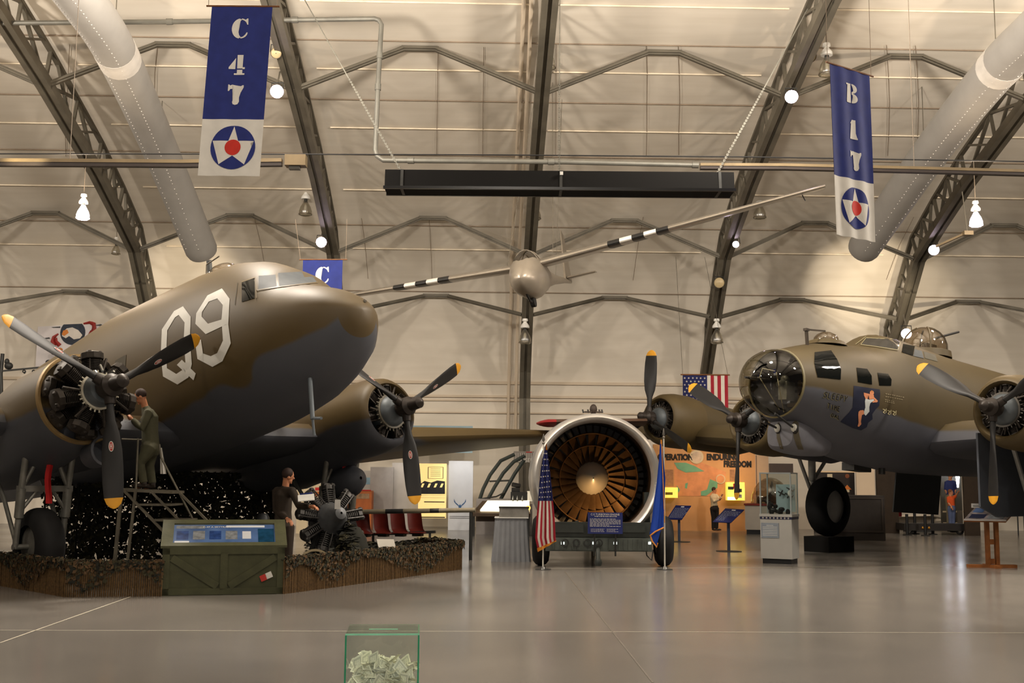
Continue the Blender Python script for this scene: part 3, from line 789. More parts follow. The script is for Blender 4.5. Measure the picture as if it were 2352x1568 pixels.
def propeller(pl, c, R, angs, dome=.22, cmax=.29, mark=True):
    """c: hub centre in airframe axes"""
    root = bpy.data.objects.new('propeller', None); COL.objects.link(root); pl.put(root)
    b = MB(); b.lathe((c[0], c[1], c[2]), (1, 0, 0), [(-.3, .06), (-.14, .1), (-.12, .16), (.1, .17), (.14, .13), (.16, .11), (.16 + dome, .10), (.22 + dome, .04), (.23 + dome, .005)], 16)
    for an in angs:
        a = math.radians(an); d = V((0, math.sin(a), math.cos(a)))
        b.cyl(V(c), V(c) + d * .26, .095, 12, .075)
    b.build('hub', HUBM, root)
    for an in angs:
        mb = blade(R, cmax=cmax); mb2 = MB(); Rm = MX.Rotation(-math.radians(an), 3, 'X')
        mb2.v = [V(c) + Rm @ p for p in mb.v]; mb2.f = mb.f; mb2.m = mb.m
        mb2.build('blade', [PROPB, TIPY], root)
        if mark:
            e = MB(); a = math.radians(lerp(52, 22, .35)); 
            ax = V((-math.sin(a), math.cos(a), 0)); nn = V((math.cos(a), math.sin(a), 0)); cc = V((0, 0, R * .50)) + nn * .032
            e.mi = 0; e.prism(circ(.035, 20, 0, 0, .075), cc, ax, V((0, 0, 1)), .004)
            e.mi = 1; e.prism(circ(.027, 20, 0, 0, .064), cc + nn * .003, ax, V((0, 0, 1)), .004)
            e.mi = 0
            for q in (-.011, .011): e.prism([(q - .004, -.04), (q + .004, -.04), (q + .004, .04), (q - .004, .04)], cc + nn * .006, ax, V((0, 0, 1)), .004)
            e.prism([(-.011, -.005), (.011, -.005), (.011, .005), (-.011, .005)], cc + nn * .006, ax, V((0, 0, 1)), .004)
            e.v = [V(c) + Rm @ p for p in e.v]
            e.build('blade_emblem', [DECW, mat('emblem_red', (168, 40, 30), .5)], root, smooth=0)
    return root
def radial(pl, c, R, n=9, rows=2, x0=-.3, x1=-.8, casr=.33, ring=True, big=1.0, ringm=None):
    root = bpy.data.objects.new('engine', None); COL.objects.link(root); pl.put(root)
    cx, cy, cz = c
    b = MB(); b.lathe((cx + x0 + .22, cy, cz), (-1, 0, 0), [(0, .1), (.03, .2), (.1, casr * .92), (.18, casr), (.9, casr)], 24, True, True); b.build('nose_case', CASEM, root)
    if ring:
        b = MB(); b.lathe((cx + x0 + .06, cy, cz), (-1, 0, 0), [(0, casr * .98), (0, casr * 1.1), (.05, casr * 1.1), (.05, casr * .98), (0, casr * .98)], 32)
        for k in range(28):
            a = 2 * PI * k / 28; d = V((0, math.sin(a), math.cos(a)))
            b.cyl(V((cx + x0 + .035, cy, cz)) + d * casr * 1.08, V((cx + x0 + .035, cy, cz)) + d * casr * 1.26, .012, 5)
        b.build('ignition_harness', ringm or HARN, root)
    for row in range(rows):
        for k in range(n):
            a = 2 * PI * (k + .5 * row) / n; d = V((0, math.sin(a), math.cos(a))); tq = V((0, math.cos(a), -math.sin(a)))
            o = V((cx + lerp(x0 - .12, x1 + .1, row / max(1, rows - 1)), cy, cz)); b = MB()
            prof = []
            r0 = casr * .95; L = R - r0
            for q in range(9):
                prof += [(r0 + L * (.1 + q * .062), .075 * big), (r0 + L * (.1 + q * .062), .105 * big), (r0 + L * (.12 + q * .062), .105 * big), (r0 + L * (.12 + q * .062), .075 * big)]
            prof += [(r0 + L * .7, .12 * big), (r0 + L * .92, .12 * big), (R, .06 * big)]
            b.lathe(o, d, prof, 10, True, True)
            for sg in (-1, 1):
                b.cyl(o + tq * .09 * sg + d * r0 + V((.09, 0, 0)), o + tq * .08 * sg + d * R * .95 + V((.09, 0, 0)), .014, 5)
                b.ell(o + tq * .08 * sg + d * R * .94 + V((.06, 0, 0)), (.06, .05, .05), 8)
            b.cyl(o + d * r0 + V((.16, 0, 0)) + tq * .05, o + d * R * .8 + V((.13, 0, 0)) + tq * .15, .02, 6)
            b.build('cylinder', CYLM, root, smooth=30)
    return root
def wheel(b, c, ax, r, w, n=32):
    c = V(c); b.lathe(c - V(ax) * w / 2, ax, [(.0, r * .55), (.0, r * .62), (w * .04, r * .82), (w * .2, r * .96), (w * .35, r), (w * .65, r), (w * .8, r * .96), (w * .96, r * .82), (w, r * .62), (w, r * .55)], n)
# ---------------------------------------------------------------- transport (picture left)
def mk(t):
    return MX.Translation(t.location) @ MX.Rotation(t.rotation_euler.z, 4, 'Z')
class PlaneC:
    def __init__(s, t, hz, pitch):
        s.t = t; s.loc = V((0, 0, hz)); s.rot = Euler((0, -math.radians(pitch), 0))
        s.W = mk(t) @ MX.Translation(s.loc) @ s.rot.to_matrix().to_4x4(); s.Wi = s.W.inverted()
    def put(s, o, parent=None):
        if parent is None: o.parent = s.t; o.location = s.loc; o.rotation_euler = s.rot
        else: o.parent = parent
        return o
    def tree(s, mb): return BVHTree.FromPolygons([s.W @ p for p in mb.v], mb.f)
tp = thing('transport_plane', 'big olive twin engined transport plane with Q9 in white on its nose', 'airplane', (-3.82, 18.2, 0), math.atan2(-.682, .731))
PL = PlaneC(tp, 2.92, 10)
TPT = [(-17.2, 1.25, .75, .06, 1.0), (-14, 1.55, .35, .45, .95), (-10, 2.0, -.12, .95, .9), (-6.6, 2.32, -.42, 1.2, .9), (-4, 2.5, -.5, 1.26, .92), (-2, 2.46, -.52, 1.26, .92), (-1, 2.43, -.48, 1.25, .92), (-.2, 2.34, -.44, 1.22, .9), (.3, 2.2, -.38, 1.18, .88), (.8, 1.93, -.3, 1.1, .86), (1.05, 1.68, -.22, 1.04, .85), (1.25, 1.53, -.16, .98, .84), (1.5, 1.44, -.06, .88, .83), (1.8, 1.32, .08, .74, .82), (2.05, 1.17, .26, .55, .82), (2.22, 1.02, .45, .36, .82), (2.32, .92, .62, .19, .82), (2.36, .84, .80, .02, .82)]
DEMPX_T = [(858, 750), (812, 745), (769, 761), (730, 779), (692, 797), (654, 812), (603, 835), (590, 860), (575, 905), (526, 900), (496, 907), (475, 930), (450, 943), (400, 975)]
xs = [-17.2, -16, -14, -12, -10, -8.3, -6.6, -5.3, -4, -3, -2, -1.5, -1, -.6, -.2, .05, .3, .55, .8, .92, 1.05, 1.15, 1.25, 1.37, 1.5, 1.65, 1.8, 1.93, 2.05, 2.14, 2.22, 2.28, 2.32, 2.345, 2.36]
fm = MB().loft(fus_rings(TPT, xs, 40))
TREE = PL.tree(fm)
def border(px, tree, pl):
    out = []
    for q in px:
        h_ = tree.ray_cast(CAMP, (at(q[0], q[1], 20) - CAMP).normalized())
        if h_[0]: p = pl.Wi @ h_[0]; out.append((p.x, p.z))
    return out
DEM_T = [(-17.2, .9), (-12, .3), (-8, -.1)] + border(DEMPX_T, TREE, PL) 
PT = paint('transport_paint', OLIVE, GREYB, DEM_T, -17.2, 2.4, -1, 2, .05)
fus = hb(PL, 'fuselage', fm, PT)
s1 = lambda pts: [(x / 3.92, 560 + y / 3.92) for x, y in pts]
s2 = lambda pts: [(450 + x / 3.92, 560 + y / 3.92) for x, y in pts]
def strip(o, i, closed=True):
    n = len(o); return [[o[k], o[(k + 1) % n], i[(k + 1) % n], i[k]] for k in range(n if closed else n - 1)]
Qo = s1([(1650, 562), (1720, 655), (1713, 850), (1730, 1080), (1700, 1200), (1600, 1264), (1470, 1192), (1450, 1000), (1460, 770), (1570, 605)])
Qi = s1([(1612, 640), (1665, 708), (1657, 860), (1672, 1060), (1650, 1130), (1590, 1170), (1506, 1118), (1500, 1000), (1508, 780), (1578, 662)])
Qt = s1([(1595, 1088), (1640, 1042), (1765, 1165), (1745, 1227)])
No = s1([(2000, 402), (2070, 495), (2058, 725), (2008, 740), (1855, 812), (1762, 720), (1770, 625), (1870, 465)])
Ni = s1([(1960, 492), (2008, 550), (1999, 660), (1995, 682), (1875, 718), (1818, 655), (1822, 612), (1882, 520)])
N2o = s1([(2058, 725), (2080, 895), (2005, 1055), (1915, 1106), (1780, 1035), (1760, 882)])
N2i = s1([(2000, 725), (2010, 870), (1958, 982), (1900, 1010), (1830, 985), (1812, 860)])
def dec(name, polys, m_, parent, lift=.006, sub=2, midx=None, tree=None, pl=None):
    pl = pl or PL
    o = decal_mesh(name, polys, [tree or TREE], m_, None, lift, sub, midx, pl.Wi); o.parent = parent; return o
dec('painted_letter', strip(Qo, Qi) + [Qt], DECW, fus, .006, 2)
dec('painted_number', strip(No, Ni) + strip(N2o, N2i, False), DECW, fus, .006, 2)
dec('side_window', [s2([(415, 350), (530, 310), (530, 490), (415, 525)])], DARKWIN, fus, .008)
dec('side_window', [s2([(565, 290), (715, 280), (727, 390), (565, 415)])], GREYWIN, fus, .008)
dec('windshield', [s2([(740, 265), (1020, 248), (1085, 345), (750, 386)])], GREYWIN, fus, .008)
def line_px(pts, w):
    out = []
    for a, c in zip(pts, pts[1:]):
        dx, dy = c[0] - a[0], c[1] - a[1]; l = math.hypot(dx, dy); nx, ny = -dy / l * w / 2, dx / l * w / 2
        out.append([(a[0] + nx, a[1] + ny), (c[0] + nx, c[1] + ny), (c[0] - nx, c[1] - ny), (a[0] - nx, a[1] - ny)])
    return out
TRIM_O = mat('olive_frame', (96, 80, 48), .5)
dec('window_frame', line_px(s2([(415, 345), (535, 305), (548, 490)]), 2.4) + line_px(s2([(720, 270), (738, 392), (1095, 350)]), 2.0) + line_px(s2([(545, 300), (552, 420), (735, 392)]), 2), TRIM_O, fus, .012, 2)
dec('panel_line', line_px(s2([(378, 350), (352, 550)]), 1.5), mat('olive_dark', (58, 48, 28), .6), fus, .008)
dec('nose_light', [circ(4.0, 12, 838, 691), circ(4.0, 12, 849.5, 691)], DARKWIN, fus, .01, 1)
dec('escape_hatch', [s1([(1040, 1050), (1140, 995), (1130, 1110), (1030, 1160)])], mat('hatch_grey_olive', (70, 62, 44), .6), fus, .006)
# mast, astrodome, pitot masts
a = PL.Wi @ at(484, 640, 19.6); c = PL.Wi @ at(480, 598, 19.6)
hb(PL, 'antenna_mast', MB().bar(a - V((0, 0, .25)), c, .05, .09, up=(1, 0, 0)), DKGREY, smooth=0)
q = PL.Wi @ at(530, 612, 18.9); q.y = 0
hb(PL, 'astrodome', MB().ell((-1.15, 0, 2.38), (.36, .30, .24), 16), glass('perspex', (215, 205, 190), .03, .85))
hb(PL, 'loop_antenna', MB().tube([(-1.6, -.1, 2.4), (-1.55, -.1, 2.72), (-1.15, -.1, 2.75)], .012, 6), STEEL)
PITM = mat('pitot_grey', (108, 116, 122), .45, .2)
for dx, (xa, ya), (xb, yb), (xc, yc) in ((0, (712, 880), (719, 1000), (736, 962)),):
    A = PL.Wi @ at(xa, ya - 12, 17.0); B = PL.Wi @ at(718, 962, 16.9); Cc = PL.Wi @ at(722, 1000, 16.9); D = PL.Wi @ at(738, 960, 16.6)
    b = MB(); b.tube([A, B], .035, 10); b.tube([B, Cc], .02, 8); b.tube([B + (B - A) * -.02, D], .022, 8)
    hb(PL, 'pitot_mast', b, PITM)
# wings
def t_wing(sg):
    b = MB(); secs = []
    for l, xle, c, z, th in ((.0, -1.75, 4.5, -.25, .40), (2.8, -1.75, 4.4, -.22, .38), (4.3, -1.95, 4.1, -.12, .34), (8.7, -3.35, 2.95, .36, .24), (12.5, -4.5, 1.9, .74, .14), (13.9, -5.0, 1.2, .86, .08), (14.4, -5.4, .5, .9, .03)):
        secs.append(wing_sec(sg * l, xle, c, z, th))
    b.loft(secs)
    return hb(PL, 'wing', b, PT)
wl = t_wing(1); wr = t_wing(-1)
PN = paint('nacelle_paint', OLIVE, GREYB, [(-5, -.3), (-2.6, -.35), (-1.6, -.3), (-.2, -.28)], -5, 0, -1, 1, .06)
def nacelle(pl, y, z, tab, m_, parent=None):
    b = MB()
    b.loft([[V((x, y + r * math.cos(2 * PI * k / 32), z + dz + rz * math.sin(2 * PI * k / 32))) for k in range(32)] for x, r, rz, dz in tab])
    return hb(pl, 'nacelle', b, m_), b
# near engine: cowling off
EY = 2.82
n1, n1b = nacelle(PL, -EY, 0, [(-.86, .62, .62, 0), (-.9, .66, .66, 0), (-1.3, .68, .70, -.02), (-2.2, .68, .80, -.1), (-3.2, .6, .76, -.2), (-4.5, .4, .5, -.3), (-6.0, .05, .08, -.3)], PN)
b = MB(); b.lathe((-.80, -EY, 0), (-1, 0, 0), [(0, .635), (0, .675), (.06, .685), (.06, .63), (0, .635)], 40); hb(PL, 'mounting_ring', b, mat('ring_brass', (150, 124, 82), .45, .4))
radial(PL, (-.12, -EY, 0), .63, 7, 2, -.24, -.72, .25, big=1.35)
propeller(PL, (0, -EY, 0), 1.75, (180, 60, 300))
b = MB(); b.lathe((-1.15, -EY + .30, -.78), (1, 0, 0), [(0, .2), (.3, .23), (.42, .24), (.42, .2), (.1, .17)], 20, True, True); hb(PL, 'oil_cooler_scoop', b, PN)
for k, (x0, y0, x1, y1) in enumerate(((218, 852, 232, 868), (230, 838, 236, 852), (250, 862, 262, 852))):
    hb(PL, 'bright_fitting', MB().cyl(PL.Wi @ at(x0, y0, 16.35), PL.Wi @ at(x1, y1, 16.3), .02, 8), SILVER)
# far engine: full cowl
n2, n2b = nacelle(PL, EY, 0, [(-1.45, .69, .69, 0), (-1.6, .68, .7, -.02), (-2.2, .66, .78, -.1), (-3.2, .6, .76, -.2), (-4.5, .4, .5, -.3), (-6.0, .05, .08, -.3)], PN)
b = MB(); b.lathe((-.40, EY, 0), (-1, 0, 0), [(.25, .47), (.06, .49), (0, .53), (.02, .58), (.12, .64), (.4, .69), (.75, .705), (1.1, .70), (1.1, .66), (.3, .60)], 40); cw = hb(PL, 'cowling', b, PN)
radial(PL, (-.12, EY, 0), .57, 7, 2, -.3, -.8, .29, ringm=mat('ring_dull', (112, 106, 92), .5))
propeller(PL, (0, EY, 0), 1.75, (180, 60, 300))
b = MB(); b.lathe((-2.1, EY + .1, -1.02), (1, 0, 0), [(-.55, .02), (-.35, .22), (0, .32), (.3, .3), (.5, .2), (.58, .03)], 20); hb(PL, 'oil_cooler_scoop', b, PN)
# landing gear (vertical, so built in the plane's ground axes)
def t_gear(sg, full):
    g = bpy.data.objects.new('landing_gear', None); COL.objects.link(g); g.parent = tp
    y = sg * EY; xw = -1.95
    b = MB(); wheel(b, (xw, y, .58), (0, 1, 0), .58, .42); b.build('tyre', TYRE, g)
    b = MB(); b.lathe((xw, y - .17, .58), (0, 1, 0), [(0, .06), (.0, .2), (.03, .3), (.06, .33), (.28, .33), (.31, .3), (.34, .2), (.34, .06)], 24, True, True); b.build('wheel_hub', STRUT, g)
    for e in (-1, 1):
        yy = y + e * .36
        MB().tube([(xw, yy, .56), (xw + .05, yy, 1.0), (xw + .06, yy, 1.02), (xw + .1, yy, 1.45), (xw + .1, yy, 1.47), (xw + .25, yy * 1.0, 2.3)], [.045, .045, .07, .07, .05, .05], 10).build('shock_strut', STRUT, g)
        MB().tube([(xw + .1, yy, 1.45), (xw + .15, y, 2.25)], .035, 8).build('drag_brace', STRUT, g)
        MB().tube([(xw + .03, yy, .62), (xw - .5, yy, 1.3), (xw - 1.5, yy, 2.2)], .035, 8).build('drag_brace', STRUT, g)
        MB().tube([(xw + .08, yy, 1.1), (xw + .09, y + e * .12, 1.42)], .03, 8).build('scissor_brace', STRUT, g)
    MB().bar((xw + .1, y - .42, 1.45), (xw + .1, y + .42, 1.45), .09, .09).build('cross_beam', STRUT, g, smooth=0)
    b = MB(); b.cyl((xw, y - .4, .58), (xw, y + .4, .58), .045, 10); b.build('axle', STRUT, g)
    b = MB(); P = [V((xw + .32, y - .05 + .02 * math.sin(k), 2.15 - .115 * k)) for k in range(9)]
    b.loft([[p + V((0, -.05, 0)), p + V((.02, .0, 0)), p + V((0, .05, 0)), p + V((-.01, 0, 0))] for p in P]); b.build('red_streamer', REDSTRAP, g, smooth=0, label='bright red safety streamer')
t_gear(-1, True); t_gear(1, True)
# tail
b = MB(); b.loft([[V((x, y, z)) for x, y, z in r] for r in ([(-13.4, -.05, 1.4), (-13.4, .05, 1.4), (-17.6, .03, 1.0), (-17.6, -.03, 1.0)], [(-15.3, -.03, 3.6), (-15.3, .03, 3.6), (-17.5, .02, 3.8), (-17.5, -.02, 3.8)])]); hb(PL, 'tail_fin', b, PT, smooth=0)
b = MB(); b.loft([wing_sec(-3.9, -15.8, 1.1, 1.25, .07), wing_sec(0, -14.7, 2.4, 1.25, .14), wing_sec(3.9, -15.8, 1.1, 1.25, .07)]); hb(PL, 'tailplane', b, PT)
# tail wheel leg to the floor
zt = (PL.W @ V((-15.2, 0, .5))); lt = mk(tp).inverted() @ zt
b = MB(); b.cyl((lt.x, 0, lt.z), (lt.x - .2, 0, .3), .05, 8); wheel(b, (lt.x - .2, 0, .26), (0, 1, 0), .26, .2, 20); b.build('tail_wheel', TYRE, tp)
# ---------------------------------------------------------------- bomber (picture right)
bp_ = thing('bomber_plane', 'big olive four engined bomber with clear nose dome and Sleepy Time Gal lettering', 'airplane', (6.97, 23.15, 0), math.atan2(-.622, -.783))
PB = PlaneC(bp_, 2.97, 4)
BPT = [(-16.5, 1.5, .95, .08, 1.2), (-12, 1.58, .15, .6, .9), (-8, 1.62, -.5, .96, .6), (-5.9, 1.62, -.78, 1.1, .45), (-3.3, 1.66, -.95, 1.15, .35), (-2, 1.72, -1.0, 1.15, .33), (-1.2, 1.78, -1.0, 1.14, .33), (-.5, 1.78, -.97, 1.13, .34), (-.1, 1.55, -.95, 1.12, .34), (.15, 1.43, -.92, 1.11, .35), (.8, 1.37, -.84, 1.05, .36), (1.5, 1.29, -.66, .94, .37), (2.0, 1.16, -.47, .80, .37), (2.45, 1.02, -.28, .655, .37)]
DEM_B = [(-16, .6), (-9, -.3), (-4, -.55), (-2.2, -.42), (-1.2, -.25), (0, -.15), (.9, .0), (1.6, .12), (2.2, .18), (2.5, .2)]
BP = paint('bomber_paint', (82, 69, 41), (84, 85, 93), DEM_B, -16, 2.5, -1, 2, .05)
bxs = [-16.5, -14, -12, -10, -8, -5.9, -4.5, -3.3, -2.6, -2, -1.2, -.8, -.5, -.38, -.25, -.1, .02, .15, .4, .8, 1.15, 1.5, 1.75, 2.0, 2.25, 2.45]
bm_ = MB(); bm_.loft(fus_rings(BPT, bxs, 40), True, True, False)
bf = hb(PB, 'fuselage', bm_, BP)
BT = PB.tree(bm_)
DKIN = mat('dark_interior', (22, 24, 20), .7, 0, .2, 6)
b = MB(); b.lathe((1.1, 0, .37), (1, 0, 0), [(0, .01), (0, .74), (.6, .70), (1.33, .62)], 24); hb(PB, 'nose_compartment', b, DKIN)
DOMEG = glass('nose_dome_glass', (196, 190, 172), .02, .93, 1.45)
dm = MB(); dm.lathe((2.45, 0, .37), (1, 0, 0), [(0, .655), (.15, .645), (.32, .60), (.48, .52), (.60, .42), (.70, .29), (.755, .15), (.775, .01)], 40); dome = hb(PB, 'nose_dome', dm, DOMEG, smooth=80)
DT = PB.tree(dm)
OLF = mat('dome_frame', (120, 112, 84), .5)
b = MB(); b.lathe((2.44, 0, .37), (1, 0, 0), [(0, .645), (0, .672), (.035, .668), (.035, .64)], 40); hb(PB, 'dome_ring', b, OLF)
c8 = lambda pts: [(1680 + x / 3.5, 720 + y / 3.5) for x, y in pts]
cA = lambda pts: [(1860 + x / 9.8, 860 + y / 9.8) for x, y in pts]
cT = lambda pts: [(1940 + x / 9.046, 720 + y / 9.046) for x, y in pts]
for L_ in (line_px(c8([(232, 520), (385, 770)]), 2.2), line_px(c8([(360, 470), (420, 790)]), 2.2), line_px(c8([(225, 515), (250, 440), (350, 462)]), 1.6)):
    dec('dome_bar', L_, OLF, dome, .006, 2, None, DT, PB)
# inside the dome: bombsight, seat, gun mount
b = MB(); b.box((2.2, .05, .25), (.25, .2, .35)); b.cyl((2.3, .05, .42), (2.45, .05, .35), .06, 12); b.ell((2.25, .05, .48), (.1, .09, .08), 10); hb(PB, 'bombsight', b, mat('bombsight_grey', (112, 116, 118), .4, .4, .2, 9))
b = MB(); b.box((1.55, -.1, .05), (.35, .4, .08)); b.box((1.38, -.1, .3), (.08, .4, .5)); b.cyl((1.55, -.1, -.2), (1.55, -.1, .05), .05, 8); hb(PB, 'bombardier_seat', b, mat('seat_brown', (70, 52, 38), .7), smooth=0)
b = MB(); b.box((1.6, .35, .55), (.5, .2, .25)); b.box((1.75, -.42, .35), (.4, .12, .3)); hb(PB, 'equipment_box', b, DKGREY, smooth=0)
g0 = PB.Wi @ at(1748, 870, 21.4); g1 = PB.Wi @ at(1711, 866, 21.2)
b = MB(); b.cyl(g0 + (g0 - g1) * .6, g1, .022, 10); b.cyl(g0, g0.lerp(g1, .75), .03, 10); hb(PB, 'nose_gun', b, PROPB)
# windows and markings on the skin
decB = lambda n, polys, m_, lift=.006, sub=2, midx=None: dec(n, polys, m_, bf, lift, sub, midx, BT, PB)
decB('cheek_window', [c8([(668, 312), (800, 297), (850, 370), (880, 445), (876, 530), (690, 510), (664, 400)])], DARKWIN, .008)
decB('side_window', [c8([(1003, 435), (1090, 445), (1125, 500), (1128, 570), (1015, 550)])], DARKWIN, .008)
decB('side_window', [c8([(1172, 475), (1258, 485), (1285, 530), (1282, 580), (1187, 578)])], DARKWIN, .008)
WIND = mat('windshield_dull', (52, 50, 46), .15, 0, .1, 6, spec=.7)
decB('windshield', [cT([(340, 648), (450, 515), (800, 525), (1160, 545), (1100, 758), (650, 690)])], WIND, .008)
decB('window_frame', line_px(cT([(335, 652), (450, 510), (1165, 545), (1102, 764), (650, 694), (335, 652)]), 1.8), OLF, .012)
decB('window_frame', line_px(cT([(230, 645), (520, 430)]), 1.6), OLF, .012)
decB('side_window', [cT([(1218, 577), (1470, 612), (1412, 880), (1182, 802)])], DARKWIN, .008)
decB('side_window', [cT([(1482, 614), (1555, 626), (1640, 935), (1424, 882)])], GREYWIN, .008)
decB('side_window', [cT([(1600, 645), (1828, 722), (1930, 1000), (1665, 930)])], mat('window_blind', (84, 82, 72), .5), .008)
ARTN = mat('art_navy', (20, 26, 50), .6); SKIN = mat('skin_paint', (214, 140, 100), .6); ARTW = mat('art_white', (200, 206, 206), .6); HAIRP = mat('art_hair', (190, 120, 60), .6)
decB('nose_art_panel', [cA([(985, 250), (1570, 335), (1580, 420), (1560, 700), (1470, 790), (1400, 890), (1410, 1000), (1310, 1080), (1280, 1180), (1150, 1250), (960, 1200), (680, 1060), (780, 950), (880, 850), (960, 740), (975, 500)])], ARTN, .006)
decB('nose_art_figure', [cA([(1205, 405), (1320, 432), (1312, 472), (1256, 470), (1292, 552), (1256, 562), (1212, 470)]), cA([(1312, 432), (1430, 455), (1442, 545), (1330, 556)]), cA([(1440, 510), (1525, 592), (1502, 622), (1400, 628), (1410, 592), (1458, 582), (1425, 540)]),
      cA(circ(48, 14, 1388, 412)), cA([(1090, 830), (1130, 800), (1200, 795), (1222, 885), (1165, 905), (1142, 1050), (1152, 1110), (1100, 1168), (1068, 1160), (1090, 1080), (1083, 900)]),
      cA([(1245, 540), (1330, 565), (1430, 552), (1440, 582), (1352, 640), (1330, 730), (1332, 830), (1250, 922), (1200, 870), (1240, 740), (1233, 600)]),
      cA([(1345, 380), (1385, 355), (1430, 380), (1432, 425), (1412, 400), (1370, 392)])], [SKIN, ARTW, HAIRP], .011, 1, [0, 0, 0, 0, 0, 1, 2])
SF = {'S': [[(1, .9), (.5, 1), (.1, .8), (.3, .55), (.8, .4), (.8, .12), (.4, 0), (0, .1)]], 'L': [[(.15, 1), (.15, 0), (.8, 0)]], 'E': [[(.9, 1), (.15, 1), (.15, 0), (.9, 0)], [(.15, .52), (.7, .52)]],
      'P': [[(.15, 0), (.15, 1), (.8, .92), (.85, .6), (.2, .45)]], 'Y': [[(.05, 1), (.5, .5), (1, 1)], [(.5, .5), (.4, 0)]], 'T': [[(0, 1), (1, 1)], [(.5, 1), (.5, 0)]], 'I': [[(.5, 1), (.5, 0)]],
      'M': [[(.05, 0), (.15, 1), (.5, .4), (.9, 1), (1, 0)]], 'G': [[(.95, .85), (.5, 1), (.1, .7), (.1, .25), (.5, 0), (.9, .2), (.9, .5), (.6, .5)]], 'A': [[(.0, 0), (.5, 1), (1, 0)], [(.2, .4), (.8, .4)]]}
def word(w, o, ex, ey, lw, dx=0, dy=0):
    out = []
    n = len(w); cw = 1 / n
    for i, ch in enumerate(w):
        for st in SF[ch]:
            out += line_px([(o[0] + dx + (i + x * .74) * cw * ex[0] + y * ey[0], o[1] + dy + (i + x * .74) * cw * ex[1] + y * ey[1]) for x, y in st], lw)
    return out
wd = []
for w, o, e, y in (('SLEEPY', (300, 505), (540, 110), (28, -118)), ('TIME', (392, 745), (290, 92), (14, -105)), ('GAL', (468, 940), (215, 72), (12, -72))):
    o2 = cA([o])[0]; wd.append((w, o2, (e[0] / 9.8, e[1] / 9.8), (y[0] / 9.8, y[1] / 9.8)))
for w, o, e, y in wd:
    decB('name_lettering', word(w, o, e, y, 3.3, -.5, .6), mat('lettering_outline', (140, 132, 96), .6), .007, 1)
    decB('name_lettering', word(w, o, e, y, 2.1), TEXTB, .011, 1)
PALE = mat('pale_stencil', (150, 138, 110), .6)
tl = []
random.seed(3)
for (x0, y0), (x1, y1), n in (((1695, 430), (2120, 515), 9), ((1690, 490), (2090, 565), 8), ((1680, 560), (1900, 610), 5), ((1680, 600), (1900, 645), 5)):
    for k in range(n):
        f0 = (k + random.uniform(.05, .25)) / n; f1 = (k + random.uniform(.6, .95)) / n
        tl += line_px(cA([(lerp(x0, x1, f0), lerp(y0, y1, f0)), (lerp(x0, x1, f1), lerp(y0, y1, f1))]), 1.5)
decB('stencil_lines', tl, PALE, .008, 1)
kl = []
for cx, cy in ((1675, 825), (1780, 855), (1895, 870)):
    kl += line_px(cA([(cx - 40, cy - 50), (cx + 20, cy - 30), (cx - 30, cy + 25), (cx + 15, cy + 45)]), 1.7) + line_px(cA([(cx + 42, cy - 60), (cx + 32, cy + 35)]), 1.4)
decB('tally_marks', kl, mat('tally_cream', (196, 186, 146), .6), .008, 1)
# chin turret
b = MB(); rr = []
for x, w, z1, z0 in ((2.34, .12, -.46, -.66), (2.31, .30, -.34, -.82), (2.2, .38, -.28, -.90), (1.95, .41, -.26, -.93), (1.5, .41, -.28, -.94), (1.22, .39, -.34, -.92), (1.1, .3, -.45, -.86)):
    ring = []
    for k in range(24):
        a = 2 * PI * k / 24; e = 2 / 3.2
        ring.append(V((x, w * math.copysign(abs(math.cos(a)) ** e, math.cos(a)), (z0 + z1) / 2 + (z1 - z0) / 2 * math.copysign(abs(math.sin(a)) ** e, math.sin(a)))))
    rr.append(ring)
b.loft(rr[::-1]); CHIN = mat('turret_grey', (100, 100, 107), .55, 0, .1, 4)
ct = hb(PB, 'chin_turret', b, CHIN); CTT = PB.tree(b)
SLOT = mat('turret_slot', (74, 66, 48), .6)
for pl_ in ([(490, 880), (515, 858), (540, 880), (540, 950), (560, 1040), (580, 1092), (535, 1090), (500, 1000)], [(362, 900), (380, 870), (392, 890), (390, 980), (410, 1060), (420, 1090), (392, 1085), (365, 1000)]):
    dec('gun_slot', [c8(pl_)], SLOT, ct, .006, 2, None, CTT, PB)
for (x0, y0, x1, y1, Ya) in ((510, 925, 350, 803, 20.9), (375, 925, 262, 868, 21.4)):
    h_ = CTT.ray_cast(CAMP, (at(*c8([(x0, y0)])[0], 20) - CAMP).normalized()); p = PB.Wi @ (h_[0] if h_[0] else at(*c8([(x0, y0)])[0], Ya)); q = PB.Wi @ at(*c8([(x1, y1)])[0], (h_[0].y if h_[0] else Ya) - .35)
    b = MB(); b.cyl(p, q, .022, 10); b.ell(p, (.07, .07, .1), 12); hb(PB, 'turret_gun', b, PROPB)
    b = MB(); b.ell(p + (q - p).normalized() * .03, (.05, .065, .085), 12); hb(PB, 'gun_boot', b, mat('gun_boot_white', (190, 188, 178), .6))
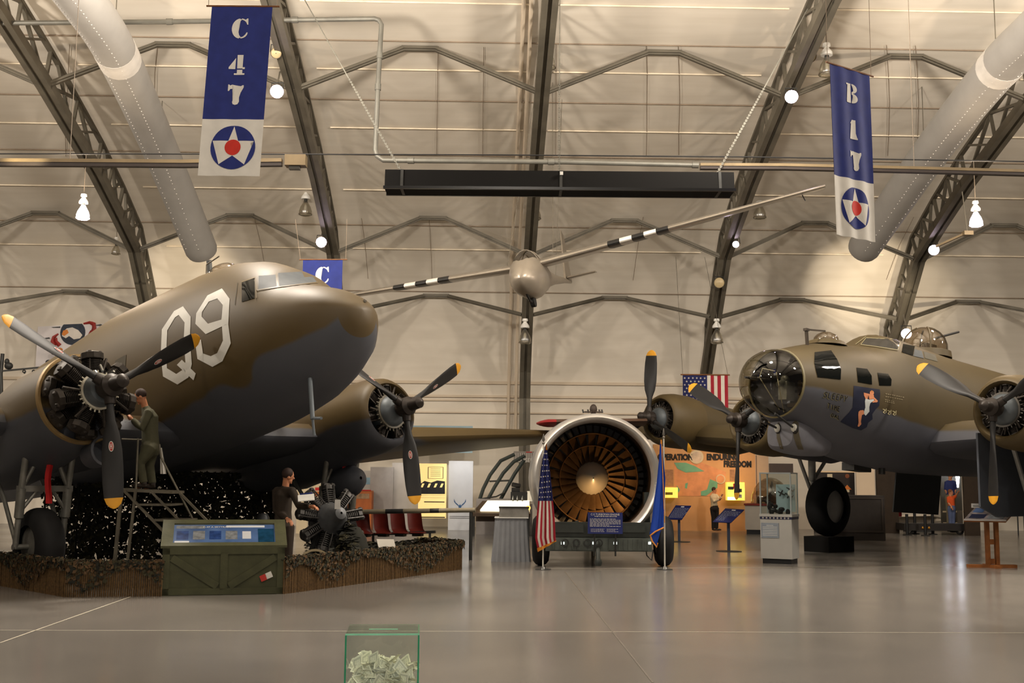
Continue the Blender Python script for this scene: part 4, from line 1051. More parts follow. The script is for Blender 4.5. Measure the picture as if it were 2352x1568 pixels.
# astrodome, mast, top turret
b = MB(); b.lathe((.92, 0, 1.33), (0, 0, 1), [(0, .42), (.08, .36), (.1, .3)], 24, True, True); hb(PB, 'astrodome_base', b, BP)
b = MB(); b.ell((.92, 0, 1.42), (.26, .26, .2), 16); hb(PB, 'astrodome', b, glass('perspex', (215, 205, 190), .03, .85))
a = PB.Wi @ at(1855, 788, 22.0); c = PB.Wi @ at(1852, 757, 22.0); d = PB.Wi @ at(1895, 760, 22.4)
b = MB(); b.cyl(a - V((0, 0, .1)), c, .035, 8); b.bar(c + V((.05, 0, 0)), d, .03, .03); b.box(c, (.1, .08, .05)); hb(PB, 'antenna_mast', b, mat('mast_brown', (60, 50, 38), .6))
b = MB(); b.lathe((-2.66, 0, 1.6), (0, 0, 1), [(0, .56), (.14, .54), (.16, .48)], 28, True, True); hb(PB, 'turret_base', b, BP)
b = MB(); b.lathe((-2.66, 0, 1.74), (0, 0, 1), [(0, .47), (.18, .46), (.32, .41), (.44, .31), (.52, .18), (.55, .01)], 28); tdo = hb(PB, 'turret_dome', b, glass('perspex', (215, 205, 190), .03, .85))
b = MB()
for k in range(4):
    a = PI / 4 + k * PI / 2
    b.tube([V((-2.66, 0, 1.74)) + V((math.cos(a) * r, math.sin(a) * r, z)) for z, r in ((0, .475), (.18, .465), (.32, .415), (.44, .315), (.52, .18))], .02, 5)
b.box((-2.66, .1, 1.8), (.4, .12, .2)); hb(PB, 'turret_frame', b, BP, smooth=0)
q0 = PB.Wi @ at(2150, 776, 24.9); q1 = PB.Wi @ at(2202, 762, 25.2); b = MB(); b.cyl(q0, q1, .025, 8); hb(PB, 'turret_gun', b, PROPB)
# wings, nacelles, engines
for sg in (1, -1):
    b = MB(); b.loft([wing_sec(sg * l, x, c, z, th) for l, x, c, z, th in ((.9, -1.3, 5.8, -.42, .52), (3.2, -1.5, 5.3, -.28, .47), (7.2, -2.5, 4.2, .05, .36), (12, -3.9, 2.9, .45, .22), (15, -4.9, 1.9, .7, .12), (15.7, -5.5, .7, .75, .04))])
    hb(PB, 'wing', b, BP)
BN = paint('bomber_nacelle_paint', (82, 69, 41), (84, 85, 93), [(-6, -.5), (-1.5, -.5), (0, -.5)], -6, 0, -1, 1, .05)
BNO = mat('bomber_cowl_olive', (84, 70, 42), .55, 0, .12, 2)
def b_engine(y, dx, dz, angs):
    nacelle(PB, y, dz, [(dx - 1.35, .66, .66, 0), (dx - 2.2, .64, .66, -.02), (dx - 3.4, .58, .62, -.06), (dx - 5, .2, .24, -.05)], BN)
    b = MB(); b.lathe((dx - .35, y, dz), (-1, 0, 0), [(.3, .47), (.06, .49), (0, .54), (.02, .59), (.14, .66), (.45, .71), (.9, .71), (1.15, .68), (1.15, .64), (.35, .58)], 40); hb(PB, 'cowling', b, BNO)
    radial(PB, (dx - .1, y, dz), .54, 9, 1, -.32, -.7, .30, True, ringm=mat('ring_dark', (84, 80, 74), .4, .4))
    propeller(PB, (dx, y, dz), 1.765, angs, .16, .33, mark=False)
# hub places measured along the wing
_p = PB.Wi @ at(1490, 958, 29.3); _q = PB.Wi @ at(1697, 965, 25.4); _r = PB.Wi @ at(2280, 935, 20.7)
b_engine(_p.y, _p.x, _p.z, (0, 120, 240)); b_engine(_q.y, _q.x, _q.z, (180, 60, 300)); b_engine(_r.y, _r.x, _r.z, (180, 60, 300))
b_engine(_r.y + 4.07, _r.x - 1.2, _r.z + .25, (180, 60, 300))
# landing gear
GDOOR = mat('gear_door_grey', (76, 80, 88), .6, 0, .1, 3)
def b_gear(y, x, door, up=0):
    g = bpy.data.objects.new('landing_gear', None); COL.objects.link(g); g.parent = bp_; g.location = (0, 0, up)
    b = MB(); wheel(b, (x, y, .70), (0, 1, 0), .70, .5); b.build('tyre', mat('bomber_tyre', (17, 17, 17), .85, 0, .2, 6, spec=.2), g)
    b = MB(); b.lathe((x, y - .2, .70), (0, 1, 0), [(0, .08), (0, .2), (.04, .34), (.05, .40), (.35, .40), (.36, .34), (.4, .2), (.4, .08)], 24, True, True); b.build('wheel_hub', mat('hub_dull', (150, 148, 144), .5, .2), g)
    yo = y - .42
    MB().tube([(x, yo, .7), (x + .02, yo, 1.3), (x + .03, yo, 1.32), (x + .15, yo + .1, 2.5)], [.06, .06, .09, .09], 10).build('shock_strut', mat('bomber_strut', (150, 148, 142), .5, .2, .15, 6), g)
    MB().tube([(x, yo, .9), (x + .9, yo + .1, 2.3)], .045, 8).build('drag_brace', mat('bomber_strut', (150, 148, 142), .5, .2, .15, 6), g)
    MB().tube([(x, yo, 1.3), (x - .9, yo + .1, 2.3)], .045, 8).build('drag_brace', mat('bomber_strut', (150, 148, 142), .5, .2, .15, 6), g)
    MB().cyl((x, yo - .05, .7), (x, y + .05, .7), .06, 10).build('axle', mat('bomber_strut', (150, 148, 142), .5, .2, .15, 6), g)
    if door:
        b = MB(); b.loft([[V((x + 1.5, y + d, 2.5)), V((x + 1.3, y + d, 1.05)), V((x + .6, y + d, .75)), V((x - .9, y + d, .85)), V((x - 1.2, y + d, 2.5))] for d in (.62, .66)]); b.build('gear_door', GDOOR, g, smooth=0)
        b = MB(); b.loft([[V((x + 1.5, y + d, 2.6)), V((x + 1.5, y + d, 1.2)), V((x + .9, y + d, 1.0)), V((x - .9, y + d, 1.0)), V((x - 1.2, y + d, 2.6))] for d in (-.74, -.70)]); b.build('gear_door', GDOOR, g, smooth=0)
    if up:
        w_ = mk(bp_) @ V((x, y, 0)); tb = thing('wheel_block', 'dark wooden block holding up the bomber wheel behind the glass case', 'block', w_, bp_.rotation_euler.z)
        MB().box((0, 0, up / 2), (1.0, .7, up)).build('block_body', mat('block_black', (18, 17, 16), .9, spec=.2), tb, smooth=0)
b_gear(_q.y, _q.x - 3.2, False, .36); b_gear(_r.y, _r.x - 2.2, True)
b = MB(); b.loft([[V(p) for p in r] for r in ([(-12, -.06, 1.5), (-12, .06, 1.5), (-16.8, .03, 1.4), (-16.8, -.03, 1.4)], [(-15, -.04, 4.6), (-15, .04, 4.6), (-17, .03, 4.7), (-17, -.03, 4.7)])]); hb(PB, 'tail_fin', b, BP, smooth=0)
b = MB(); b.loft([wing_sec(-6.3, -14.6, 1.2, 1.3, .08), wing_sec(0, -13.2, 3, 1.3, .2), wing_sec(6.3, -14.6, 1.2, 1.3, .08)]); hb(PB, 'tailplane', b, BP)
# open bomb bay doors under the belly
for y in (-.62,):
    b = MB(); b.hexa([V((-2.5, y, -.92)), V((-4.3, y, -.86)), V((-4.3, y * 1.12, -1.76)), V((-2.5, y * 1.12, -1.8))], [V((-2.5, y + .03, -.92)), V((-4.3, y + .03, -.86)), V((-4.3, y * 1.12 + .03, -1.76)), V((-2.5, y * 1.12 + .03, -1.8))])
    hb(PB, 'bomb_bay_door', b, mat('bay_door_dark', (34, 36, 36), .7), smooth=0)
# belly items under the cockpit
b = MB(); b.box((-.6, -.3, -.98), (.6, .3, .16)); b.cyl((-.9, .1, -1.1), (-.9, .1, -.9), .07, 10); hb(PB, 'belly_fairing', b, DKGREY, smooth=0)
# ================================================================ turbofan on its trailer, flags
def turbine():
    o = at(1371, 1098, 22.0); cz = o.z / 1.068
    t = thing('turbofan_engine', 'huge grey turbofan engine facing us on a trailer between two flags', 'jet engine', (o.x, o.y, 0)); t.scale = (1.068,) * 3
    C0 = V((0, 0, cz))
    LIP = mat('intake_lip', (196, 192, 186), .32, .55, .08, 3); COWL = mat('engine_cowl', (150, 148, 146), .4, .45, .1, 2)
    DK = mat('intake_dark', (48, 42, 36), .45, .4, .2, 5); BR = mat('fan_blade', (112, 84, 56), .36, .8, .2, 6); VN = mat('guide_vane', (58, 48, 38), .4, .6, .2, 6)
    SP = mat('spinner', (150, 140, 126), .38, .6, .06, 3)
    ax = (0, 1, 0)
    MB().lathe(C0, ax, [(.34, 1.19), (.12, 1.175), (.03, 1.14), (0, 1.105), (.03, 1.06), (.12, 1.03), (.3, 1.015)], 64).build('intake_lip', LIP, t)
    MB().lathe(C0, ax, [(.34, 1.19), (1.2, 1.22), (2.4, 1.16), (3.2, .98), (3.9, .80), (4.6, .62), (4.6, .5), (3.5, .5)], 48).build('cowl', COWL, t)
    MB().lathe(C0, ax, [(.3, 1.015), (.8, 1.02), (1.6, 1.03), (1.62, .02)], 64).build('intake_duct', DK, t)
    MB().lathe(C0, ax, [(.88, .012), (.9, .05), (.96, .12), (1.06, .21), (1.2, .30), (1.32, .335), (1.6, .34)], 40).build('spinner', SP, t)
    MB().lathe(C0, ax, [(1.02, .84), (1.0, .855), (1.02, .868), (1.5, .868), (1.5, .84), (1.02, .84)], 64).build('splitter_ring', BR, t)
    MB().lathe(C0, ax, [(1.18, .615), (1.17, .622), (1.18, .63), (1.26, .63), (1.26, .615), (1.18, .615)], 64).build('part_span_ring', BR, t)
    def fan(n, r0, r1, name, m_, w, tw0, tw1, y, th=.006):
        for k in range(n):
            a = 2 * PI * k / n; d = V((math.sin(a), 0, math.cos(a))); q = V((math.cos(a), 0, -math.sin(a)))
            rings = []
            for f in (0, .33, .66, 1):
                r = lerp(r0, r1, f); tw = math.radians(lerp(tw0, tw1, f)); wv = q * math.sin(tw) * w + V((0, 1, 0)) * math.cos(tw) * w; nv = q * math.cos(tw) - V((0, 1, 0)) * math.sin(tw)
                c = C0 + V((0, y, 0)) + d * r
                rings.append([c - wv / 2, c + nv * th, c + wv / 2, c - nv * th])
            MB().loft(rings).build(name, m_, t)
    fan(26, .31, .845, 'fan_blade', BR, .17, 38, 62, 1.24)
    fan(44, .865, 1.022, 'outer_vane', VN, .16, 16, 16, .95)
    fan(32, .31, .85, 'stator_vane', VN, .12, -25, -25, 1.48)
    # trailer
    TG = mat('trailer_grey_green', (58, 62, 58), .55, .2, .2, 5); TL = mat('trailer_panel', (90, 96, 90), .55, .1, .2, 6)
    b = MB(); b.box((.02, -.02, .66), (2.0, .22, .26)); b.box((.02, .03, .44), (1.7, .16, .2)); b.box((-.5, -.14, .68), (.5, .04, .14)); b.box((.55, -.14, .68), (.6, .04, .12)); b.box((-.8, .9, .52), (.14, 1.7, .2)); b.box((.8, .9, .52), (.14, 1.7, .2)); b.box((0, 2.4, .5), (1.6, 3.4, .14)); b.build('trailer_frame', TG, t, smooth=0)
    b = MB(); b.box((.02, -.10, .40), (1.9, .1, .24))
    for sx in (-.45, .55):
        b.box((sx, -.16, .4), (.72, .03, .2))
        for k in range(9): b.box((sx - .34 + .085 * k, -.18, .4), (.014, .03, .18))
    b.build('front_panel', TL, t, smooth=0)
    b = MB()
    for k in range(4): b.lathe((-.58 + k * .2, -.20, .43), (0, -1, 0), [(0, .07), (.02, .07), (.02, .05), (0, .05)], 14)
    b.build('gauge_rim', DKGREY, t)
    for x in (-.75, -.35): MB().cyl((x, .2, .9 if x < -.5 else .8), (x + .05, .3, .45), .035, 8).build('support_post', TG, t)
    for x in (-.95, .95): MB().box((x, .5, .95), (.1, .3, .75)).build('cradle_post', TG, t, smooth=0)
    b = MB(); b.tube([(0, -.1, .5), (0, -.25, .22), (0, -.3, .12)], .04, 8); b.lathe((0, -.32, .1), (0, 0, 1), [(-.06, .05), (0, .07), (.05, .05)], 12, True, True); b.build('tow_bar', TG, t)
    REF = mat('marker_lamp', (250, 252, 250), .3, var=0, emit=(235, 245, 240), es=1.6)
    for px in (1291, 1362, 1410, 1487):
        p = (at(px, 1245, o.y + .1) - V((o.x, o.y, 0))) / 1.068; MB().box((p.x, -.16, p.z), (.06, .04, .045)).build('marker_lamp', REF, t, smooth=0)
    for px, sg in ((1245, -1), (1523, 1)):
        x = ((px - 1176) / F * 22.3 - o.x) / 1.068
        b = MB(); wheel(b, (x, .3, .45), (1, 0, 0), .45, .31); b.build('tyre', TYRE, t)
        b = MB(); b.lathe((x - .13, .3, .45), (1, 0, 0), [(0, .02), (0, .24), (.26, .24), (.26, .02)], 20); b.build('wheel_hub', DKGREY, t)
        MB().cyl((x, .3, .45), (x - sg * .35, .3, .45), .06, 10).build('axle', TG, t)
    MB().tube([(.88, .2, .45), (.9, .05, .2), (.98, .0, .12), (1.02, .1, .3)], .012, 6).build('cable', BLACK, t)
    MB().tube([(-.95, .2, .55), (-1.0, .05, .25), (-.93, .02, .2), (-.9, .1, .4)], .012, 6).build('cable', BLACK, t)
    # glow: a small warm lamp lights the fan from below, behind the sign
    light('intake_lamp', (o.x + .1, o.y + .25, cz - .86), 240, (1, .62, .26), .05, 'SPOT', (o.x - .0, o.y + 1.15, cz - .38), math.radians(88), 1)
    return o
TO = turbine()
SB = mat('sign_blue', (30, 42, 108), .5, 0, .05, 4)
def lines_of(parent, x0, x1, z0, z1, n, y, m_, seed=1, hgt=.35):
    random.seed(seed); b = MB()
    for i in range(n):
        z = lerp(z0, z1, (i + .5) / n); h = abs(z1 - z0) / n * hgt
        x = x0
        end = x1 if random.random() < .75 else lerp(x0, x1, random.uniform(.4, .9))
        while x < end - .01:
            w = random.uniform(.02, .07) * (x1 - x0) / .6
            b.box(((x + min(x + w, end)) / 2, y, z), (min(x + w, end) - x, .002, h)); x += w + .012
    return b
o = at(1390, 1201, 21.7); t = thing('turbofan_sign', 'blue information sign with white text propped in front of the turbofan', 'sign', o)
MB().box((0, 0, 0), (.66, .02, .40)).build('sign_board', SB, t, smooth=0)
text('C-5 TURBOFAN ENGINE', 'sign_title', .055, t, (0, -.012, .16), (PI / 2, 0, 0), TEXTW, ext=.001, sx=.92)
x = lines_of(t, -.2, .22, .133, .117, 1, -.012, TEXTW, 7, .8).build('text_lines', TEXTW, t, smooth=0); x['kind'] = 'stuff'
x = lines_of(t, -.29, .29, .09, -.07, 7, -.012, TEXTW, 2).build('text_lines', TEXTW, t, smooth=0); x['kind'] = 'stuff'
x = lines_of(t, -.27, -.02, -.10, -.17, 3, -.012, TEXTW, 4).build('text_lines', TEXTW, t, smooth=0); x['kind'] = 'stuff'
x = lines_of(t, .03, .25, -.10, -.17, 3, -.012, TEXTW, 5).build('text_lines', TEXTW, t, smooth=0); x['kind'] = 'stuff'
for sx in (-.2, .2): MB().bar((sx, .03, -.19), (sx, .09, -.62), .03, .03).build('sign_leg', DKGREY, t, smooth=0)
# flags on stands ------------------------------------------------
GOLD = mat('gold_fringe', (206, 132, 40), .6, 0, .2, 12); CHROME = mat('flag_pole_chrome', (226, 222, 210), .35, .25, .05); FW = mat('flag_white', (214, 208, 196), .8, 0, .05, 6); FR = mat('flag_red', (158, 26, 44), .8, 0, .08, 6); FB = mat('flag_blue', (26, 32, 88), .8, 0, .08, 6); AFB = mat('air_force_blue', (20, 66, 168), .75, 0, .06, 5)
def flagpole(px, py, top, label):
    p = flo(px, py); t = thing('flag_stand', label, 'flag', p)
    MB().lathe((0, 0, 0), (0, 0, 1), [(0, .01), (0, .15), (.012, .15), (.02, .05), (.06, .03), (.06, .02)], 20).build('stand_base', mat('stand_base', (120, 120, 118), .3, .8), t)
    h = (at(top[0], top[1], p.y) - p).z
    MB().cyl((0, 0, .02), (0, 0, h), .014, 10).build('pole', CHROME, t)
    MB().lathe((0, 0, h - .02), (0, 0, 1), [(0, .014), (.03, .03), (.05, .012), (.09, .028), (.2, .002)], 12).build('finial', mat('finial', (150, 146, 140), .3, .8), t)
    return t, p, h
def drape(t, p, h, left, right, fold, cols, name):
    """cloth hanging in folds: left(z), right(z) give its edges in metres from the pole"""
    pass
t, p, h = flagpole(1247, 1308, (1252, 1018), 'stars and stripes on a chrome pole standing left of the turbofan')
def px2(t_p, px, py): q = at(px, py, t_p.y - .05) - t_p; return q
# the draped cloth, outlined in its own plane in front of the pole
Lz = [(1252, 1025), (1243, 1070), (1238, 1115), (1236, 1150), (1232, 1190), (1229, 1235), (1236, 1267)]
Rz = [(1256, 1025), (1262, 1070), (1266, 1110), (1270, 1150), (1274, 1190), (1276, 1235), (1277, 1243)]
def cloth(p, L_, R_, nf, amp, n=28, mrows=24):
    def f(u, v):
        k = v * (len(L_) - 1); i = min(int(k), len(L_) - 2); fr = k - i
        a = [lerp(x, y, fr) for x, y in zip(L_[i], L_[i + 1])]; c = [lerp(x, y, fr) for x, y in zip(R_[i], R_[i + 1])]
        q = px2(p, lerp(a[0], c[0], u), lerp(a[1], c[1], u))
        return q + V((0, amp * math.sin(u * nf * 2 * PI + v) * (.3 + .7 * v) - .02, 0))
    return f
f = cloth(p, Lz, Rz, 2.5, .035)
def stripcloth(f, u0, u1, v0, v1, m_, name, t, n=6, mr=14, lift=0):
    b = MB(); b.grid(lambda u, v: f(lerp(u0, u1, u), lerp(v0, v1, v)) - V((0, lift, 0)), n, mr)
    b.grid(lambda u, v: f(lerp(u0, u1, u), lerp(v0, v1, v)) + V((0, .006 - lift, 0)), n, mr)
    return b.build(name, m_, t)
stripcloth(f, 0, 1, 0, .50, FB, 'canton', t, 20, 14)
b = MB()
for k in range(9):
    b.mi = k % 2
    for d in (0, .006): b.grid(lambda u, v: f(min(1, max(0, lerp(k / 9, (k + 1) / 9, u) + (v - 0) * .0)), lerp(.5, .96, v)) + V((0, d, 0)), 3, 14)
b.build('stripes', [FR, FW], t)
st = MB()
for r in range(9):
    for c in range(3 + r // 3):
        u = (c + .5 + .5 * (r % 2)) / (3.6 + r // 3); v = .06 + r * .05
        if u < .95:
            q = f(u, v) - V((0, .008, 0)); st.prism(star(.018), q, V((1, 0, 0)), V((0, 0, 1)), .002)
x = st.build('stars', FW, t, smooth=0); x['kind'] = 'stuff'
stripcloth(f, -.02, 1.02, .955, 1.0, GOLD, 'gold_fringe', t, 16, 3, .004)
stripcloth(f, .35, 1.05, -.02, .03, GOLD, 'gold_tassel', t, 4, 3, .008)
t, p, h = flagpole(1527, 1308, (1522, 1005), 'blue air force flag on a chrome pole standing right of the turbofan')
Lz = [(1516, 1012), (1513, 1060), (1508, 1110), (1502, 1150), (1497, 1195), (1492, 1228)]
Rz = [(1520, 1012), (1524, 1060), (1528, 1100), (1526, 1140), (1524, 1180), (1523, 1212)]
f = cloth(p, Lz, Rz, 1.5, .03)
stripcloth(f, 0, 1, 0, 1, AFB, 'blue_cloth', t, 18, 20)
Lf = [(1492, 1222), (1496, 1240), (1507, 1256)]; Rf = [(1523, 1208), (1516, 1222), (1508, 1252)]
f2 = cloth(p, Lf, Rf, .5, .02); stripcloth(f2, 0, 1, 0, 1, AFB, 'hanging_corner', t, 8, 6)
b = MB(); b.tube([px2(p, 1524, 1211) - V((0, .05, 0)), px2(p, 1505, 1220) - V((0, .05, 0)), px2(p, 1493, 1229) - V((0, .05, 0)), px2(p, 1497, 1242) - V((0, .05, 0)), px2(p, 1508, 1256) - V((0, .05, 0)), px2(p, 1510, 1246) - V((0, .05, 0))], .016, 6); b.build('gold_fringe', GOLD, t)
stripcloth(f, .2, 1.05, -.01, .03, GOLD, 'gold_tassel', t, 4, 3, .006)
b = MB(); b.cyl(px2(p, 1519, 1012) - V((0, .03, 0)), px2(p, 1526, 1200) - V((0, .03, 0)), .008, 5); b.build('gold_cord', GOLD, t)
sb = MB()
for (a, c) in ((1504, 1114), (1504, 1123), (1500, 1136), (1502, 1128), (1506, 1108)): sb.prism(star(.014), px2(p, a, c) - V((0, .05, 0)), V((1, 0, 0)), V((0, 0, 1)), .002)
x = sb.build('small_stars', FW, t, smooth=0); x['kind'] = 'stuff'
# wall flag behind the bomber engine
o = at(1568, 860, 33.0); t = thing('wall_flag', 'stars and stripes hanging flat, high behind the bomber engines', 'flag', o)
w_ = 104 * 33 / F; hh = 1.7
def ff(x, z): return V((x, .02 * math.sin(x * 14), z))
b = MB()
cantw = w_ * .54
b.mi = 1; b.grid(lambda u, v: ff(u * cantw, -.02 - v * 1.0), 10, 10)
for k in range(13):
    b.mi = 2 if k % 2 else 0
    x0 = cantw + (w_ - cantw) * k / 6 if k < 6 else None
    if x0 is not None: b.grid(lambda u, v: ff(x0 + u * (w_ - cantw) / 6, -.02 - v * hh), 3, 10)
for k in range(7):
    b.mi = 2 if (k % 2) else 0
    b.grid(lambda u, v: ff(cantw * (k + u) / 7, -1.02 - v * (hh - 1.0)), 3, 6)
b.v += [p + V((0, .008, 0)) for p in b.v]; nf = len(b.f); half = len(b.v) // 2
b.f += [[i + half for i in f_] for f_ in b.f]; b.m += b.m
b.build('flag_cloth', [FW, FB, FR], t)
sb = MB()
for r in range(9):
    for c in range(6 if r % 2 == 0 else 5):
        x = cantw * (c + .5 + .5 * (r % 2)) / 6.1; q = ff(x, -.1 - r * .1) - V((0, .01, 0)); sb.prism(star(.035), q, V((1, 0, 0)), V((0, 0, 1)), .002)
x = sb.build('stars', FW, t, smooth=0); x['kind'] = 'stuff'
MB().cyl((-.06, 0, 0), (w_ + .06, 0, 0), .02, 8).build('hanging_rod', WOOD, t)
for x in (0, w_): MB().cyl((x, 0, 0), (x + .2 - .4 * (x > 0), 2.5, 4.0), .006, 4).build('hanging_wire', STEEL, t)
# ================================================================ the diorama under the transport plane
random.seed(11)
REED = mat('bamboo_reed', (92, 68, 36), .75, 0, .4, 30); CAMO1 = mat('camo_leaf_green', (62, 58, 38), .85, 0, .3, 8); CAMO2 = mat('camo_leaf_brown', (92, 70, 46), .85, 0, .3, 8); CAMO3 = mat('camo_leaf_dark', (34, 34, 26), .85, 0, .3, 8)
def leaves(mb, fn, n, s0, s1, nm=3):
    """irregular cloth leaves scattered by fn() -> (point, normal)"""
    for _ in range(n):
        p, nn = fn(); mb.mi = random.randrange(nm)
        a = nn.cross(V((random.uniform(-1, 1), random.uniform(-1, 1), random.uniform(-1, 1)))).normalized(); c = nn.cross(a)
        s = random.uniform(s0, s1); k = random.uniform(.35, .8)
        lift = nn * random.uniform(-.3, .5) * s
        mb.add([p - a * s, p - c * s * k + lift, p + a * s * .9, p + c * s * k + lift * .3], [(0, 1, 2), (0, 2, 3)])
def hedge(pts, h0, label, front):
    P = [flo(*q) for q in pts]; o = P[0].copy(); t = thing('bamboo_fence', label, 'fence', o, 0, 'low bamboo fence around the diorama')
    b = MB(); nt = MB()
    for (a, c), (ha, hc) in zip(zip(P, P[1:]), zip(h0, h0[1:])):
        d = c - a; L = d.length; n = int(L / .028); nv = d.normalized().cross(V((0, 0, 1)))
        for k in range(n):
            f = (k + .5) / n; h = lerp(ha, hc, f) * random.uniform(.93, 1.02); q = a + d * f - o + nv * random.uniform(-.008, .008)
            b.cyl(q, q + V((0, 0, h)), .013, 5)
        def fn():
            f = random.random(); z = lerp(ha, hc, f)
            zz = z * (1.04 - random.random() ** 1.6 * (.55 + .35 * math.sin(f * 7 + a.x)))
            return a + d * f - o + nv * random.uniform(.02, .06) + V((0, 0, max(.03, zz))), nv
        leaves(nt, fn, int(L * 420), .018, .045)
        def fn2():
            f = random.random(); z = lerp(ha, hc, f)
            return a + d * f - o + nv * random.uniform(-.12, .05) + V((0, 0, z + random.uniform(-.02, .035))), V((random.uniform(-.4, .4), random.uniform(-.4, .4), 1)).normalized()
        leaves(nt, fn2, int(L * 200), .02, .05)
    b.build('bamboo_reeds', REED, t, smooth=0)['kind'] = 'stuff'
    nt.build('camouflage_netting', [CAMO1, CAMO2, CAMO3], t, smooth=0, recalc=False)['kind'] = 'stuff'
hedge([(-60, 1335), (0, 1345), (150, 1371), (372, 1369)], [.46, .46, .48, .46], 'low bamboo fence draped with camouflage net, left of the green crate', 1)
hedge([(650, 1364), (800, 1344), (1060, 1307), (960, 1292)], [.49, .49, .50, .46], 'low bamboo fence draped with camouflage net, right of the green crate', 1)
# dark netting lying over the platform and hanging behind
t = thing('camouflage_cover', 'dark camouflage netting heaped over the display floor beside the red chairs', 'netting', flo(900, 1318))
b = MB(); o = flo(900, 1318)
def fn():
    u = random.random(); v = random.random()
    p = flo(lerp(700, 1045, u), lerp(1286, 1334 - 30 * u, v)) - o + V((0, 0, .40 + .05 * math.sin(u * 9) * math.cos(v * 5)))
    return p, V((random.uniform(-.3, .3), random.uniform(-.3, .3), 1)).normalized()
leaves(b, fn, 1500, .03, .08); b.build('netting_leaves', [CAMO1, CAMO3, CAMO3], t, smooth=0, recalc=False)['kind'] = 'stuff'
b = MB(); q = [flo(700, 1336, 0), flo(1044, 1304, 0), flo(960, 1288, 0), flo(720, 1286, 0)]; b.hexa([p - o for p in q], [p - o + V((0, 0, .37)) for p in q]); b.build('netting_base', CAMO3, t, smooth=0)
A = at(95, 1300, 21.6); Bq = at(660, 1300, 23.6); A.z = Bq.z = 0
t = thing('camouflage_screen', 'tall dark camouflage net screen with bright gaps behind the ladder', 'netting', A)
b = MB()
holes = [(random.random(), random.random()) for _ in range(60)]
def fn():
    u = random.random(); z = random.random() ** .9 * 1.72
    return (Bq - A) * u + V((.0, random.uniform(-.25, .25) + .25 * math.sin(u * 17), z)), V((random.uniform(-.4, .4), -1, random.uniform(-.3, .3))).normalized()
leaves(b, fn, 9800, .025, .075); b.build('netting_leaves', [CAMO3, CAMO3, CAMO1], t, smooth=0, recalc=False)['kind'] = 'stuff'
b = MB()
for k in range(9):
    q = (Bq - A) * (k / 8); b.cyl(q, q + V((0, 0, 1.72)), .02, 6)
b.tube([V((0, 0, 1.72)), (Bq - A) + V((0, 0, 1.72))], .015, 6); b.build('screen_posts', CAMO3, t)
# ---- green crate kiosk ---------------------------------------------
GREEN = mat('crate_green', (72, 73, 47), .6, 0, .18, 5, bump=.15, bscale=30); GREEND = mat('crate_green_dark', (50, 52, 34), .65, 0, .15, 6)
fl = flo(369, 1368); fr = flo(651, 1363); W_ = (fr - fl).length; rz = math.atan2(fr.y - fl.y, fr.x - fl.x)
t = thing('crate_kiosk', 'olive green crate kiosk with a sloping picture panel, standing before the diorama', 'display crate', fl, rz)
hF, hB, dp = .66, .98, .62
b = MB(); b.hexa([V((0, 0, 0)), V((W_, 0, 0)), V((W_, dp, 0)), V((0, dp, 0))], [V((0, 0, hF)), V((W_, 0, hF)), V((W_, dp, hB)), V((0, dp, hB))]); b.build('crate_body', GREEN, t, smooth=0)
b = MB()
for (x0, z0, x1, z1, w_) in ((.05, 0, .05, hF, .10), (W_ - .05, 0, W_ - .05, hF, .10), (W_ / 2, .07, W_ / 2, hF - .06, .10), (0, .05, W_, .05, .09), (0, hF - .05, W_, hF - .05, .09)):
    b.bar((x0, -.012, z0), (x1, -.012, z1), w_ if x0 == x1 else .024, .024 if x0 == x1 else w_, up=(0, 1, 0) if x0 == x1 else (0, 0, 1))
b.build('face_boards', GREEN, t, smooth=0)
for nm, (x0, z0, x1, z1) in (('left', (.13, .52, W_ / 2 - .08, .12)), ('right', (W_ - .13, .52, W_ / 2 + .08, .12))):
    b = MB(); d = V((x1 - x0, 0, z1 - z0)).normalized(); n = V((-d.z, 0, d.x)) * .05
    b.hexa([V((x0, -.022, z0)) + n, V((x1, -.022, z1)) + n, V((x1, -.022, z1)) - n, V((x0, -.022, z0)) - n], [V((x0, 0, z0)) + n, V((x1, 0, z1)) + n, V((x1, 0, z1)) - n, V((x0, 0, z0)) - n])
    b.build('diagonal_board', GREEN, t, smooth=0)
sl = lambda x, f, dz=0: V((x, f * dp, lerp(hF, hB, f) + dz))
b = MB()
for (xa, fa, xb, fb) in ((-.03, -.03, W_ + .03, .10), (-.03, .88, W_ + .03, 1.03), (-.03, .10, .13, .88), (W_ - .13, .10, W_ + .03, .88)):
    b.hexa([sl(xa, fa), sl(xb, fa), sl(xb, fb), sl(xa, fb)], [sl(xa, fa, .035), sl(xb, fa, .035), sl(xb, fb, .035), sl(xa, fb, .035)])
b.build('panel_frame', GREEN, t, smooth=0)
b = MB(); b.hexa([sl(.13, .1), sl(W_ - .13, .1), sl(W_ - .13, .88), sl(.13, .88)], [sl(.13, .1, .012), sl(W_ - .13, .1, .012), sl(W_ - .13, .88, .012), sl(.13, .88, .012)])
b.build('picture_panel', mat('panel_blue', (78, 104, 150), .2, 0, .3, 3), t, smooth=0)
PW = mat('panel_white', (205, 208, 212), .25, var=0); PD = mat('panel_photo_blue', (40, 64, 116), .2, 0, .4, 12); PK = mat('panel_photo_grey', (120, 124, 128), .2, 0, .4, 14)
def onp(xa, fa, xb, fb, m_, name, dz=.014):
    b = MB(); b.hexa([sl(xa, fa, dz - .004), sl(xb, fa, dz - .004), sl(xb, fb, dz - .004), sl(xa, fb, dz - .004)], [sl(xa, fa, dz), sl(xb, fa, dz), sl(xb, fb, dz), sl(xa, fb, dz)]); return b.build(name, m_, t, smooth=0)
pw_ = W_ - .26
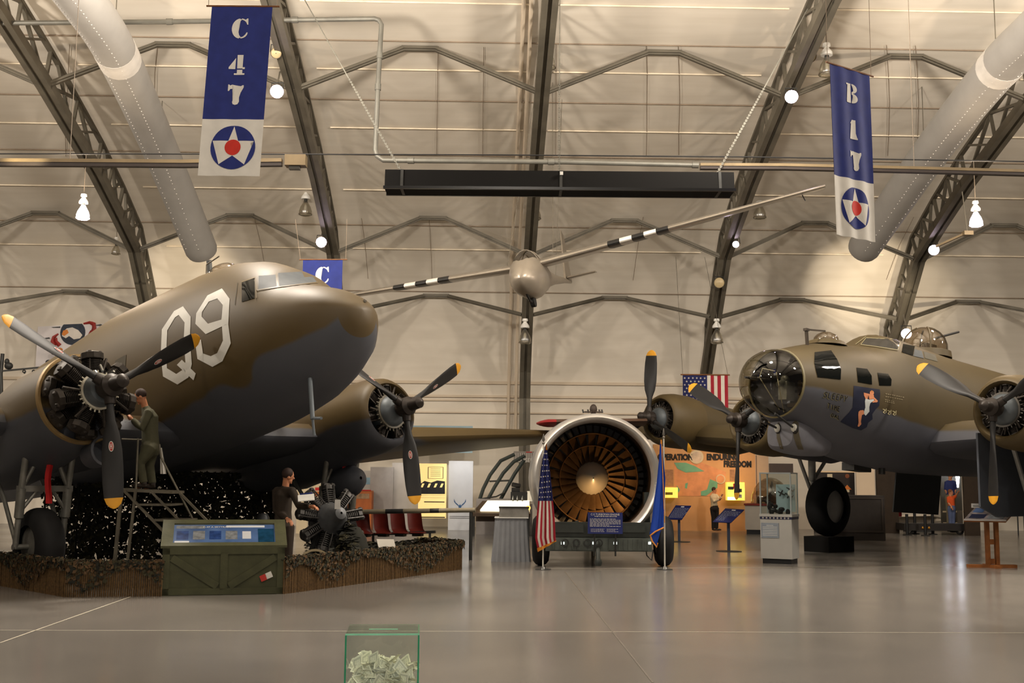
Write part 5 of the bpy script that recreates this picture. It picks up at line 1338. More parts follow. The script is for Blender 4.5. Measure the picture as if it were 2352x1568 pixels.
onp(.15, .14, .15 + pw_ * .14, .22, PW, 'panel_caption'); onp(.16, .72, .13 + pw_ * .3, .84, PK, 'panel_photo'); onp(.15 + pw_ * .5, .76, .13 + pw_ * .9, .84, PW, 'panel_caption')
for k in range(4): onp(.17 + k * pw_ * .16, .28, .13 + pw_ * .145 + k * pw_ * .16, .62, PD if k % 2 == 0 else PK, 'panel_photo')
onp(.15 + pw_ * .66, .3, .13 + pw_ * .76, .6, PW, 'panel_photo'); onp(.13 + pw_ * .83, .14, W_ - .145, .7, mat('panel_teal', (24, 62, 90), .2, 0, .3, 10), 'panel_photo')
text('C-47 A SKYTRAIN', 'panel_title', .05, t, sl(.13 + pw_ * .42, .77, .016), (math.atan2(hB - hF, dp), 0, 0), TEXTW, ext=.001)
b = MB(); p = V((1.39, -.028, .23)); R = MX.Rotation(math.radians(-24), 3, 'Y'); b.box(p, (.09, .004, .085), M=R); b.build('red_tag', mat('tag_red', (196, 52, 44), .5), t, smooth=0)
b = MB(); p = V((1.465, -.028, .265)); b.box(p, (.09, .004, .085), M=R); b.build('white_tag', WHITE, t, smooth=0)
# ---- step ladder --------------------------------------------------
LADM = mat('ladder_grey', (112, 106, 92), .5, .3, .2, 6)
Yl = 17.55; pf = at(345, 1125, Yl); zp = pf.z
t = thing('work_ladder', 'grey step ladder platform carrying the mechanic beside the uncovered engine', 'ladder', (pf.x, pf.y, 0))
L3 = lambda px, py, dy=0: at(px, py, Yl + dy) - V((pf.x, pf.y, 0))
b = MB(); a = L3(280, 1121); c = L3(410, 1127); b.hexa([a - V((0, .32, .04)), c - V((0, .32, .04)), c + V((0, .32, -.04)), a + V((0, .32, -.04))], [a - V((0, .32, 0)), c - V((0, .32, 0)), c + V((0, .32, 0)), a + V((0, .32, 0))]); b.build('platform', LADM, t, smooth=0)
for dy in (-.32, .32):
    f = L3(280, 1121, dy); MB().bar(f, V((f.x - .07, f.y, 0)), .05, .04).build('leg', LADM, t, smooth=0)
    f = L3(312, 1122, dy); MB().bar(f, V((f.x - .10, f.y, 0)), .04, .03).build('leg', LADM, t, smooth=0)
    f = L3(282, 1123, dy); e_ = L3(395, 1240, dy); d = (e_ - f); e_ = f + d * (f.z / -d.z); MB().bar(f, e_, .07, .03).build('stair_rail', LADM, t, smooth=0)
    f = L3(345, 1126, dy); e_ = f + d * (f.z / -d.z); MB().bar(f, e_, .04, .03).build('stair_rail', LADM, t, smooth=0)
    f = L3(408, 1126, dy); e_ = f + d * (f.z / -d.z); MB().bar(f, e_, .05, .03).build('stair_rail', LADM, t, smooth=0)
    a = L3(312, 1122, dy); c = L3(317, 1008, dy); MB().tube([a, c], .016, 6).build('guard_post', LADM, t)
    a = L3(370, 1050, dy); c = L3(442, 1190, dy); MB().tube([L3(366, 1020, dy), a, c], .016, 6).build('handrail', LADM, t)
MB().tube([L3(317, 1008, -.32), L3(317, 1008, .32)], .016, 6).build('guard_rail', LADM, t)
MB().tube([L3(280, 1008, .32), L3(332, 1010, .32)], .014, 6).build('guard_rail', LADM, t)
for k in range(1, 6):
    f = .16 * k; a = L3(283, 1123, -.32) + d * (f * zp / -d.z); MB().box(a + V((.24, .32, 0)), (.50, .66, .03)).build('step', LADM, t, smooth=0)
# ---- people --------------------------------------------------------
SKINM = mat('skin', (196, 132, 96), .55, 0, .08, 10); HAIRM = mat('hair_dark', (48, 30, 22), .7, 0, .2, 20)
def remesh(o, vox, it=3):
    m_ = o.modifiers.new('one_surface', 'REMESH'); m_.mode = 'VOXEL'; m_.voxel_size = vox; m_.use_smooth_shade = True
    s_ = o.modifiers.new('soften', 'SMOOTH'); s_.iterations = it; s_.factor = .5
    return o
def person(name, label, J, cloth, hair, shoe, face, S=1.0, skin=SKINM, legcloth=None, vox=.012, hands=((), ()), sleeve=1.0, haircut=1.0, group=None, sweater=None):
    """J: joints in world space - head, neck, chest, pelvis, and l/r shoulder elbow wrist hip knee ankle; face: direction the face points"""
    root = J['pelvis'].copy(); root.z = min(J['lankle'].z, J['rankle'].z) - .09 * S
    t = thing(name, label, 'person', root, 0, group); o = {k: v - root for k, v in J.items()}
    fd = V(face).normalized(); up = (o['head'] - o['neck']).normalized(); sd = fd.cross(up).normalized(); fd2 = up.cross(sd).normalized()
    R = MX((sd, fd2, up)).transposed()
    h = o['head']
    b = MB()
    b.ell(h + up * .025 * S, (.074 * S, .093 * S, .105 * S), 20, R); b.ell(h - up * .055 * S + fd2 * .022 * S, (.055 * S, .066 * S, .062 * S), 16, R)
    b.tube([h + fd2 * .085 * S + up * .02 * S, h + fd2 * .112 * S - up * .022 * S, h + fd2 * .088 * S - up * .032 * S], [.009 * S, .016 * S, .012 * S], 8)   # nose
    b.ell(h + fd2 * .083 * S + up * .036 * S, (.05 * S, .014 * S, .010 * S), 10, R)                              # brow
    b.ell(h + fd2 * .082 * S - up * .066 * S, (.024 * S, .012 * S, .007 * S), 10, R); b.ell(h + fd2 * .078 * S - up * .098 * S, (.022 * S, .016 * S, .016 * S), 10, R)   # mouth, chin
    for e in (-1, 1): b.ell(h + sd * .076 * S * e - fd2 * .005 * S, (.010 * S, .02 * S, .03 * S), 10, R)          # ears
    b.tube([h - up * .03 * S - fd2 * .015 * S, o['neck'], o['chest']], [.055 * S, .058 * S, .10 * S], 12)
    b.tube([o['chest'] + up * .02, o['chest'].lerp(o['pelvis'], .5), o['pelvis']], [.12 * S, .11 * S, .10 * S], 14)
    for s_ in 'lr':
        sh, el, wr, hp, kn, an = (o[s_ + k] for k in ('shoulder', 'elbow', 'wrist', 'hip', 'knee', 'ankle'))
        b.tube([o['chest'] + (sh - o['chest']) * .3, sh, el, wr], [.07 * S, .056 * S, .042 * S, .028 * S], 12)
        b.tube([o['pelvis'].lerp(hp, .5), hp, kn, an], [.09 * S, .078 * S, .056 * S, .04 * S], 12)
        b.tube([an, an + V((0, 0, -.05 * S)) + o.get('toe', fd * .12) * .5, an + V((0, 0, -.055 * S)) + o.get('toe', fd * .12)], [.04 * S, .04 * S, .03 * S], 10)
        hd = (wr - el).normalized(); pn = V(hands[0] or (0, 0, -1)); th = hd.cross(pn).normalized() * (1 if s_ == 'l' else -1)
        b.tube([wr, wr + hd * .045 * S, wr + hd * .085 * S], [.026 * S, .036 * S, .032 * S], 10)
        for k in range(4):
            f0 = wr + hd * .08 * S + th * (k - 1.5) * .019 * S; L_ = (.070, .078, .072, .056)[k] * S
            b.tube([f0, f0 + hd * L_ * .5, f0 + hd * L_ * .8 + pn * L_ * .35, f0 + hd * L_ * .85 + pn * L_ * .7], [.0105 * S, .010 * S, .009 * S, .008 * S], 8)
        tb = wr + hd * .03 * S + th * -.03 * S; b.tube([tb, tb + hd * .03 * S - th * .02 * S + pn * .012 * S, tb + hd * .058 * S - th * .018 * S + pn * .03 * S], [.013 * S, .011 * S, .009 * S], 8)
    remesh(b.build('body', skin, t), .0085 * S, 2)
    b = MB()
    b.tube([o['neck'] + up * .005 * S, o['neck'] - up * .03 * S, o['chest'] + up * .03 * S], [.062 * S, .072 * S, .12 * S], 14)
    b.tube([o['chest'] + up * .05 * S, o['chest'], o['chest'].lerp(o['pelvis'], .55), o['pelvis']], [.12 * S, .148 * S, .135 * S, .15 * S], 16)
    b.tube([o['lshoulder'], o['rshoulder']], .075 * S, 12)
    low = b if legcloth is None else MB()
    if legcloth is not None: low.tube([o['pelvis'] + V((0, 0, .1 * S)), o['pelvis']], .148 * S, 16)
    low.tube([o['lhip'], o['rhip']], .125 * S, 12); low.ell(o['pelvis'] - V((0, 0, .03 * S)), (.17 * S, .17 * S, .17 * S), 14)
    for s_ in 'lr':
        sh, el, wr, hp, kn, an = (o[s_ + k] for k in ('shoulder', 'elbow', 'wrist', 'hip', 'knee', 'ankle'))
        b.tube([o['chest'].lerp(sh, .5), sh, sh.lerp(el, .5), el] + ([el.lerp(wr, .5), el.lerp(wr, .93)] if sleeve == 1 else []), [.085 * S, .074 * S, .066 * S, .058 * S] + ([.054 * S, .046 * S] if sleeve == 1 else []), 12)
        low.tube([o['pelvis'].lerp(hp, .4), hp, hp.lerp(kn, .5), kn, kn.lerp(an, .5), an], [.14 * S, .122 * S, .098 * S, .076 * S, .07 * S, .066 * S], 12)
    remesh(b.build('coverall' if legcloth is None else 'shirt', cloth, t), vox * S, 3)
    if legcloth is not None: remesh(low.build('trousers', legcloth, t), vox * S, 3)
    b = MB(); b.ell(h + up * .045 * S - fd2 * .014 * S, (.084 * S, .095 * S, .098 * S), 20, R)
    b.v = [p for p in b.v]
    keep = []
    for f_ in b.f:
        c = sum((b.v[i] for i in f_), V((0, 0, 0))) / len(f_) - h
        if c.dot(up) - c.dot(fd2) * .9 > -.045 * S * haircut and not (c.dot(fd2) > .06 * S and c.dot(up) < .075 * S): keep.append(f_)
    b.f = keep; b.m = [0] * len(keep); b.build('hair', hair, t, recalc=False)
    for s_ in 'lr':
        an = o[s_ + 'ankle']; td = o.get('toe', fd); td = V((td.x, td.y, 0)).normalized()
        b = MB(); b.tube([an + V((0, 0, .04 * S)), an - V((0, 0, .03 * S))], .055 * S, 10); b.ell(an + td * .07 * S - V((0, 0, .05 * S)), (.05 * S, .135 * S, .042 * S), 12, MX.Rotation(math.atan2(td.y, td.x) - PI / 2, 3, 'Z'))
        remesh(b.build('boot', shoe, t), .011 * S, 2)
    return t
COVER = mat('coverall_green', (78, 76, 56), .85, 0, .15, 9); COVERD = mat('coverall_brown', (50, 40, 30), .85, 0, .15, 9); BOOT = mat('boot_brown', (44, 34, 26), .6)
Y = Yl
J = {k: at(px, py, Y + dy) for k, (px, py, dy) in dict(head=(324, 911, 0), neck=(333, 934, .02), chest=(343, 958, .02), pelvis=(346, 1026, .03), lshoulder=(340, 948, -.17), lelbow=(327, 984, -.22), lwrist=(303, 962, -.18), rshoulder=(346, 948, .19), relbow=(326, 985, .2), rwrist=(304, 965, .12),
    lhip=(343, 1030, -.09), lknee=(322, 1064, -.12), lankle=(330, 1108, -.1), rhip=(348, 1030, .11), rknee=(344, 1070, .12), rankle=(350, 1110, .1)).items()}
J['toe'] = J['pelvis'] - V((0, 0, 0)); J.pop('toe')
mech = person('person', 'mechanic in an olive coverall standing on the ladder, reaching into the engine', J, COVER, HAIRM, BOOT, (-1, -.12, -.12), .92, hands=((0, 0, 1), ()))
p = J['pelvis']; b = MB(); rp = at(369, 1032, Y - .1)
b.grid(lambda u, v: (at(lerp(368, 372 + 10 * v, u), lerp(1028, 1088, v), Y - .12 + .03 * math.sin(u * 9)) - V((0, 0, 0))) - mech.location, 8, 10); b.grid(lambda u, v: (at(lerp(368, 372 + 10 * v, u), lerp(1028, 1088, v), Y - .11 + .03 * math.sin(u * 9))) - mech.location, 8, 10)
b.build('white_rag', WCLOTH, mech, label='white rag in the back pocket')
q = at(296, 966, Y - .22); tl_ = thing('hand_tool', 'bright wrench held by the mechanic at the engine', 'tool', q); MB().bar((-.06, -.02, -.02), (.05, .02, .01), .018, .01).build('wrench', SILVER, tl_, smooth=0); 
Y = 18.6
J = {k: at(px, py, Y + dy) for k, (px, py, dy) in dict(head=(661, 1094, 0), neck=(656, 1116, .02), chest=(651, 1136, .02), pelvis=(650, 1208, .03), lshoulder=(634, 1128, .1), lelbow=(634, 1172, .02), lwrist=(660, 1192, -.2), rshoulder=(672, 1128, -.12), relbow=(686, 1160, -.25), rwrist=(713, 1163, -.35),
    lhip=(642, 1212, .06), lknee=(643, 1266, .05), lankle=(642, 1318, .06), rhip=(660, 1212, -.05), rknee=(662, 1266, -.05), rankle=(661, 1320, -.04)).items()}
p2_ = person('person', 'man in a dark brown coverall seen from behind, holding papers over the small engine', J, COVERD, HAIRM, BOOT, (.82, .45, -.25), 1.0, hands=((0, 0, -1), ()))
q = at(703, 1143, Y - .45); ob = MB(); R = MX.Rotation(math.radians(28), 3, 'X') @ MX.Rotation(math.radians(12), 3, 'Z') 
ob.box((0, 0, 0), (.26, .20, .008), M=R); ob.box((0, .0, .008), (.25, .19, .004), M=R); t = thing('open_manual', 'white paper manual held open by the man in dark brown', 'manual', q); ob.build('pages', WHITE, t, smooth=0)
MB().box((-.02, .10, .06), (.2, .01, .03), M=R).build('blue_cover', NAVY, t, smooth=0)
# ---- small radial engine on a stand ---------------------------------
o = flo(752, 1326); t = thing('radial_engine', 'dark radial aircraft engine on a low stand in front of the man with papers', 'engine', o)
EM = mat('old_engine_metal', (70, 68, 66), .45, .5, .4, 12); EC = mat('old_engine_case', (92, 94, 96), .45, .4, .2, 8)
c0 = V((.0, .1, .95)); axd = V((.55, -.78, .28)).normalized(); u_ = axd.cross(V((0, 0, 1))).normalized(); w2 = u_.cross(axd)
MB().lathe(c0, axd, [(-.35, .1), (-.3, .26), (.1, .28), (.2, .2), (.42, .1), (.44, .02)], 20).build('crankcase', EC, t)
for k in range(9):
    a = 2 * PI * k / 9 + .2; d = u_ * math.cos(a) + w2 * math.sin(a); b = MB(); prof = []
    for q in range(7): prof += [(.26 + q * .035, .07), (.26 + q * .035, .10), (.275 + q * .035, .10), (.275 + q * .035, .07)]
    prof += [(.51, .11), (.58, .1), (.62, .05)]
    b.lathe(c0, d, prof, 10, True, True); tq = d.cross(axd)
    for e in (-1, 1): b.cyl(c0 + d * .26 + axd * .13 + tq * .06 * e, c0 + d * .58 + axd * .1 + tq * .07 * e, .013, 5); b.ell(c0 + d * .58 + tq * .07 * e + axd * .05, (.05, .05, .045), 8)
    b.build('cylinder', EM, t, smooth=30)
b = MB()
for s_ in (-.4, .4): b.bar((s_, .1, 0), (s_ * .5, .1, .7), .06, .06); b.bar((s_, -.3, 0), (s_ * .5, 0, .7), .05, .05)
b.box((0, -.1, .04), (1.0, .7, .06)); b.build('engine_stand', DKGREY, t, smooth=0)
MB().box((.22, -.55, 1.22), (.09, .01, .15)).build('paper_label', WHITE, t, smooth=0)
o = flo(722, 1340); t = thing('spoked_wheel', 'old wheel with a pale rim lying against the small engine', 'wheel', o)
b = MB(); cw_ = V((0, 0, .26)); b.lathe(cw_, (.1, -1, .15), [(-.03, .24), (-.03, .275), (.03, .275), (.03, .24), (-.03, .24)], 32); b.build('rim', mat('pale_rim', (166, 150, 118), .6), t)
b = MB(); b.lathe(cw_, (.1, -1, .15), [(-.05, .02), (-.05, .06), (.05, .06), (.05, .02)], 12)
for k in range(10):
    a = PI * 2 * k / 10; b.cyl(cw_, cw_ + V((.25 * math.cos(a), .03 * math.sin(a), .25 * math.sin(a))), .012, 5)
b.build('spokes', DKGREY, t)
o = flo(800, 1326); t = thing('camouflage_heap', 'heap of dark camouflage netting right of the small engine', 'netting', o)
b = MB()
def fn():
    a = random.uniform(0, PI); r = random.uniform(.75, 1); e = random.uniform(-1, 1)
    p = V((.27 * r * math.cos(a), .3 * e, .95 * r * math.sin(a) * (1 - .3 * abs(e)))); return p, (p - V((0, 0, .2))).normalized()
leaves(b, fn, 900, .04, .10); b.build('netting_leaves', [CAMO1, CAMO3, CAMO3], t, smooth=0, recalc=False)['kind'] = 'stuff'
MB().ell((.05, 0, .3), (.3, .26, .58), 14).build('covered_load', CAMO3, t)
# dark covered jeep shape behind the crate
o = flo(475, 1312); t = thing('field_trailer', 'dark olive folded windshield frame of a field vehicle behind the green crate', 'vehicle', o)
MB().tube([(-.42, 0, .55), (-.38, 0, .78), (-.3, 0, .85), (.85, .1, .85), (.95, .1, .75), (.95, .1, .55)], .022, 8).build('windshield_frame', mat('rust_olive', (62, 46, 32), .7), t)
b = MB(); b.box((.3, .15, .35), (1.6, .8, .45)); b.hexa([V((-.38, .02, .58)), V((.92, .1, .58)), V((.92, .12, .58)), V((-.38, .04, .58))], [V((-.28, .02, .82)), V((.84, .1, .82)), V((.84, .12, .82)), V((-.28, .04, .82))]); b.build('vehicle_body', CAMO3, t, smooth=0)
b = MB()
for x in (-.3, .9): wheel(b, (x, -.2, .3), (0, 1, 0), .3, .16, 20)
b.build('tyre', TYRE, t)
o = flo(600, 1305); t = thing('steel_helmet', 'pale steel pot sitting on dark gear behind the crate', 'helmet', o); MB().lathe((0, 0, .84), (0, 0, 1), [(0, .12), (.08, .115), (.14, .08), (.16, .01)], 14).build('pot', EC, t); MB().box((0, 0, .42), (.5, .4, .84)).build('gear_box', CAMO3, t, smooth=0)
# ---- row of red chairs ----------------------------------------------
SEATR = mat('chair_maroon', (104, 34, 26), .4, 0, .12, 5)
YR = 25.4
t0 = thing('chair_beam', 'dark steel beam and legs carrying the four maroon chairs', 'chair frame', flo(905, 1100 + 4290 / YR))
ob0 = V(t0.location)
b = MB(); a = at(845, 1227, YR + .1) - ob0; c = at(1000, 1221, YR - .2) - ob0; b.bar(a, c, .07, .06); b.build('beam', DKGREY, t0, smooth=0)
for f in (.08, .92):
    q = a.lerp(c, f); MB().bar(q, V((q.x, q.y, 0)), .05, .05).build('leg', DKGREY, t0, smooth=0); MB().bar(V((q.x, q.y - .22, .03)), V((q.x, q.y + .22, .03)), .05, .05).build('foot', DKGREY, t0, smooth=0)
def red_chair(px, py, label):
    o = at(px, py, YR); t = thing('shell_chair', label, 'chair', o, math.radians(-16), 'maroon shell chairs in a row')
    prof = [(-.02, .06, .44), (-.0, .04, .34), (.03, .0, .2), (.06, -.02, .08), (.12, -.06, .02), (.2, -.18, 0), (.24, -.34, .015), (.24, -.42, .0)]
    b = MB()
    for d in (0, .015):
        b.grid(lambda u, v: (lambda p, w_: V((p[0] + (u - .5) * w_, p[1] + .05 * (2 * u - 1) ** 2 * -1 - d, p[2] + d * .6)))(interp([(i / 7, *q) for i, q in enumerate(prof)], v), lerp(.33, .37, v)), 8, 21)
    b.build('seat_shell', SEATR, t, smooth=60)
    MB().bar((.14, -.16, -.01), (.14, -.16, -.07), .2, .2).build('seat_mount', DKGREY, t, smooth=0)
for k, (px, lb) in enumerate(((832, 'maroon shell chair at the left end of the row, next to the dark net heap'), (874, 'maroon shell chair second from the left in the row'), (913, 'maroon shell chair third from the left in the row'), (952, 'maroon shell chair at the right end of the row'))): red_chair(px, 1224 - k * .5, lb)
# striped barrier pole and plaque
a = at(765, 1176, 24.0); c = at(1092, 1171, 23.5); t = thing('barrier_pole', 'tan and grey banded pole lying level above the red chairs', 'pole', a)
b = MB(); n = 16
for k in range(n): b.mi = 1 if k in (2, 6, 7, 11) else 0; b.cyl((c - a) * k / n, (c - a) * (k + 1) / n, .05, 10)
b.build('pole', [mat('pole_tan', (138, 128, 106), .6, 0, .2, 5), DKGREY], t)
for f in (.03, .97): q = (c - a) * f; MB().cyl(q, V((q.x, q.y, -a.z)), .035, 8).build('pole_stand', DKGREY, t)
o = flo(888, 1322); t = thing('caption_plaque', 'small pale caption plaque on a slanted stand beside the red chairs', 'sign', o)
b = MB(); b.hexa([V((-.14, 0, .42)), V((.16, -.03, .42)), V((.1, .1, .58)), V((-.2, .13, .58))], [V((-.14, -.01, .45)), V((.16, -.04, .45)), V((.1, .09, .61)), V((-.2, .12, .61))]); b.build('plaque', mat('plaque_pale', (168, 160, 146), .4), t, smooth=0)
MB().box((0, .06, .22), (.2, .12, .44)).build('plaque_stand', CAMO3, t, smooth=0)
# yellow-grey tall lamp-like fittings on the far left wall
o = at(6, 930, 35.5); t = thing('wall_antenna', 'dark antenna post with a curled arm at the far left edge', 'antenna', (o.x, o.y, 0))
zz = lambda px, py: at(px, py, 35.5) - V((o.x, o.y, 0))
MB().tube([V((0, 0, 0)), zz(4, 940), zz(2, 858), zz(6, 812)], .06, 8).build('post', DKGREY, t)
MB().bar(zz(2, 852), zz(98, 843), .07, .05).build('arm', DKGREY, t)
for x in (55, 77): MB().tube([zz(x + 4.5 * math.sin(q * .7) * (1 - q * .06), 853 + 4.5 * math.cos(q * .7) * (1 - q * .06)) for q in range(12)], .02, 5).build('scroll', DKGREY, t)
b = MB(); b.ell(zz(20, 840), (.14, .12, .12), 10); b.ell(zz(16, 830), (.08, .08, .1), 10); b.build('lamp_cluster', DKGREY, t)
# ---- wall mural with the bird emblem ---------------------------------
o = at(163, 786, 38.9); t = thing('wall_poster', 'pale wall poster with a round bird emblem above the transport wing', 'poster', o)
sc = 38.9 / F; Q = lambda x, y: ((x - 163) * sc, (786 - y) * sc)
MB().box((0, .03, (786 - 784) * sc), (158 * sc, .04, 130 * sc)).build('poster_sheet', mat('poster_pale', (206, 200, 200), .6, 0, .06, 2), t, smooth=0)
def flat(poly, m_, name, lift): 
    return MB().prism([Q(*p) for p in poly], (0, -.0 - lift, 0), (1, 0, 0), (0, 0, 1), .004).build(name, m_, t, smooth=0)
q_ = lambda pts: [(x / 7.84, 700 + y / 7.84) for x, y in pts]
flat(circ(29, 32, 166, 763), mat('emblem_dark', (30, 38, 52), .6, 0, .4, 6), 'emblem_disc', .0)
flat(q_([(1190, 420), (1290, 400), (1400, 450), (1480, 540), (1440, 600), (1330, 620), (1240, 560), (1180, 600), (1110, 560), (1120, 490)]), mat('emblem_white', (204, 196, 186), .6), 'bird_head', .006)
flat(q_([(1105, 530), (1130, 460), (1200, 440), (1230, 500), (1180, 540), (1150, 560)]), mat('emblem_orange', (196, 116, 40), .6), 'bird_beak', .012)
ORB = mat('orbit_red', (140, 36, 30), .6)
for arc in ([(1490, 330), (1600, 305), (1680, 340), (1690, 420), (1640, 530)], [(1510, 640), (1600, 560), (1660, 470)], [(1040, 520), (960, 580), (945, 660), (985, 740)], [(1010, 590), (1010, 660), (1080, 735)]):
    pts = [Q(*p) for p in q_(arc)]; MB().tube([(x, -.006, z) for x, z in pts], [.03, .06, .08, .08, .05][:len(pts)], 5).build('orbit_band', ORB, t)
flat(q_([(1350, 745), (1500, 665), (1770, 665), (1640, 750), (1450, 750)]), mat('emblem_black', (28, 22, 22), .6), 'flag_ribbon', .004)
for p in ([(905, 400), (1070, 385), (1070, 410), (940, 412)], [(740, 606), (880, 585), (900, 610), (790, 622)], [(1690, 360), (1800, 335), (1830, 350), (1790, 372)]): flat(q_(p), DKGREY, 'tiny_aircraft', .004)
o = at(140, 815, 38.4); t = thing('wall_ornament', 'dark cluster of colourful plaques under the bird poster', 'ornament', o)
for (x, y, r, m_) in ((125, 808, 9, 'emblem_dark'), (150, 812, 9, 'emblem_orange'), (165, 815, 8, 'orbit_red'), (112, 832, 8, 'emblem_dark'), (158, 830, 9, 'emblem_dark'), (138, 803, 6, 'emblem_orange')):
    p = at(x, y, 38.4) - o; MB().ell(p, (r * sc, .1, r * sc * .8), 10).build('plaque', MATS[m_], t)
# ================================================================ exhibits along the far wall and on the floor
def board(name, label, cat, x0, y0, x1, y1, Y, m_, th=.06, floor=False, group=None, part='board'):
    """upright board between two image corners at depth Y"""
    a = at(x0, y0, Y); c = at(x1, y1, Y); o = V(((a.x + c.x) / 2, Y, 0 if floor else (a.z + c.z) / 2))
    t = thing(name, label, cat, o, 0, group); w = c.x - a.x; z1 = a.z - o.z; z0 = 0 if floor else c.z - o.z
    b = MB(); b.box((0, th / 2, (z0 + z1) / 2), (w, th, z1 - z0)); b.build(part, m_, t, smooth=0)
    return t, (lambda px, py, lift=0: at(px, py, Y - lift) - o)
def patch(t, q, px0, py0, px1, py1, m_, name, lift=.01):
    a = q(px0, py0, lift); c = q(px1, py1, lift); b = MB(); b.box(((a.x + c.x) / 2, a.y + .004, (a.z + c.z) / 2), (abs(c.x - a.x), .008, abs(a.z - c.z)))
    return b.build(name, m_, t, smooth=0)
def poly(t, q, pts, m_, name, lift=.01):
    P = [q(x, y, lift) for x, y in pts]; Qb = [p + V((0, .006, 0)) for p in P]; n = len(P)
    return MB().add(P + Qb, [tuple(range(n)), tuple(range(2 * n - 1, n - 1, -1))] + [(i, (i + 1) % n, n + (i + 1) % n, n + i) for i in range(n)]).build(name, m_, t, smooth=0)
PALEP = mat('exhibit_pale', (176, 170, 164), .6, 0, .08, 3); GREYP = mat('exhibit_grey', (150, 144, 140), .65, 0, .1, 4)
CREAM = mat('exhibit_cream', (200, 184, 152), .6, 0, .06, 3)
# partition with the wings emblem and the lit yellow display
t, q = board('exhibit_partition', 'tall pale partition panel standing between the red chairs and the wings emblem panel', 'partition', 851, 1072, 901, 1215, 37.2, GREYP, .1, True)
t, q = board('exhibit_partition', 'bright white partition panel behind the down blade of the far propeller', 'partition', 901, 1062, 961, 1215, 37.4, PALEP, .1, True)
light('exhibit_lamp_or_fill', at(1058, 1045, 35.6), 60, (1, .98, .95), .08, 'SPOT', at(1058, 1110, 37.1), math.radians(80), .8)
light('exhibit_lamp_or_fill', at(925, 1045, 36.3), 25, (1, .98, .95), .08, 'SPOT', at(925, 1100, 37.3), math.radians(80), .8)
t, q = board('wings_panel', 'white exhibit panel with a blue winged star emblem, lit from above', 'exhibit panel', 1031, 1058, 1085, 1218, 37.1, mat('panel_bright', (196, 198, 202), .45, 0, .04, 3), .1, True)
EMB = mat('emblem_blue', (44, 84, 128), .5)
poly(t, q, [(1043, 1145), (1046, 1153), (1053, 1159), (1054, 1162), (1048, 1158), (1043, 1152)], EMB, 'emblem_wing'); poly(t, q, [(1070, 1145), (1067, 1153), (1060, 1159), (1059, 1162), (1065, 1158), (1070, 1152)], EMB, 'emblem_wing')
poly(t, q, [(1056.5, 1157), (1058, 1160), (1061, 1161), (1059, 1164), (1060, 1167), (1056.5, 1165), (1053, 1167), (1054, 1164), (1052, 1161), (1055, 1160)], EMB, 'emblem_star')
for y in (1185, 1189): patch(t, q, 1033, y, 1083, y + 1.2, DKGREY, 'panel_rule')
YL = mat('lit_cream_display', (232, 206, 140), .5, 0, .05, 3, emit=(255, 222, 140), es=.55)
t, q = board('lit_display', 'backlit cream display with a framed notice and black striped picture, between the pale panels', 'lit display', 962, 1064, 1024, 1190, 37.0, YL, .12)
BK = mat('print_black', (30, 30, 34), .6, 0, .3, 10)
for (x0, y0, x1, y1) in ((983, 1072, 1018, 1073), (983, 1098, 1018, 1099), (983, 1072, 984, 1099), (1017, 1072, 1018, 1099)): patch(t, q, x0, y0, x1, y1, DKGREY, 'notice_frame')
for y in (1076, 1081, 1085, 1089, 1093): patch(t, q, 989, y, 1012, y + .8, DKGREY, 'notice_line')
poly(t, q, [(964, 1112), (975, 1104), (990, 1108), (1004, 1103), (1022, 1105), (1022, 1134), (964, 1134)], BK, 'picture')
for x in (970, 985, 1000, 1014): poly(t, q, [(x, 1110), (x + 5, 1110), (x + 1, 1119), (x - 4, 1119)], YL, 'picture_stripe', .02)
for y in (1137, 1142): patch(t, q, 964, y, 1022, y + 1, CREAM, 'shelf_line')
patch(t, q, 974, 1151, 1021, 1153.5, BK, 'slot_line'); patch(t, q, 964, 1186, 1022, 1189, BK, 'slot_line')
MB().box((0, .06, -2.1 + 0), (62 * 37 / F, .12, .9)).build('display_base', CREAM, t, smooth=0)
t, q = board('sky_poster', 'long pale blue poster with a dark helicopter above the transport wing', 'poster', 946, 977, 1085, 1040, 38.6, mat('poster_sky', (146, 172, 184), .5, 0, .2, 1), .05)
poly(t, q, [(958, 990), (985, 991), (991, 988), (997, 991), (1022, 991), (1000, 994), (984, 994)], DKGREY, 'helicopter_shape')
# orange counter and posters behind the red streamer
t, q = board('exhibit_counter', 'orange wooden counter under a pale poster, seen beneath the transport wing', 'counter', 795, 1126, 852, 1215, 36.6, mat('counter_orange', (170, 92, 40), .5, 0, .15, 5), .5, True)
patch(t, q, 799, 1133, 848, 1145, mat('counter_photo', (150, 120, 90), .5, 0, .4, 6), 'counter_photo'); patch(t, q, 795, 1124, 852, 1127, RED, 'counter_edge', .02)
t, q = board('exhibit_poster', 'white and blue poster above the orange counter', 'poster', 797, 1080, 851, 1126, 37.6, PALEP, .05)
patch(t, q, 799, 1096, 850, 1112, mat('poster_blue', (120, 150, 168), .5, 0, .3, 4), 'poster_picture'); patch(t, q, 797, 1118, 812, 1124, RED, 'poster_label')
t, q = board('exhibit_post', 'cream upright panel between dark posts, right of the red streamer', 'panel', 773, 1095, 793, 1215, 36.4, CREAM, .1, True)
patch(t, q, 767, 1095, 773, 1215, BK, 'dark_edge'); patch(t, q, 793, 1100, 797, 1215, BK, 'dark_edge')
t, q = board('exhibit_poster', 'cream shield shaped board left of the red streamer under the wing', 'poster', 683, 1110, 708, 1135, 34, CREAM, .05, True)
t, q = board('exhibit_poster', 'cream poster with a red label right of the red streamer', 'poster', 718, 1112, 738, 1165, 34, CREAM, .05, True); patch(t, q, 724, 1119, 738, 1126, RED, 'poster_label'); patch(t, q, 718, 1128, 738, 1140, mat('counter_orange', (170, 92, 40)), 'poster_band')
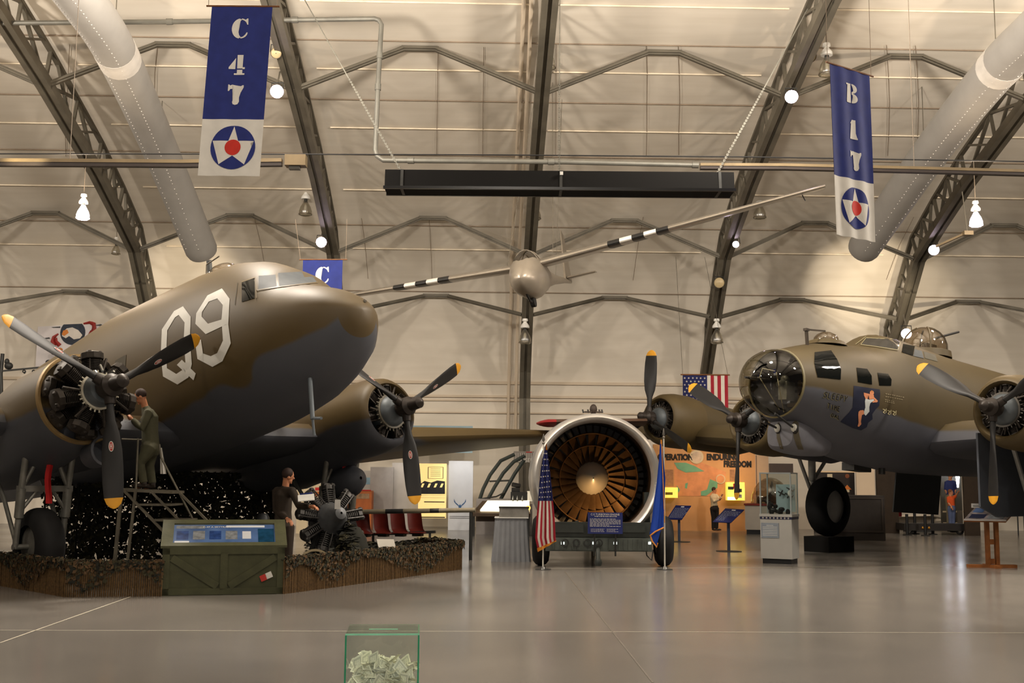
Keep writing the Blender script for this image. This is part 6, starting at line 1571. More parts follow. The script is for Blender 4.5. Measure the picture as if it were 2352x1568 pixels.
# curved ribs, closed sign, glowing table
t = thing('curved_frame', 'dark curved metal ribs of an open glazed frame left of the turbofan', 'frame', at(1140, 1145, 34.5)); o = V(t.location)
for pts in ([(1102, 1146), (1110, 1122), (1126, 1090), (1150, 1058), (1182, 1043)], [(1121, 1146), (1136, 1118), (1156, 1086), (1180, 1060), (1206, 1046)], [(1150, 1146), (1164, 1120), (1182, 1088), (1204, 1056)]):
    MB().tube([at(x, y, 34.5) - o for x, y in pts], .055, 8).build('rib', mat('rib_dark', (44, 52, 50), .5, .3, .2, 4), t)
MB().tube([at(1124, 1105, 34.5) - o, at(1172, 1103, 34.5) - o], .03, 6).build('cross_rib', DKGREY, t)
MB().tube([at(1098, 1146, 34.5) - o, at(1140, 1140, 34.4) - o, at(1160, 1130, 34.4) - o], .025, 6).build('cross_rib', DKGREY, t)
b = MB(); p = at(1140, 1150, 34.6) - o; b.box((p.x, p.y, -(o.z) / 2), (1.2, .5, o.z)); b.build('frame_plinth', GREYP, t, smooth=0)
t, q = board('closed_sign', 'grey slatted booth front with the word CLOSED left of the turbofan', 'sign', 1180, 1036, 1232, 1062, 36.0, mat('booth_grey', (132, 126, 118), .6, 0, .1, 6), .08)
for k in range(9): patch(t, q, 1184 + k * 5, 1040, 1186 + k * 5, 1052, PALEP, 'slat', .02)
text('CLOSED', 'closed_lettering', .17, t, q(1204, 1057, .03), (PI / 2, 0, 0), TEXTW)
patch(t, q, 1208, 1037, 1222, 1039, RED, 'red_strip', .02)
GLOW = mat('light_table_glow', (255, 244, 214), .5, var=0, emit=(255, 240, 200), es=2.2)
t = thing('light_table', 'glowing slanted light table under the curved ribs, left of the turbofan', 'light table', flo(1150, 1232)); o = V(t.location)
L3 = lambda px, py, Y: at(px, py, Y) - o
YT = o.y
b = MB(); A = [L3(1103, 1170, YT), L3(1216, 1171, YT), L3(1216, 1149, YT + .9), L3(1120, 1149, YT + .9)]; b.hexa([p - V((0, 0, .05)) for p in A], A); b.build('glowing_top', GLOW, t, smooth=0)
b = MB(); A = [L3(1084, 1174, YT - .05), L3(1218, 1175, YT - .05), L3(1218, 1146, YT + 1), L3(1108, 1146, YT + 1)]; b.hexa([p - V((0, 0, .14)) for p in A], [p - V((0, 0, .05)) for p in A]); b.build('table_frame', mat('table_brown', (78, 62, 46), .6, 0, .2, 5), t, smooth=0)
for px in (1088, 1214): p = L3(px, 1176, YT); MB().box((p.x, p.y + .1, p.z / 2), (.07, .07, p.z)).build('leg', DKGREY, t, smooth=0)
MB().box((L3(1120, 1190, YT).x, .3, .62), (.7, .04, .4)).build('front_panel', mat('table_brown', (78, 62, 46)), t, smooth=0)
o = at(1213, 1166, YT - .1); t = thing('amber_lamp', 'small glowing amber lamp at the right end of the light table', 'lamp', o); MB().ell((0, 0, 0), (.07, .07, .07), 12).build('bulb', mat('amber_glow', (255, 170, 60), .4, var=0, emit=(255, 170, 60), es=5), t); MB().cyl((0, 0, -.06), (0, 0, -.22), .03, 8).build('lamp_neck', DKGREY, t)
t = thing('projector', 'black projector like apparatus with small bottles, behind the light table', 'apparatus', at(1192, 1148, YT + 1.1)); o = V(t.location)
b = MB(); b.box((0, 0, .12), (.5, .3, .24)); b.box((-.1, 0, .3), (.25, .2, .14)); b.cyl((.02, 0, .42), (-.2, -.1, .46), .07, 10); b.build('apparatus_body', BLACK, t, smooth=0)
for x in (-.18, -.05, .1): MB().lathe((x, -.25, -.03), (0, 0, 1), [(0, .03), (.09, .03), (.12, .012), (.16, .012)], 8, True, True).build('bottle', SILVER, t)
MB().box((.32, -.1, .12), (.16, .1, .3)).build('white_case', WHITE, t, smooth=0)
b = MB(); b.box((0, 0, -o.z / 2 - .05), (.8, .3, o.z - .12)); b.build('plinth', GREYP, t, smooth=0)
# skirted table
p = flo(1174, 1290); t = thing('skirted_table', 'small table with a pleated pale grey skirt left of the turbofan wheel', 'table', p); o = V(p)
zt = (at(1174, 1190, p.y) - p).z; w0 = (1218 - 1131) * p.y / F; w1 = (1215 - 1141) * p.y / F
b = MB(); R = []
for f, w in ((0, w0), (.5, lerp(w0, w1, .6)), (1, w1)):
    ring = []
    for k in range(96):
        a = 2 * PI * k / 96; x = max(-1, min(1, 1.35 * math.cos(a))); y = max(-1, min(1, 1.35 * math.sin(a))); rip = 1 + .05 * (1 - .7 * f) * math.sin(k * 1.9)
        ring.append(V((x * w / 2 * rip, .32 + y * .30 * rip, zt * f)))
    R.append(ring)
b.loft(R); b.build('pleated_skirt', mat('skirt_grey', (150, 152, 156), .75, 0, .06, 5), t, smooth=80)
MB().box((0, .32, zt + .008), (w1 + .03, .64, .016)).build('table_top', WHITE, t, smooth=0)
t = thing('silver_box', 'silver box standing on the skirted table', 'box', p + V((.05, .32, zt + .016))); b = MB(); b.box((0, 0, .09), (.60, .36, .18)); b.build('box_body', mat('box_silver', (136, 132, 124), .4, .5, .2, 6), t, smooth=0); MB().box((0, 0, .195), (.62, .38, .03)).build('box_lid', DKGREY, t, smooth=0)
# red tipped wing and turret behind the turbofan
t = thing('red_tipped_wing', 'red tipped dark wing of a small aircraft just behind the turbofan intake', 'wing', at(1350, 972, 29.5)); o = V(t.location); b = MB()
for k, (x0, x1) in enumerate(((1232, 1276), (1276, 1480))):
    b.mi = 1 - k; rings = []
    for px in [lerp(x0, x1, i / 5) for i in range(6)]:
        f = min(1, (px - 1231) / 26) ** .5; p = at(px, 972 - (px - 1232) * .01, 29.5) - o; rings.append([p + V((0, .7 * f * math.cos(a), .10 * f * math.sin(a))) for a in [2 * PI * k2 / 12 for k2 in range(12)]])
    b.loft(rings)
b.build('wing_surface', [mat('wing_brown', (84, 62, 48), .55), mat('wing_red', (150, 36, 38), .5)], t)
MB().cyl((0, 0, 0), (0, .3, -o.z), .08, 8).build('display_post', STEEL, t)
t = thing('gun_mount', 'small dark gun mount showing above the top of the turbofan', 'gun', at(1362, 948, 27)); o = V(t.location); L3 = lambda px, py: at(px, py, 27) - o
b = MB(); b.ell(L3(1363, 940), (.09, .09, .13), 12); b.box(L3(1362, 946), (.42, .12, .03)); b.build('mount_body', mat('mount_dark', (62, 50, 42), .6, .2, .3, 8), t)
for x in (1340, 1352, 1378, 1384): MB().cyl(L3(x, 948), L3(x - 2, 940), .02, 6).build('gun_barrel', DKGREY, t)
MB().cyl((0, 0, -.02), (0, 0, -o.z), .05, 8).build('mount_post', STEEL, t)
# ---- enduring freedom wall ---------------------------------------
OW = mat('exhibit_orange_wall', (200, 150, 100), .7, 0, .06, 2)
t, q = board('exhibit_wall', 'orange lit exhibit wall with a map and black ENDURING FREEDOM lettering', 'exhibit wall', 1500, 1020, 1738, 1213, 38.0, OW, .12, True)
for lx in (1545, 1640, 1700): light('exhibit_lamp_or_fill', at(lx, 1030, 36.2), 55, (1, .64, .34), .1, 'SPOT', at(lx, 1120, 38.0), math.radians(95), .8)
for w, x, y in (('OPERATION', 1551, 1050), ('ENDURING', 1660, 1050), ('FREEDOM', 1694, 1066)):
    text(w, 'wall_lettering', .27, t, q(x, y, .03), (PI / 2, 0, 0), TEXTB, ext=.012, sx=.78, bold=.014)
poly(t, q, circ(16, 24, 1600, 1049), CREAM, 'round_photo', .04); poly(t, q, circ(12, 24, 1600, 1049), mat('photo_pale', (190, 170, 150), .5, 0, .3, 4), 'round_picture', .05)
TEAL = mat('map_teal', (104, 160, 130), .6, 0, .15, 3); MAPO = mat('map_orange', (206, 140, 96), .6, 0, .2, 3)
poly(t, q, [(1548, 1060), (1606, 1060), (1668, 1084), (1664, 1112), (1650, 1139), (1552, 1139), (1549, 1110)], MAPO, 'map_land', .01)
poly(t, q, [(1548, 1062), (1575, 1062), (1596, 1070), (1618, 1082), (1575, 1085), (1556, 1076)], TEAL, 'map_sea', .02)
poly(t, q, [(1631, 1100), (1648, 1107), (1648, 1120), (1640, 1125), (1622, 1138), (1610, 1138), (1610, 1128), (1624, 1124)], TEAL, 'map_sea', .02)
poly(t, q, [(1574, 1110), (1580, 1108), (1578, 1122), (1573, 1120)], TEAL, 'map_sea', .02); poly(t, q, [(1554, 1114), (1562, 1124), (1558, 1132)], TEAL, 'map_sea', .02)
poly(t, q, circ(11, 24, 1655, 1100), CREAM, 'map_inset', .04); poly(t, q, circ(9, 20, 1655, 1100), MAPO, 'map_inset_picture', .05)
TXP = mat('text_panel_dim', (150, 108, 78), .6, 0, .2, 12)
patch(t, q, 1527, 1078, 1547, 1117, TXP, 'text_panel'); patch(t, q, 1676, 1078, 1688, 1104, TXP, 'text_panel'); 
YG = mat('lit_yellow_case', (240, 220, 110), .5, 0, .35, 5, emit=(255, 226, 90), es=.8)
t, q = board('lit_case', 'small glowing yellow case on the orange wall beside the blue flag', 'lit case', 1523, 1119, 1557, 1143, 37.6, YG, .3)
patch(t, q, 1528, 1130, 1545, 1136, mat('case_olive', (140, 120, 40), .6), 'case_item')
t, q = board('lit_case', 'larger glowing yellow case with dark objects right of the standing person', 'lit case', 1670, 1107, 1711, 1149, 37.6, YG, .3)
for (x0, y0, x1, y1, m_) in ((1672, 1117, 1685, 1124, BK), (1688, 1122, 1704, 1130, DKGREY), (1684, 1110, 1688, 1122, RED), (1698, 1112, 1700, 1140, PALEP), (1690, 1135, 1704, 1143, GREYP)): patch(t, q, x0, y0, x1, y1, m_, 'case_item')
patch(t, q, 1671, 1141, 1690, 1148, mat('case_white_glow', (255, 250, 230), .5, emit=(255, 250, 220), es=1.5), 'case_lamp')
t, q = board('exhibit_partition', 'plain beige partition at the right end of the orange exhibit wall', 'partition', 1738, 1045, 1768, 1213, 38.0, mat('part_beige', (184, 156, 128), .7, 0, .05, 3), .12, True)
patch(t, q, 1766, 1064, 1822, 1085, mat('dark_header', (66, 54, 48), .6), 'dark_header', .05)
# person by the wall
Yp = 37.2
def jp(d, dyk={}): return {k: at(x, y, Yp + dyk.get(k, 0)) for k, (x, y) in d.items()}
J = jp(dict(head=(1640, 1126), neck=(1639, 1133), chest=(1639, 1142), pelvis=(1641, 1166), lshoulder=(1634, 1139), lelbow=(1641, 1152), lwrist=(1652, 1146), rshoulder=(1646, 1138), relbow=(1653, 1147), rwrist=(1657, 1139), lhip=(1637, 1168), lknee=(1638, 1188), lankle=(1638, 1213), rhip=(1645, 1168), rknee=(1647, 1188), rankle=(1646, 1213)), dict(lelbow=-.12, lwrist=-.2, relbow=-.12, rwrist=-.18))
person('person', 'person in black overalls and a pale top standing before the orange map wall', J, mat('top_pale', (206, 190, 160), .8, 0, .05, 5), HAIRM, BOOT, (.9, -.3, -.1), .80, legcloth=mat('overall_black', (30, 26, 26), .8), vox=.016)
# ---- slanted signs on posts -----------------------------------------
def lectern_sign(corn, base, label, seed):
    p = flo(*base); t = thing('lectern_sign', label, 'sign', p, 0, 'slanted blue information signs')
    Yb = p.y; C_ = [at(x, y, Yb + dy) - p for (x, y), dy in zip(corn, (.15, .15, -.15, -.15))]
    n = (C_[1] - C_[0]).cross(C_[3] - C_[0]).normalized(); n = n if n.y < 0 or n.z > 0 else -n
    b = MB(); b.hexa([c - n * .02 for c in C_], C_); b.build('sign_board', mat('lectern_blue', (26, 32, 84), .35, 0, .06, 4), t, smooth=0)
    b = MB(); ux = C_[1] - C_[0]; uy = C_[3] - C_[0]; random.seed(seed)
    for i in range(8):
        v = .2 + .09 * i; u0 = .08
        while u0 < .88:
            w = random.uniform(.05, .14); a = C_[0] + ux * u0 + uy * v + n * .003; b.add([a, a + ux * w, a + ux * w + uy * .035, a + uy * .035], [(0, 1, 2, 3)]); u0 += w + .03
    b.build('text_lines', mat('dim_text', (130, 134, 150), .5), t, smooth=0, recalc=False)['kind'] = 'stuff'
    a = C_[0] + ux * .4 + uy * .07 + n * .003; MB().add([a, a + ux * .2, a + ux * .2 + uy * .06, a + uy * .06], [(0, 1, 2, 3)]).build('title_line', TEXTW, t, smooth=0, recalc=False)
    m0 = (C_[0] + C_[1] + C_[2] + C_[3]) / 4 - n * .03
    MB().box((0, 0, m0.z / 2), (.065, .05, m0.z)).build('post', mat('post_blue_grey', (58, 66, 84), .5, .2), t, smooth=0)
    MB().lathe((0, 0, 0), (0, 0, 1), [(0, .02), (0, .3), (.012, .3), (.02, .05)], 24).build('foot_plate', DKGREY, t)
lectern_sign([(1552, 1160), (1588, 1161), (1566, 1193), (1531, 1192)], (1560, 1244), 'slanted blue sign on a post just right of the blue flag', 5)
lectern_sign([(1666, 1167), (1710, 1170), (1679, 1200), (1637, 1198)], (1674, 1266), 'slanted blue sign on a post between the orange wall and the glass case', 6)
# ---- low cabinet with red edge, dome ----------------------------------
p = flo(1742, 1227); t = thing('low_cabinet', 'low white cabinet with a red edge carrying a small diorama, left of the glass case', 'cabinet', p, math.radians(-12))
MB().box((.35, .5, .52), (1.5, .9, .76)).build('cabinet_body', mat('cabinet_pale', (176, 168, 156), .55, 0, .05, 3), t, smooth=0)
MB().box((.35, .5, .07), (1.42, .84, .14)).build('toe_kick', BLACK, t, smooth=0)
b = MB(); b.box((.35, .5, .92), (1.56, .96, .06)); b.build('red_edge', mat('edge_red', (120, 40, 30), .5), t, smooth=0)
b = MB(); random.seed(5)
for k in range(14): b.ell((random.uniform(.0, .85), random.uniform(.2, .8), .98 + random.uniform(0, .12)), (random.uniform(.08, .2), .14, random.uniform(.06, .24)), 8)
b.build('diorama_rocks', mat('rock_brown', (92, 66, 40), .85, 0, .4, 8), t)
MB().lathe((.45, .5, 1.05), (0, 0, 1), [(0, .22), (.2, .1), (.42, .06), (.6, .015)], 10).build('diorama_figure', DKGREY, t)
MB().ell((.4, .5, .95), (.62, .45, .82), 20).build('clear_dome', glass('perspex', (215, 205, 190), .03, .85), t)
# ---- glass display case -----------------------------------------------
p = flo(1818, 1296); rzc = math.radians(-28); t = thing('display_case', 'white pedestal glass display case with model aircraft and a navy trim band', 'display case', p, rzc)
CW_, CD_ = .64, .56; zp = 1.65 - (1180 - 1100) * p.y / F; zg = 1.65 + 20 * p.y / F; cx = -.30; 
# local: front-right corner at x=+.. ; box from (x0..x1, 0..CD)
x1 = .02; x0 = x1 - CW_
CP = mat('pedestal_white', (176, 174, 168), .55, 0, .04, 3)
MB().box(((x0 + x1) / 2, CD_ / 2, .10 + (zp - .10) / 2), (CW_, CD_, zp - .10)).build('pedestal', CP, t, smooth=0)
MB().box(((x0 + x1) / 2, CD_ / 2, .05), (CW_ - .06, CD_ - .06, .10)).build('toe_kick', BLACK, t, smooth=0)
b = MB(); b.box(((x0 + x1) / 2, CD_ / 2, zp - .03), (CW_ + .01, CD_ + .01, .05)); b.build('navy_band', mat('band_navy', (30, 34, 64), .5), t, smooth=0)
for k in range(8): MB().box((x0 + .06 + k * .074, -.006, zp - .03), (.03, .006, .03), M=MX.Rotation(.5, 3, 'Y')).build('band_mark', PALEP, t, smooth=0)
MB().box(((x0 + x1) / 2, CD_ / 2, zp + .02), (CW_ + .03, CD_ + .03, .05)).build('case_base', CP, t, smooth=0)
FRM = mat('case_frame', (168, 176, 176), .35, .4)
b = MB(); z0 = zp + .045
for x in (x0 + .01, x1 - .01):
    for y in (.01, CD_ - .01): b.box((x, y, (z0 + zg) / 2), (.026, .026, zg - z0))
for y in (.01, CD_ - .01): b.box(((x0 + x1) / 2, y, zg - .013), (CW_, .026, .026))
for x in (x0 + .01, x1 - .01): b.box((x, CD_ / 2, zg - .013), (.026, CD_, .026))
b.build('case_frame', FRM, t, smooth=0)
CG = glass('case_glass', (238, 242, 240), .02, .95, 1.25)
MB().box(((x0 + x1) / 2, .004, (z0 + zg) / 2), (CW_ - .04, .004, zg - z0 - .03)).build('glass_pane', CG, t, smooth=0); MB().box((x1 - .004, CD_ / 2, (z0 + zg) / 2), (.004, CD_ - .04, zg - z0 - .03)).build('glass_pane', CG, t, smooth=0)
MB().box(((x0 + x1) / 2, CD_ / 2, zg - .004), (CW_ - .04, CD_ - .04, .004)).build('glass_pane', CG, t, smooth=0)
MB().box(((x0 + x1) / 2 + .08, CD_ - .04, z0 + .32), (.40, .01, .56)).build('backing_sheet', mat('sheet_pale', (168, 190, 196), .5), t, smooth=0)
b = MB()
for x, z in ((-.30, .42), (-.12, .5), (-.14, .38)):
    R = MX.Rotation(.5, 3, 'Y'); c = V((x, CD_ - .1, z0 + z)); b.ell(c, (.09, .014, .016), 8, R); b.box(c, (.03, .01, .14), M=R); b.box(c + R @ V((.08, 0, .02)), (.015, .01, .05), M=R)
b.build('model_aircraft', DKGREY, t, smooth=0)
b = MB(); random.seed(9)
for k in range(10): b.ell((random.uniform(x0 + .12, x1 - .12), random.uniform(.14, .4), z0 + random.uniform(.03, .2)), (random.uniform(.03, .08), .06, random.uniform(.04, .10)), 8)
b.build('dark_artifacts', BLACK, t)
MB().ell((x1 - .1, .3, z0 + .42), (.05, .05, .07), 10).build('white_helmet', WHITE, t)
MB().box((x0 + .2, -.006, zp - .28), (.36, .01, .30)).build('text_panel', mat('panel_greyblue', (140, 148, 158), .4, 0, .08, 8), t, smooth=0)
for k in range(7): MB().box((x0 + .2, -.013, zp - .18 - k * .033), (.30 if k else .14, .003, .008)).build('text_line', TEXTW, t, smooth=0)
# ---- dark crate, posters and things under the bomber ---------------------
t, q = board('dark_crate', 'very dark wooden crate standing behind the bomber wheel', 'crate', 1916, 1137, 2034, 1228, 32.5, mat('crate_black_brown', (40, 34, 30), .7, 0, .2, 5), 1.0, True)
for (x0, y0, x1, y1) in ((1918, 1142, 2030, 1146), (1918, 1218, 2030, 1223), (1920, 1146, 1926, 1218), (2024, 1146, 2030, 1218)): patch(t, q, x0, y0, x1, y1, mat('crate_edge', (50, 42, 36), .7), 'edge_board', .02)
t, q = board('white_poster', 'plain pale poster hanging behind the bomber gear leg', 'poster', 1966, 1071, 2010, 1137, 36.5, mat('poster_cream', (214, 192, 164), .6, 0, .03, 2), .04)
MB().bar((-.31, 0, .46), (-.31, -.02, .46 + .9), .01, .01).build('poster_cord', DKGREY, t, smooth=0); MB().bar((.31, 0, .46), (.31, -.02, .46 + .9), .01, .01).build('poster_cord', DKGREY, t, smooth=0)
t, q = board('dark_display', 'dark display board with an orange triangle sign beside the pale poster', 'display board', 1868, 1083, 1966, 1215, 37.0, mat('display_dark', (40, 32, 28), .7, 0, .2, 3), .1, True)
poly(t, q, [(1946, 1113), (1956, 1124), (1936, 1124)], mat('triangle_orange', (206, 116, 44), .6), 'orange_triangle', .02); patch(t, q, 1942, 1124, 1951, 1130, CREAM, 'triangle_base', .02); poly(t, q, circ(5, 12, 1946, 1093), mat('disc_rust', (120, 66, 34), .6), 'rust_disc', .02)
patch(t, q, 1868, 1081, 1966, 1085, mat('lit_edge', (220, 190, 150), .6), 'pale_header', .02); patch(t, q, 1900, 1088, 1912, 1100, CREAM, 'small_photo', .02)
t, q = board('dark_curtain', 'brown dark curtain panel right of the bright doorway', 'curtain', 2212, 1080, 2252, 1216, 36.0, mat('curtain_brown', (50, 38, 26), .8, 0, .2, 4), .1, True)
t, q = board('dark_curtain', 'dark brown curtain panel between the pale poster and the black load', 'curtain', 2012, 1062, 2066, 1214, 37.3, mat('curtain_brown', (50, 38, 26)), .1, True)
t = thing('red_streamer', 'long red safety streamer hanging under the bomber belly', 'streamer', at(2064, 1090, 30.0)); o = V(t.location)
b = MB(); P = [at(x, y, 30) - o for x, y in ((2064, 1070), (2064, 1092), (2066, 1120), (2067, 1150), (2068, 1186))]; b.loft([[p + V((-.035, -.01, 0)), p + V((.035, -.01, 0)), p + V((.035, .01, 0)), p + V((-.035, .01, 0))] for p in P]); b.build('streamer_strip', mat('streamer_dim', (150, 24, 30), .7), t, smooth=0)
# white drone model on the floor
p = flo(2098, 1220); t = thing('white_drone', 'low white winged drone lying on the floor beyond the dark posts', 'drone', p); L3 = lambda px, py, Y: at(px, py, Y) - p
WD = mat('drone_white', (214, 202, 184), .5, 0, .05, 3)
b = MB(); b.tube([L3(2040, 1196, p.y), L3(2060, 1193, p.y), L3(2110, 1193, p.y), L3(2160, 1195, p.y)], [.05, .16, .16, .05], 12); b.build('drone_body', WD, t)
b = MB(); b.hexa([L3(2046, 1187, p.y - .6), L3(2140, 1184, p.y - .6), L3(2165, 1192, p.y + .5), L3(2060, 1192, p.y + .5)], [v + V((0, 0, .04)) for v in (L3(2046, 1187, p.y - .6), L3(2140, 1184, p.y - .6), L3(2165, 1192, p.y + .5), L3(2060, 1192, p.y + .5))]); b.build('drone_wing', WD, t, smooth=0)
b = MB(); A = [L3(2048, 1188, p.y - .1), L3(2059, 1188, p.y - .1), L3(2056, 1176, p.y - .1), L3(2052, 1176, p.y - .1)]; b.hexa(A, [v + V((0, .05, 0)) for v in A]); b.build('drone_fin', WD, t, smooth=0)
b = MB(); b.box((.1, -.2, .06), (.9, .4, .12)); b.build('drone_cradle', DKGREY, t, smooth=0)
light('exhibit_lamp_or_fill', at(2100, 1120, 37.0), 14, (1, .86, .66), .1, 'SPOT', at(2100, 1200, 38.6), math.radians(80), .8)  # added light without a fixture, put here to brighten the drone
# posts, flat trolley, barrier
for px, yb, lb in ((2084, 1229, 'first dark post from the left under the bomber belly'), (2102, 1226, 'second dark post from the left under the bomber belly'), (2126, 1230, 'third dark post from the left under the bomber belly'), (2143, 1227, 'fourth dark post from the left under the bomber belly')):
    p = flo(px, yb); t = thing('barrier_post', lb, 'post', p, 0, 'dark posts under the bomber'); MB().cyl((0, 0, .02), (0, 0, .66), .045, 10).build('post_tube', BLACK, t); MB().lathe((0, 0, 0), (0, 0, 1), [(0, .02), (0, .14), (.02, .14), (.03, .05)], 14).build('post_foot', BLACK, t)
t = thing('flat_trolley', 'low dark flat trolley with small brass lamps behind the dark posts', 'trolley', flo(2150, 1228)); b = MB(); b.box((0, .4, .24), (2.0, .8, .22)); b.build('trolley_bed', mat('trolley_dark', (36, 32, 30), .6), t, smooth=0); b = MB()
for x in (-.8, .8): wheel(b, (x, .1, .13), (0, 1, 0), .13, .08, 16)
b.build('trolley_wheels', TYRE, t)
for x in (-.42, -.22): MB().ell((x, -.02, .22), (.04, .03, .04), 8).build('brass_lamp', mat('brass', (220, 160, 60), .3, .8), t)
p = flo(2205, 1222); t = thing('rail_barrier', 'low barrier of two pale rails on a grey post before the bright doorway', 'barrier', p); MB().box((0, 0, .36), (.17, .12, .72)).build('barrier_post', mat('barrier_grey', (92, 84, 74), .6), t, smooth=0)
for z in (.68, .3): MB().bar((-.55, 0, z), (.45, 0, z + .01), .04, .05).build('barrier_rail', CREAM, t, smooth=0)
# bright doorway at the far right
DL = mat('doorway_daylight', (255, 255, 255), .5, var=0, emit=(236, 240, 255), es=14)
t = thing('lit_doorway', 'narrow bright daylight gaps of a doorway beyond the bomber gear', 'doorway', at(2185, 1215, 38.8)); o = V(t.location); L3 = lambda px, py, Y=38.8: at(px, py, Y) - o
for pts in ([(2165, 1078), (2172, 1082), (2178, 1084), (2172, 1090), (2165, 1092)], [(2194, 1085), (2201, 1085), (2204, 1095), (2202, 1119), (2199, 1119), (2197, 1104)]):
    P = [L3(*a) for a in pts]; n = len(P); MB().add(P + [v + V((0, .03, 0)) for v in P], [tuple(range(n)), tuple(range(2 * n - 1, n - 1, -1))] + [(i, (i + 1) % n, n + (i + 1) % n, n + i) for i in range(n)]).build('daylight_gap', DL, t, smooth=0)
A = L3(2160, 1070, 39.0); B2 = L3(2214, 1215, 39.0); MB().box(((A.x + B2.x) / 2, A.y + .1, (A.z + B2.z) / 2), (B2.x - A.x, .08, A.z - B2.z)).build('door_leaf', mat('door_shade', (70, 66, 56), .7, 0, .1, 3), t, smooth=0)
# two visitors
Yp = 37.0
J = jp(dict(head=(2183, 1131), neck=(2183, 1139), chest=(2184, 1147), pelvis=(2186, 1166), lshoulder=(2178, 1143), lelbow=(2179, 1155), lwrist=(2184, 1162), rshoulder=(2190, 1143), relbow=(2196, 1138), rwrist=(2200, 1131), lhip=(2183, 1168), lknee=(2183, 1193), lankle=(2184, 1217), rhip=(2189, 1168), rknee=(2190, 1193), rankle=(2190, 1217)), dict(lelbow=-.08, lwrist=-.15, rwrist=-.1))
person('person', 'visitor in an orange shirt and blue jeans near the bright doorway', J, mat('shirt_orange', (214, 84, 30), .8, 0, .05, 5), mat('hair_brown', (110, 66, 40), .7), BOOT, (.8, -.5, 0), .80, legcloth=mat('jeans_blue', (84, 96, 130), .8), sleeve=0, vox=.016)
Yp = 37.8
J = jp(dict(head=(2183, 1093), neck=(2182, 1103), chest=(2182, 1113), pelvis=(2183, 1142), lshoulder=(2174, 1108), lelbow=(2172, 1125), lwrist=(2177, 1138), rshoulder=(2191, 1108), relbow=(2194, 1124), rwrist=(2191, 1136), lhip=(2179, 1144), lknee=(2179, 1174), lankle=(2179, 1214), rhip=(2188, 1144), rknee=(2189, 1178), rankle=(2189, 1214)), {})
person('person', 'taller visitor in a dark blue shirt and dark shorts behind the orange shirted one', J, mat('shirt_blue', (32, 44, 96), .8, 0, .05, 5), HAIRM, BOOT, (-.4, -.8, 0), 1.0, legcloth=mat('trousers_pale', (120, 110, 86), .8), sleeve=0, vox=.018)
# ---- wooden table with pictures at the right edge ---------------------------
p = flo(2276, 1303); t = thing('wooden_table', 'wooden pedestal table with a slanted picture top at the right edge', 'table', p)
L3 = lambda px, py, dy: at(px, py, p.y + dy) - p
TW = mat('table_orange_wood', (150, 92, 46), .5, 0, .25, 8)
A = [L3(2214, 1192, -.35), L3(2310, 1194, -.35), L3(2334, 1167, .35), L3(2240, 1164, .35)]
b = MB(); b.hexa([v - V((0, 0, .05)) for v in A], [v - V((0, 0, .012)) for v in A]); b.build('table_top', TW, t, smooth=0)
b = MB(); b.hexa([v - V((0, 0, .012)) for v in A], A); b.build('picture_sheet', mat('picture_greys', (120, 112, 112), .35, 0, .6, 9, detail=2), t, smooth=0)
b = MB(); b.bar(A[0] + V((0, -.01, -.01)), A[1] + V((0, -.01, -.01)), .03, .03); b.build('front_lip', PALEP, t, smooth=0)
for u0, v0, u1, v1, m_ in ((.05, .55, .3, .92, 'panel_blue'), (.36, .6, .6, .92, 'panel_white'), (.66, .5, .95, .9, 'panel_photo_grey'), (.08, .1, .45, .42, 'art_navy'), (.52, .08, .92, .4, 'panel_photo_grey')):
    f = lambda u, v: A[0] + (A[1] - A[0]) * u + (A[3] - A[0]) * v + V((0, 0, .003)); MB().add([f(u0, v0), f(u1, v0), f(u1, v1), f(u0, v1)], [(0, 1, 2, 3)]).build('picture', MATS[m_], t, smooth=0, recalc=False)
for px in (2266, 2287): a = L3(px, 1200, 0); MB().bar((a.x, 0, .05), (a.x, 0, a.z + .06), .07, .09).build('leg', TW, t, smooth=0)
for z in (.5, .12): MB().box((0, 0, z), (.16, .05, .1)).build('stretcher', TW, t, smooth=0)
MB().box((.02, 0, .03), (.95, .12, .06)).build('foot', TW, t, smooth=0); MB().box((.02, 0, .028), (.12, .6, .056)).build('foot', TW, t, smooth=0)
for px, lb in ((2243, 'small white card standing on the left of the wooden table'), (2318, 'small white card standing on the right of the wooden table')):
    c = at(px, 1166, p.y + .33); tt = thing('table_card', lb, 'card', c, 0, 'white cards on the wooden table'); MB().box((0, 0, .045), (.2, .02, .085)).build('card', WHITE, tt, smooth=0); MB().box((.07, -.013, .07), (.014, .004, .014)).build('card_dot', BLACK, tt, smooth=0); MB().box((-.02, -.013, .04), (.11, .004, .008)).build('card_line', DKGREY, tt, smooth=0)
t = thing('folding_stand', 'thin legged dark stand at the far right edge beyond the table', 'stand', flo(2345, 1229)); 
for x in (-.08, .12): MB().cyl((x, 0, 0), (x, 0, .95), .02, 6).build('leg', BLACK, t)
MB().box((.1, 0, .97), (.6, .4, .04)).build('stand_top', BLACK, t, smooth=0)
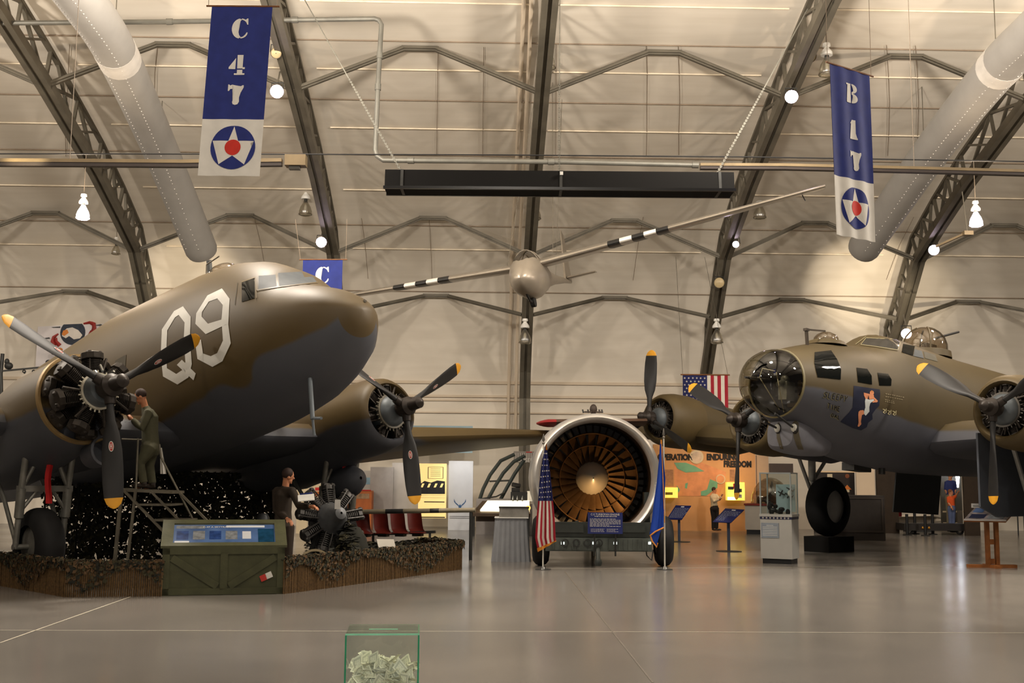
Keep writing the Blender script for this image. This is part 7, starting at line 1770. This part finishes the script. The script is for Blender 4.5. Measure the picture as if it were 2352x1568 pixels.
# ---- donation box in the foreground -----------------------------------------
Yd = 4.85; a = at(793, 1460, Yd); c = at(963, 1458, Yd); w = c.x - a.x; zt = (a.z + c.z) / 2; dpt = .30; zb = .70; RZB = math.radians(4.6)
t = thing('donation_box', 'clear green edged donation box full of dollar bills, standing in the foreground', 'donation box', (a.x, Yd, 0), RZB)
DG = glass('donation_glass', (249, 252, 250), .02, .99, 1.2)
EDG = mat('glass_edge_green', (44, 150, 104), .2, 0, .1, 9, trans=.25, spec=.6); EDL = mat('glass_edge_pale', (150, 226, 184), .2, 0, .1, 12, trans=.2, spec=.6)
th = .006; DGL = glass('lid_glass', (244, 250, 246), .02, 1.0, 1.03)
for nm, cc, dd in (('front_pane', (w / 2, th / 2, (zt + zb) / 2), (w, th, zt - zb)), ('back_pane', (w / 2, dpt - th / 2, (zt + zb) / 2), (w, th, zt - zb)), ('side_pane', (th / 2, dpt / 2, (zt + zb) / 2), (th, dpt - 2 * th, zt - zb)), ('side_pane', (w - th / 2, dpt / 2, (zt + zb) / 2), (th, dpt - 2 * th, zt - zb)), ('lid_pane', (w / 2, dpt / 2, zt + th / 2), (w, dpt, th))):
    MB().box(cc, dd).build(nm, DGL if nm == 'lid_pane' else DG, t, smooth=0)
for x in (.003, w - .003): MB().box((x, -.001, (zt + zb) / 2), (.0075, .003, zt - zb)).build('pane_edge', EDG, t, smooth=0, label='green glass edge')
MB().box((w / 2, -.0015, zt + th / 2), (w, .003, th + .001)).build('pane_edge', EDL, t, smooth=0, label='pale green lid edge')
MB().box((w - .003, dpt / 2, zt + th + .0005), (.006, dpt, .001)).build('pane_edge', EDG, t, smooth=0)
MB().box((w / 2, dpt - .003, zt + th + .0005), (w, .004, .001)).build('pane_edge', mat('edge_dull', (120, 140, 110), .3), t, smooth=0)
MB().box((w * .5, dpt * .45, zt + th + .001), (w * .40, .014, .002)).build('coin_slot', EDL, t, smooth=0)
MB().box((w / 2, dpt / 2, zb - .01), (w + .02, dpt + .02, .02)).build('box_floor', WOOD, t, smooth=0)
MB().box((w / 2, dpt / 2, (zb - .02) / 2), (w - .04, dpt - .04, zb - .02)).build('pedestal', mat('pedestal_dark', (60, 46, 36), .6), t, smooth=0)
def bill_mat():
    M = bpy.data.materials.new('dollar_paper'); M.use_nodes = True; nt = M.node_tree; L = nt.links; bs = nt.nodes['Principled BSDF']; bs.inputs['Roughness'].default_value = .75
    at_ = nt.nodes.new('ShaderNodeUVMap'); sp = nt.nodes.new('ShaderNodeSeparateXYZ'); L.new(at_.outputs[0], sp.inputs[0])
    def mth(op, a, b=None, v=None):
        n = nt.nodes.new('ShaderNodeMath'); n.operation = op; L.new(a, n.inputs[0])
        if b is not None: L.new(b, n.inputs[1])
        elif v is not None: n.inputs[1].default_value = v
        return n.outputs[0]
    ax = mth('ABSOLUTE', mth('SUBTRACT', sp.outputs[0], v=.5)); ay = mth('ABSOLUTE', mth('SUBTRACT', sp.outputs[1], v=.5))
    ins = mth('MULTIPLY', mth('LESS_THAN', ax, v=.44), mth('LESS_THAN', ay, v=.38))
    inner = mth('MULTIPLY', mth('LESS_THAN', ax, v=.38), mth('LESS_THAN', ay, v=.28))
    frame = mth('SUBTRACT', ins, inner)
    rr = mth('ADD', mth('MULTIPLY', ax, ax), mth('MULTIPLY', mth('MULTIPLY', ay, ay), v=.35)); ov = mth('LESS_THAN', rr, v=.014)
    nz = nt.nodes.new('ShaderNodeTexNoise'); nz.inputs['Scale'].default_value = 16; nz.inputs['Detail'].default_value = 3; L.new(at_.outputs[0], nz.inputs[0])
    ink = mth('MULTIPLY', mth('GREATER_THAN', nz.outputs['Fac'], v=.55), inner)
    dk = mth('MAXIMUM', mth('MULTIPLY', frame, v=.4), mth('MAXIMUM', mth('MULTIPLY', ov, v=.6), mth('MULTIPLY', ink, v=.35)))
    mx = nt.nodes.new('ShaderNodeMix'); mx.data_type = 'RGBA'; L.new(dk, mx.inputs[0]); mx.inputs[6].default_value = rgb(244, 240, 218); mx.inputs[7].default_value = rgb(112, 120, 100)
    L.new(mx.outputs[2], bs.inputs['Base Color'])
    return M
BM = bill_mat()
def bill_mesh(seed, fold):
    random.seed(seed); me = bpy.data.meshes.new('dollar_bill'); nu, nv = 12, 6; L_, W2 = .156, .066
    vs = []; uv = []; k1, k2 = random.uniform(-1, 1), random.uniform(-1, 1); f0 = random.uniform(.35, .65)
    for j in range(nv + 1):
        for i in range(nu + 1):
            u, v = i / nu, j / nv; x = (u - .5) * L_; y = (v - .5) * W2; z = .008 * k1 * math.sin(u * 5 + v * 2) + .006 * k2 * math.cos(v * 4 + u * 3) + random.uniform(-.0012, .0012)
            if fold == 1 and u > f0: d = (u - f0) * L_; x = (f0 - .5) * L_ - d * .85; z += .006 + d * .3
            if fold == 2 and u > f0: d = (u - f0) * L_; x = (f0 - .5) * L_ + d * .4; z += d * .9
            vs.append((x, y, z)); uv.append((u, v))
    fs = [(j * (nu + 1) + i, j * (nu + 1) + i + 1, (j + 1) * (nu + 1) + i + 1, (j + 1) * (nu + 1) + i) for j in range(nv) for i in range(nu)]
    me.from_pydata(vs, [], fs); ul = me.uv_layers.new(name='UVMap')
    for lp in me.loops: ul.data[lp.index].uv = uv[lp.vertex_index]
    me.polygons.foreach_set('use_smooth', [True] * len(fs)); me.materials.append(BM)
    md = None
    return me
BMS = [bill_mesh(k, (1, 1, 2, 0)[k % 4]) for k in range(10)]
random.seed(21)
nb = 0
def top_at(x):    # height of the heap across the box
    return interp([(0, .835), (.2, .872), (.4, .902), (.55, .900), (.75, .862), (.9, .885), (1, .88)], x)[0]
proto_b = None
while nb < 180:
    x = random.uniform(.14, .86); y = random.uniform(.09, dpt - .09); f = (nb / 180) ** .7
    z = lerp(zb + .03, top_at(x) - .028, f) - .02 * abs(y / dpt - .4)
    if proto_b is None: ob = bpy.data.objects.new('dollar_bill', BMS[0]); proto_b = ob
    else: ob = proto_b.copy(); ob.data = BMS[nb % 10]
    COL.objects.link(ob)
    ob.location = V((a.x, Yd, z)) + MX.Rotation(RZB, 3, 'Z') @ V((x * w, y, 0)); ob.rotation_euler = (random.uniform(-.5, 1.2), random.uniform(-.5, .5), random.uniform(0, 6.28)); ob.scale = (.62, .72, .72)
    tag(ob, 'crumpled one dollar bill in the heap inside the clear donation box', 'banknote', 'dollar bills in the donation box'); nb += 1
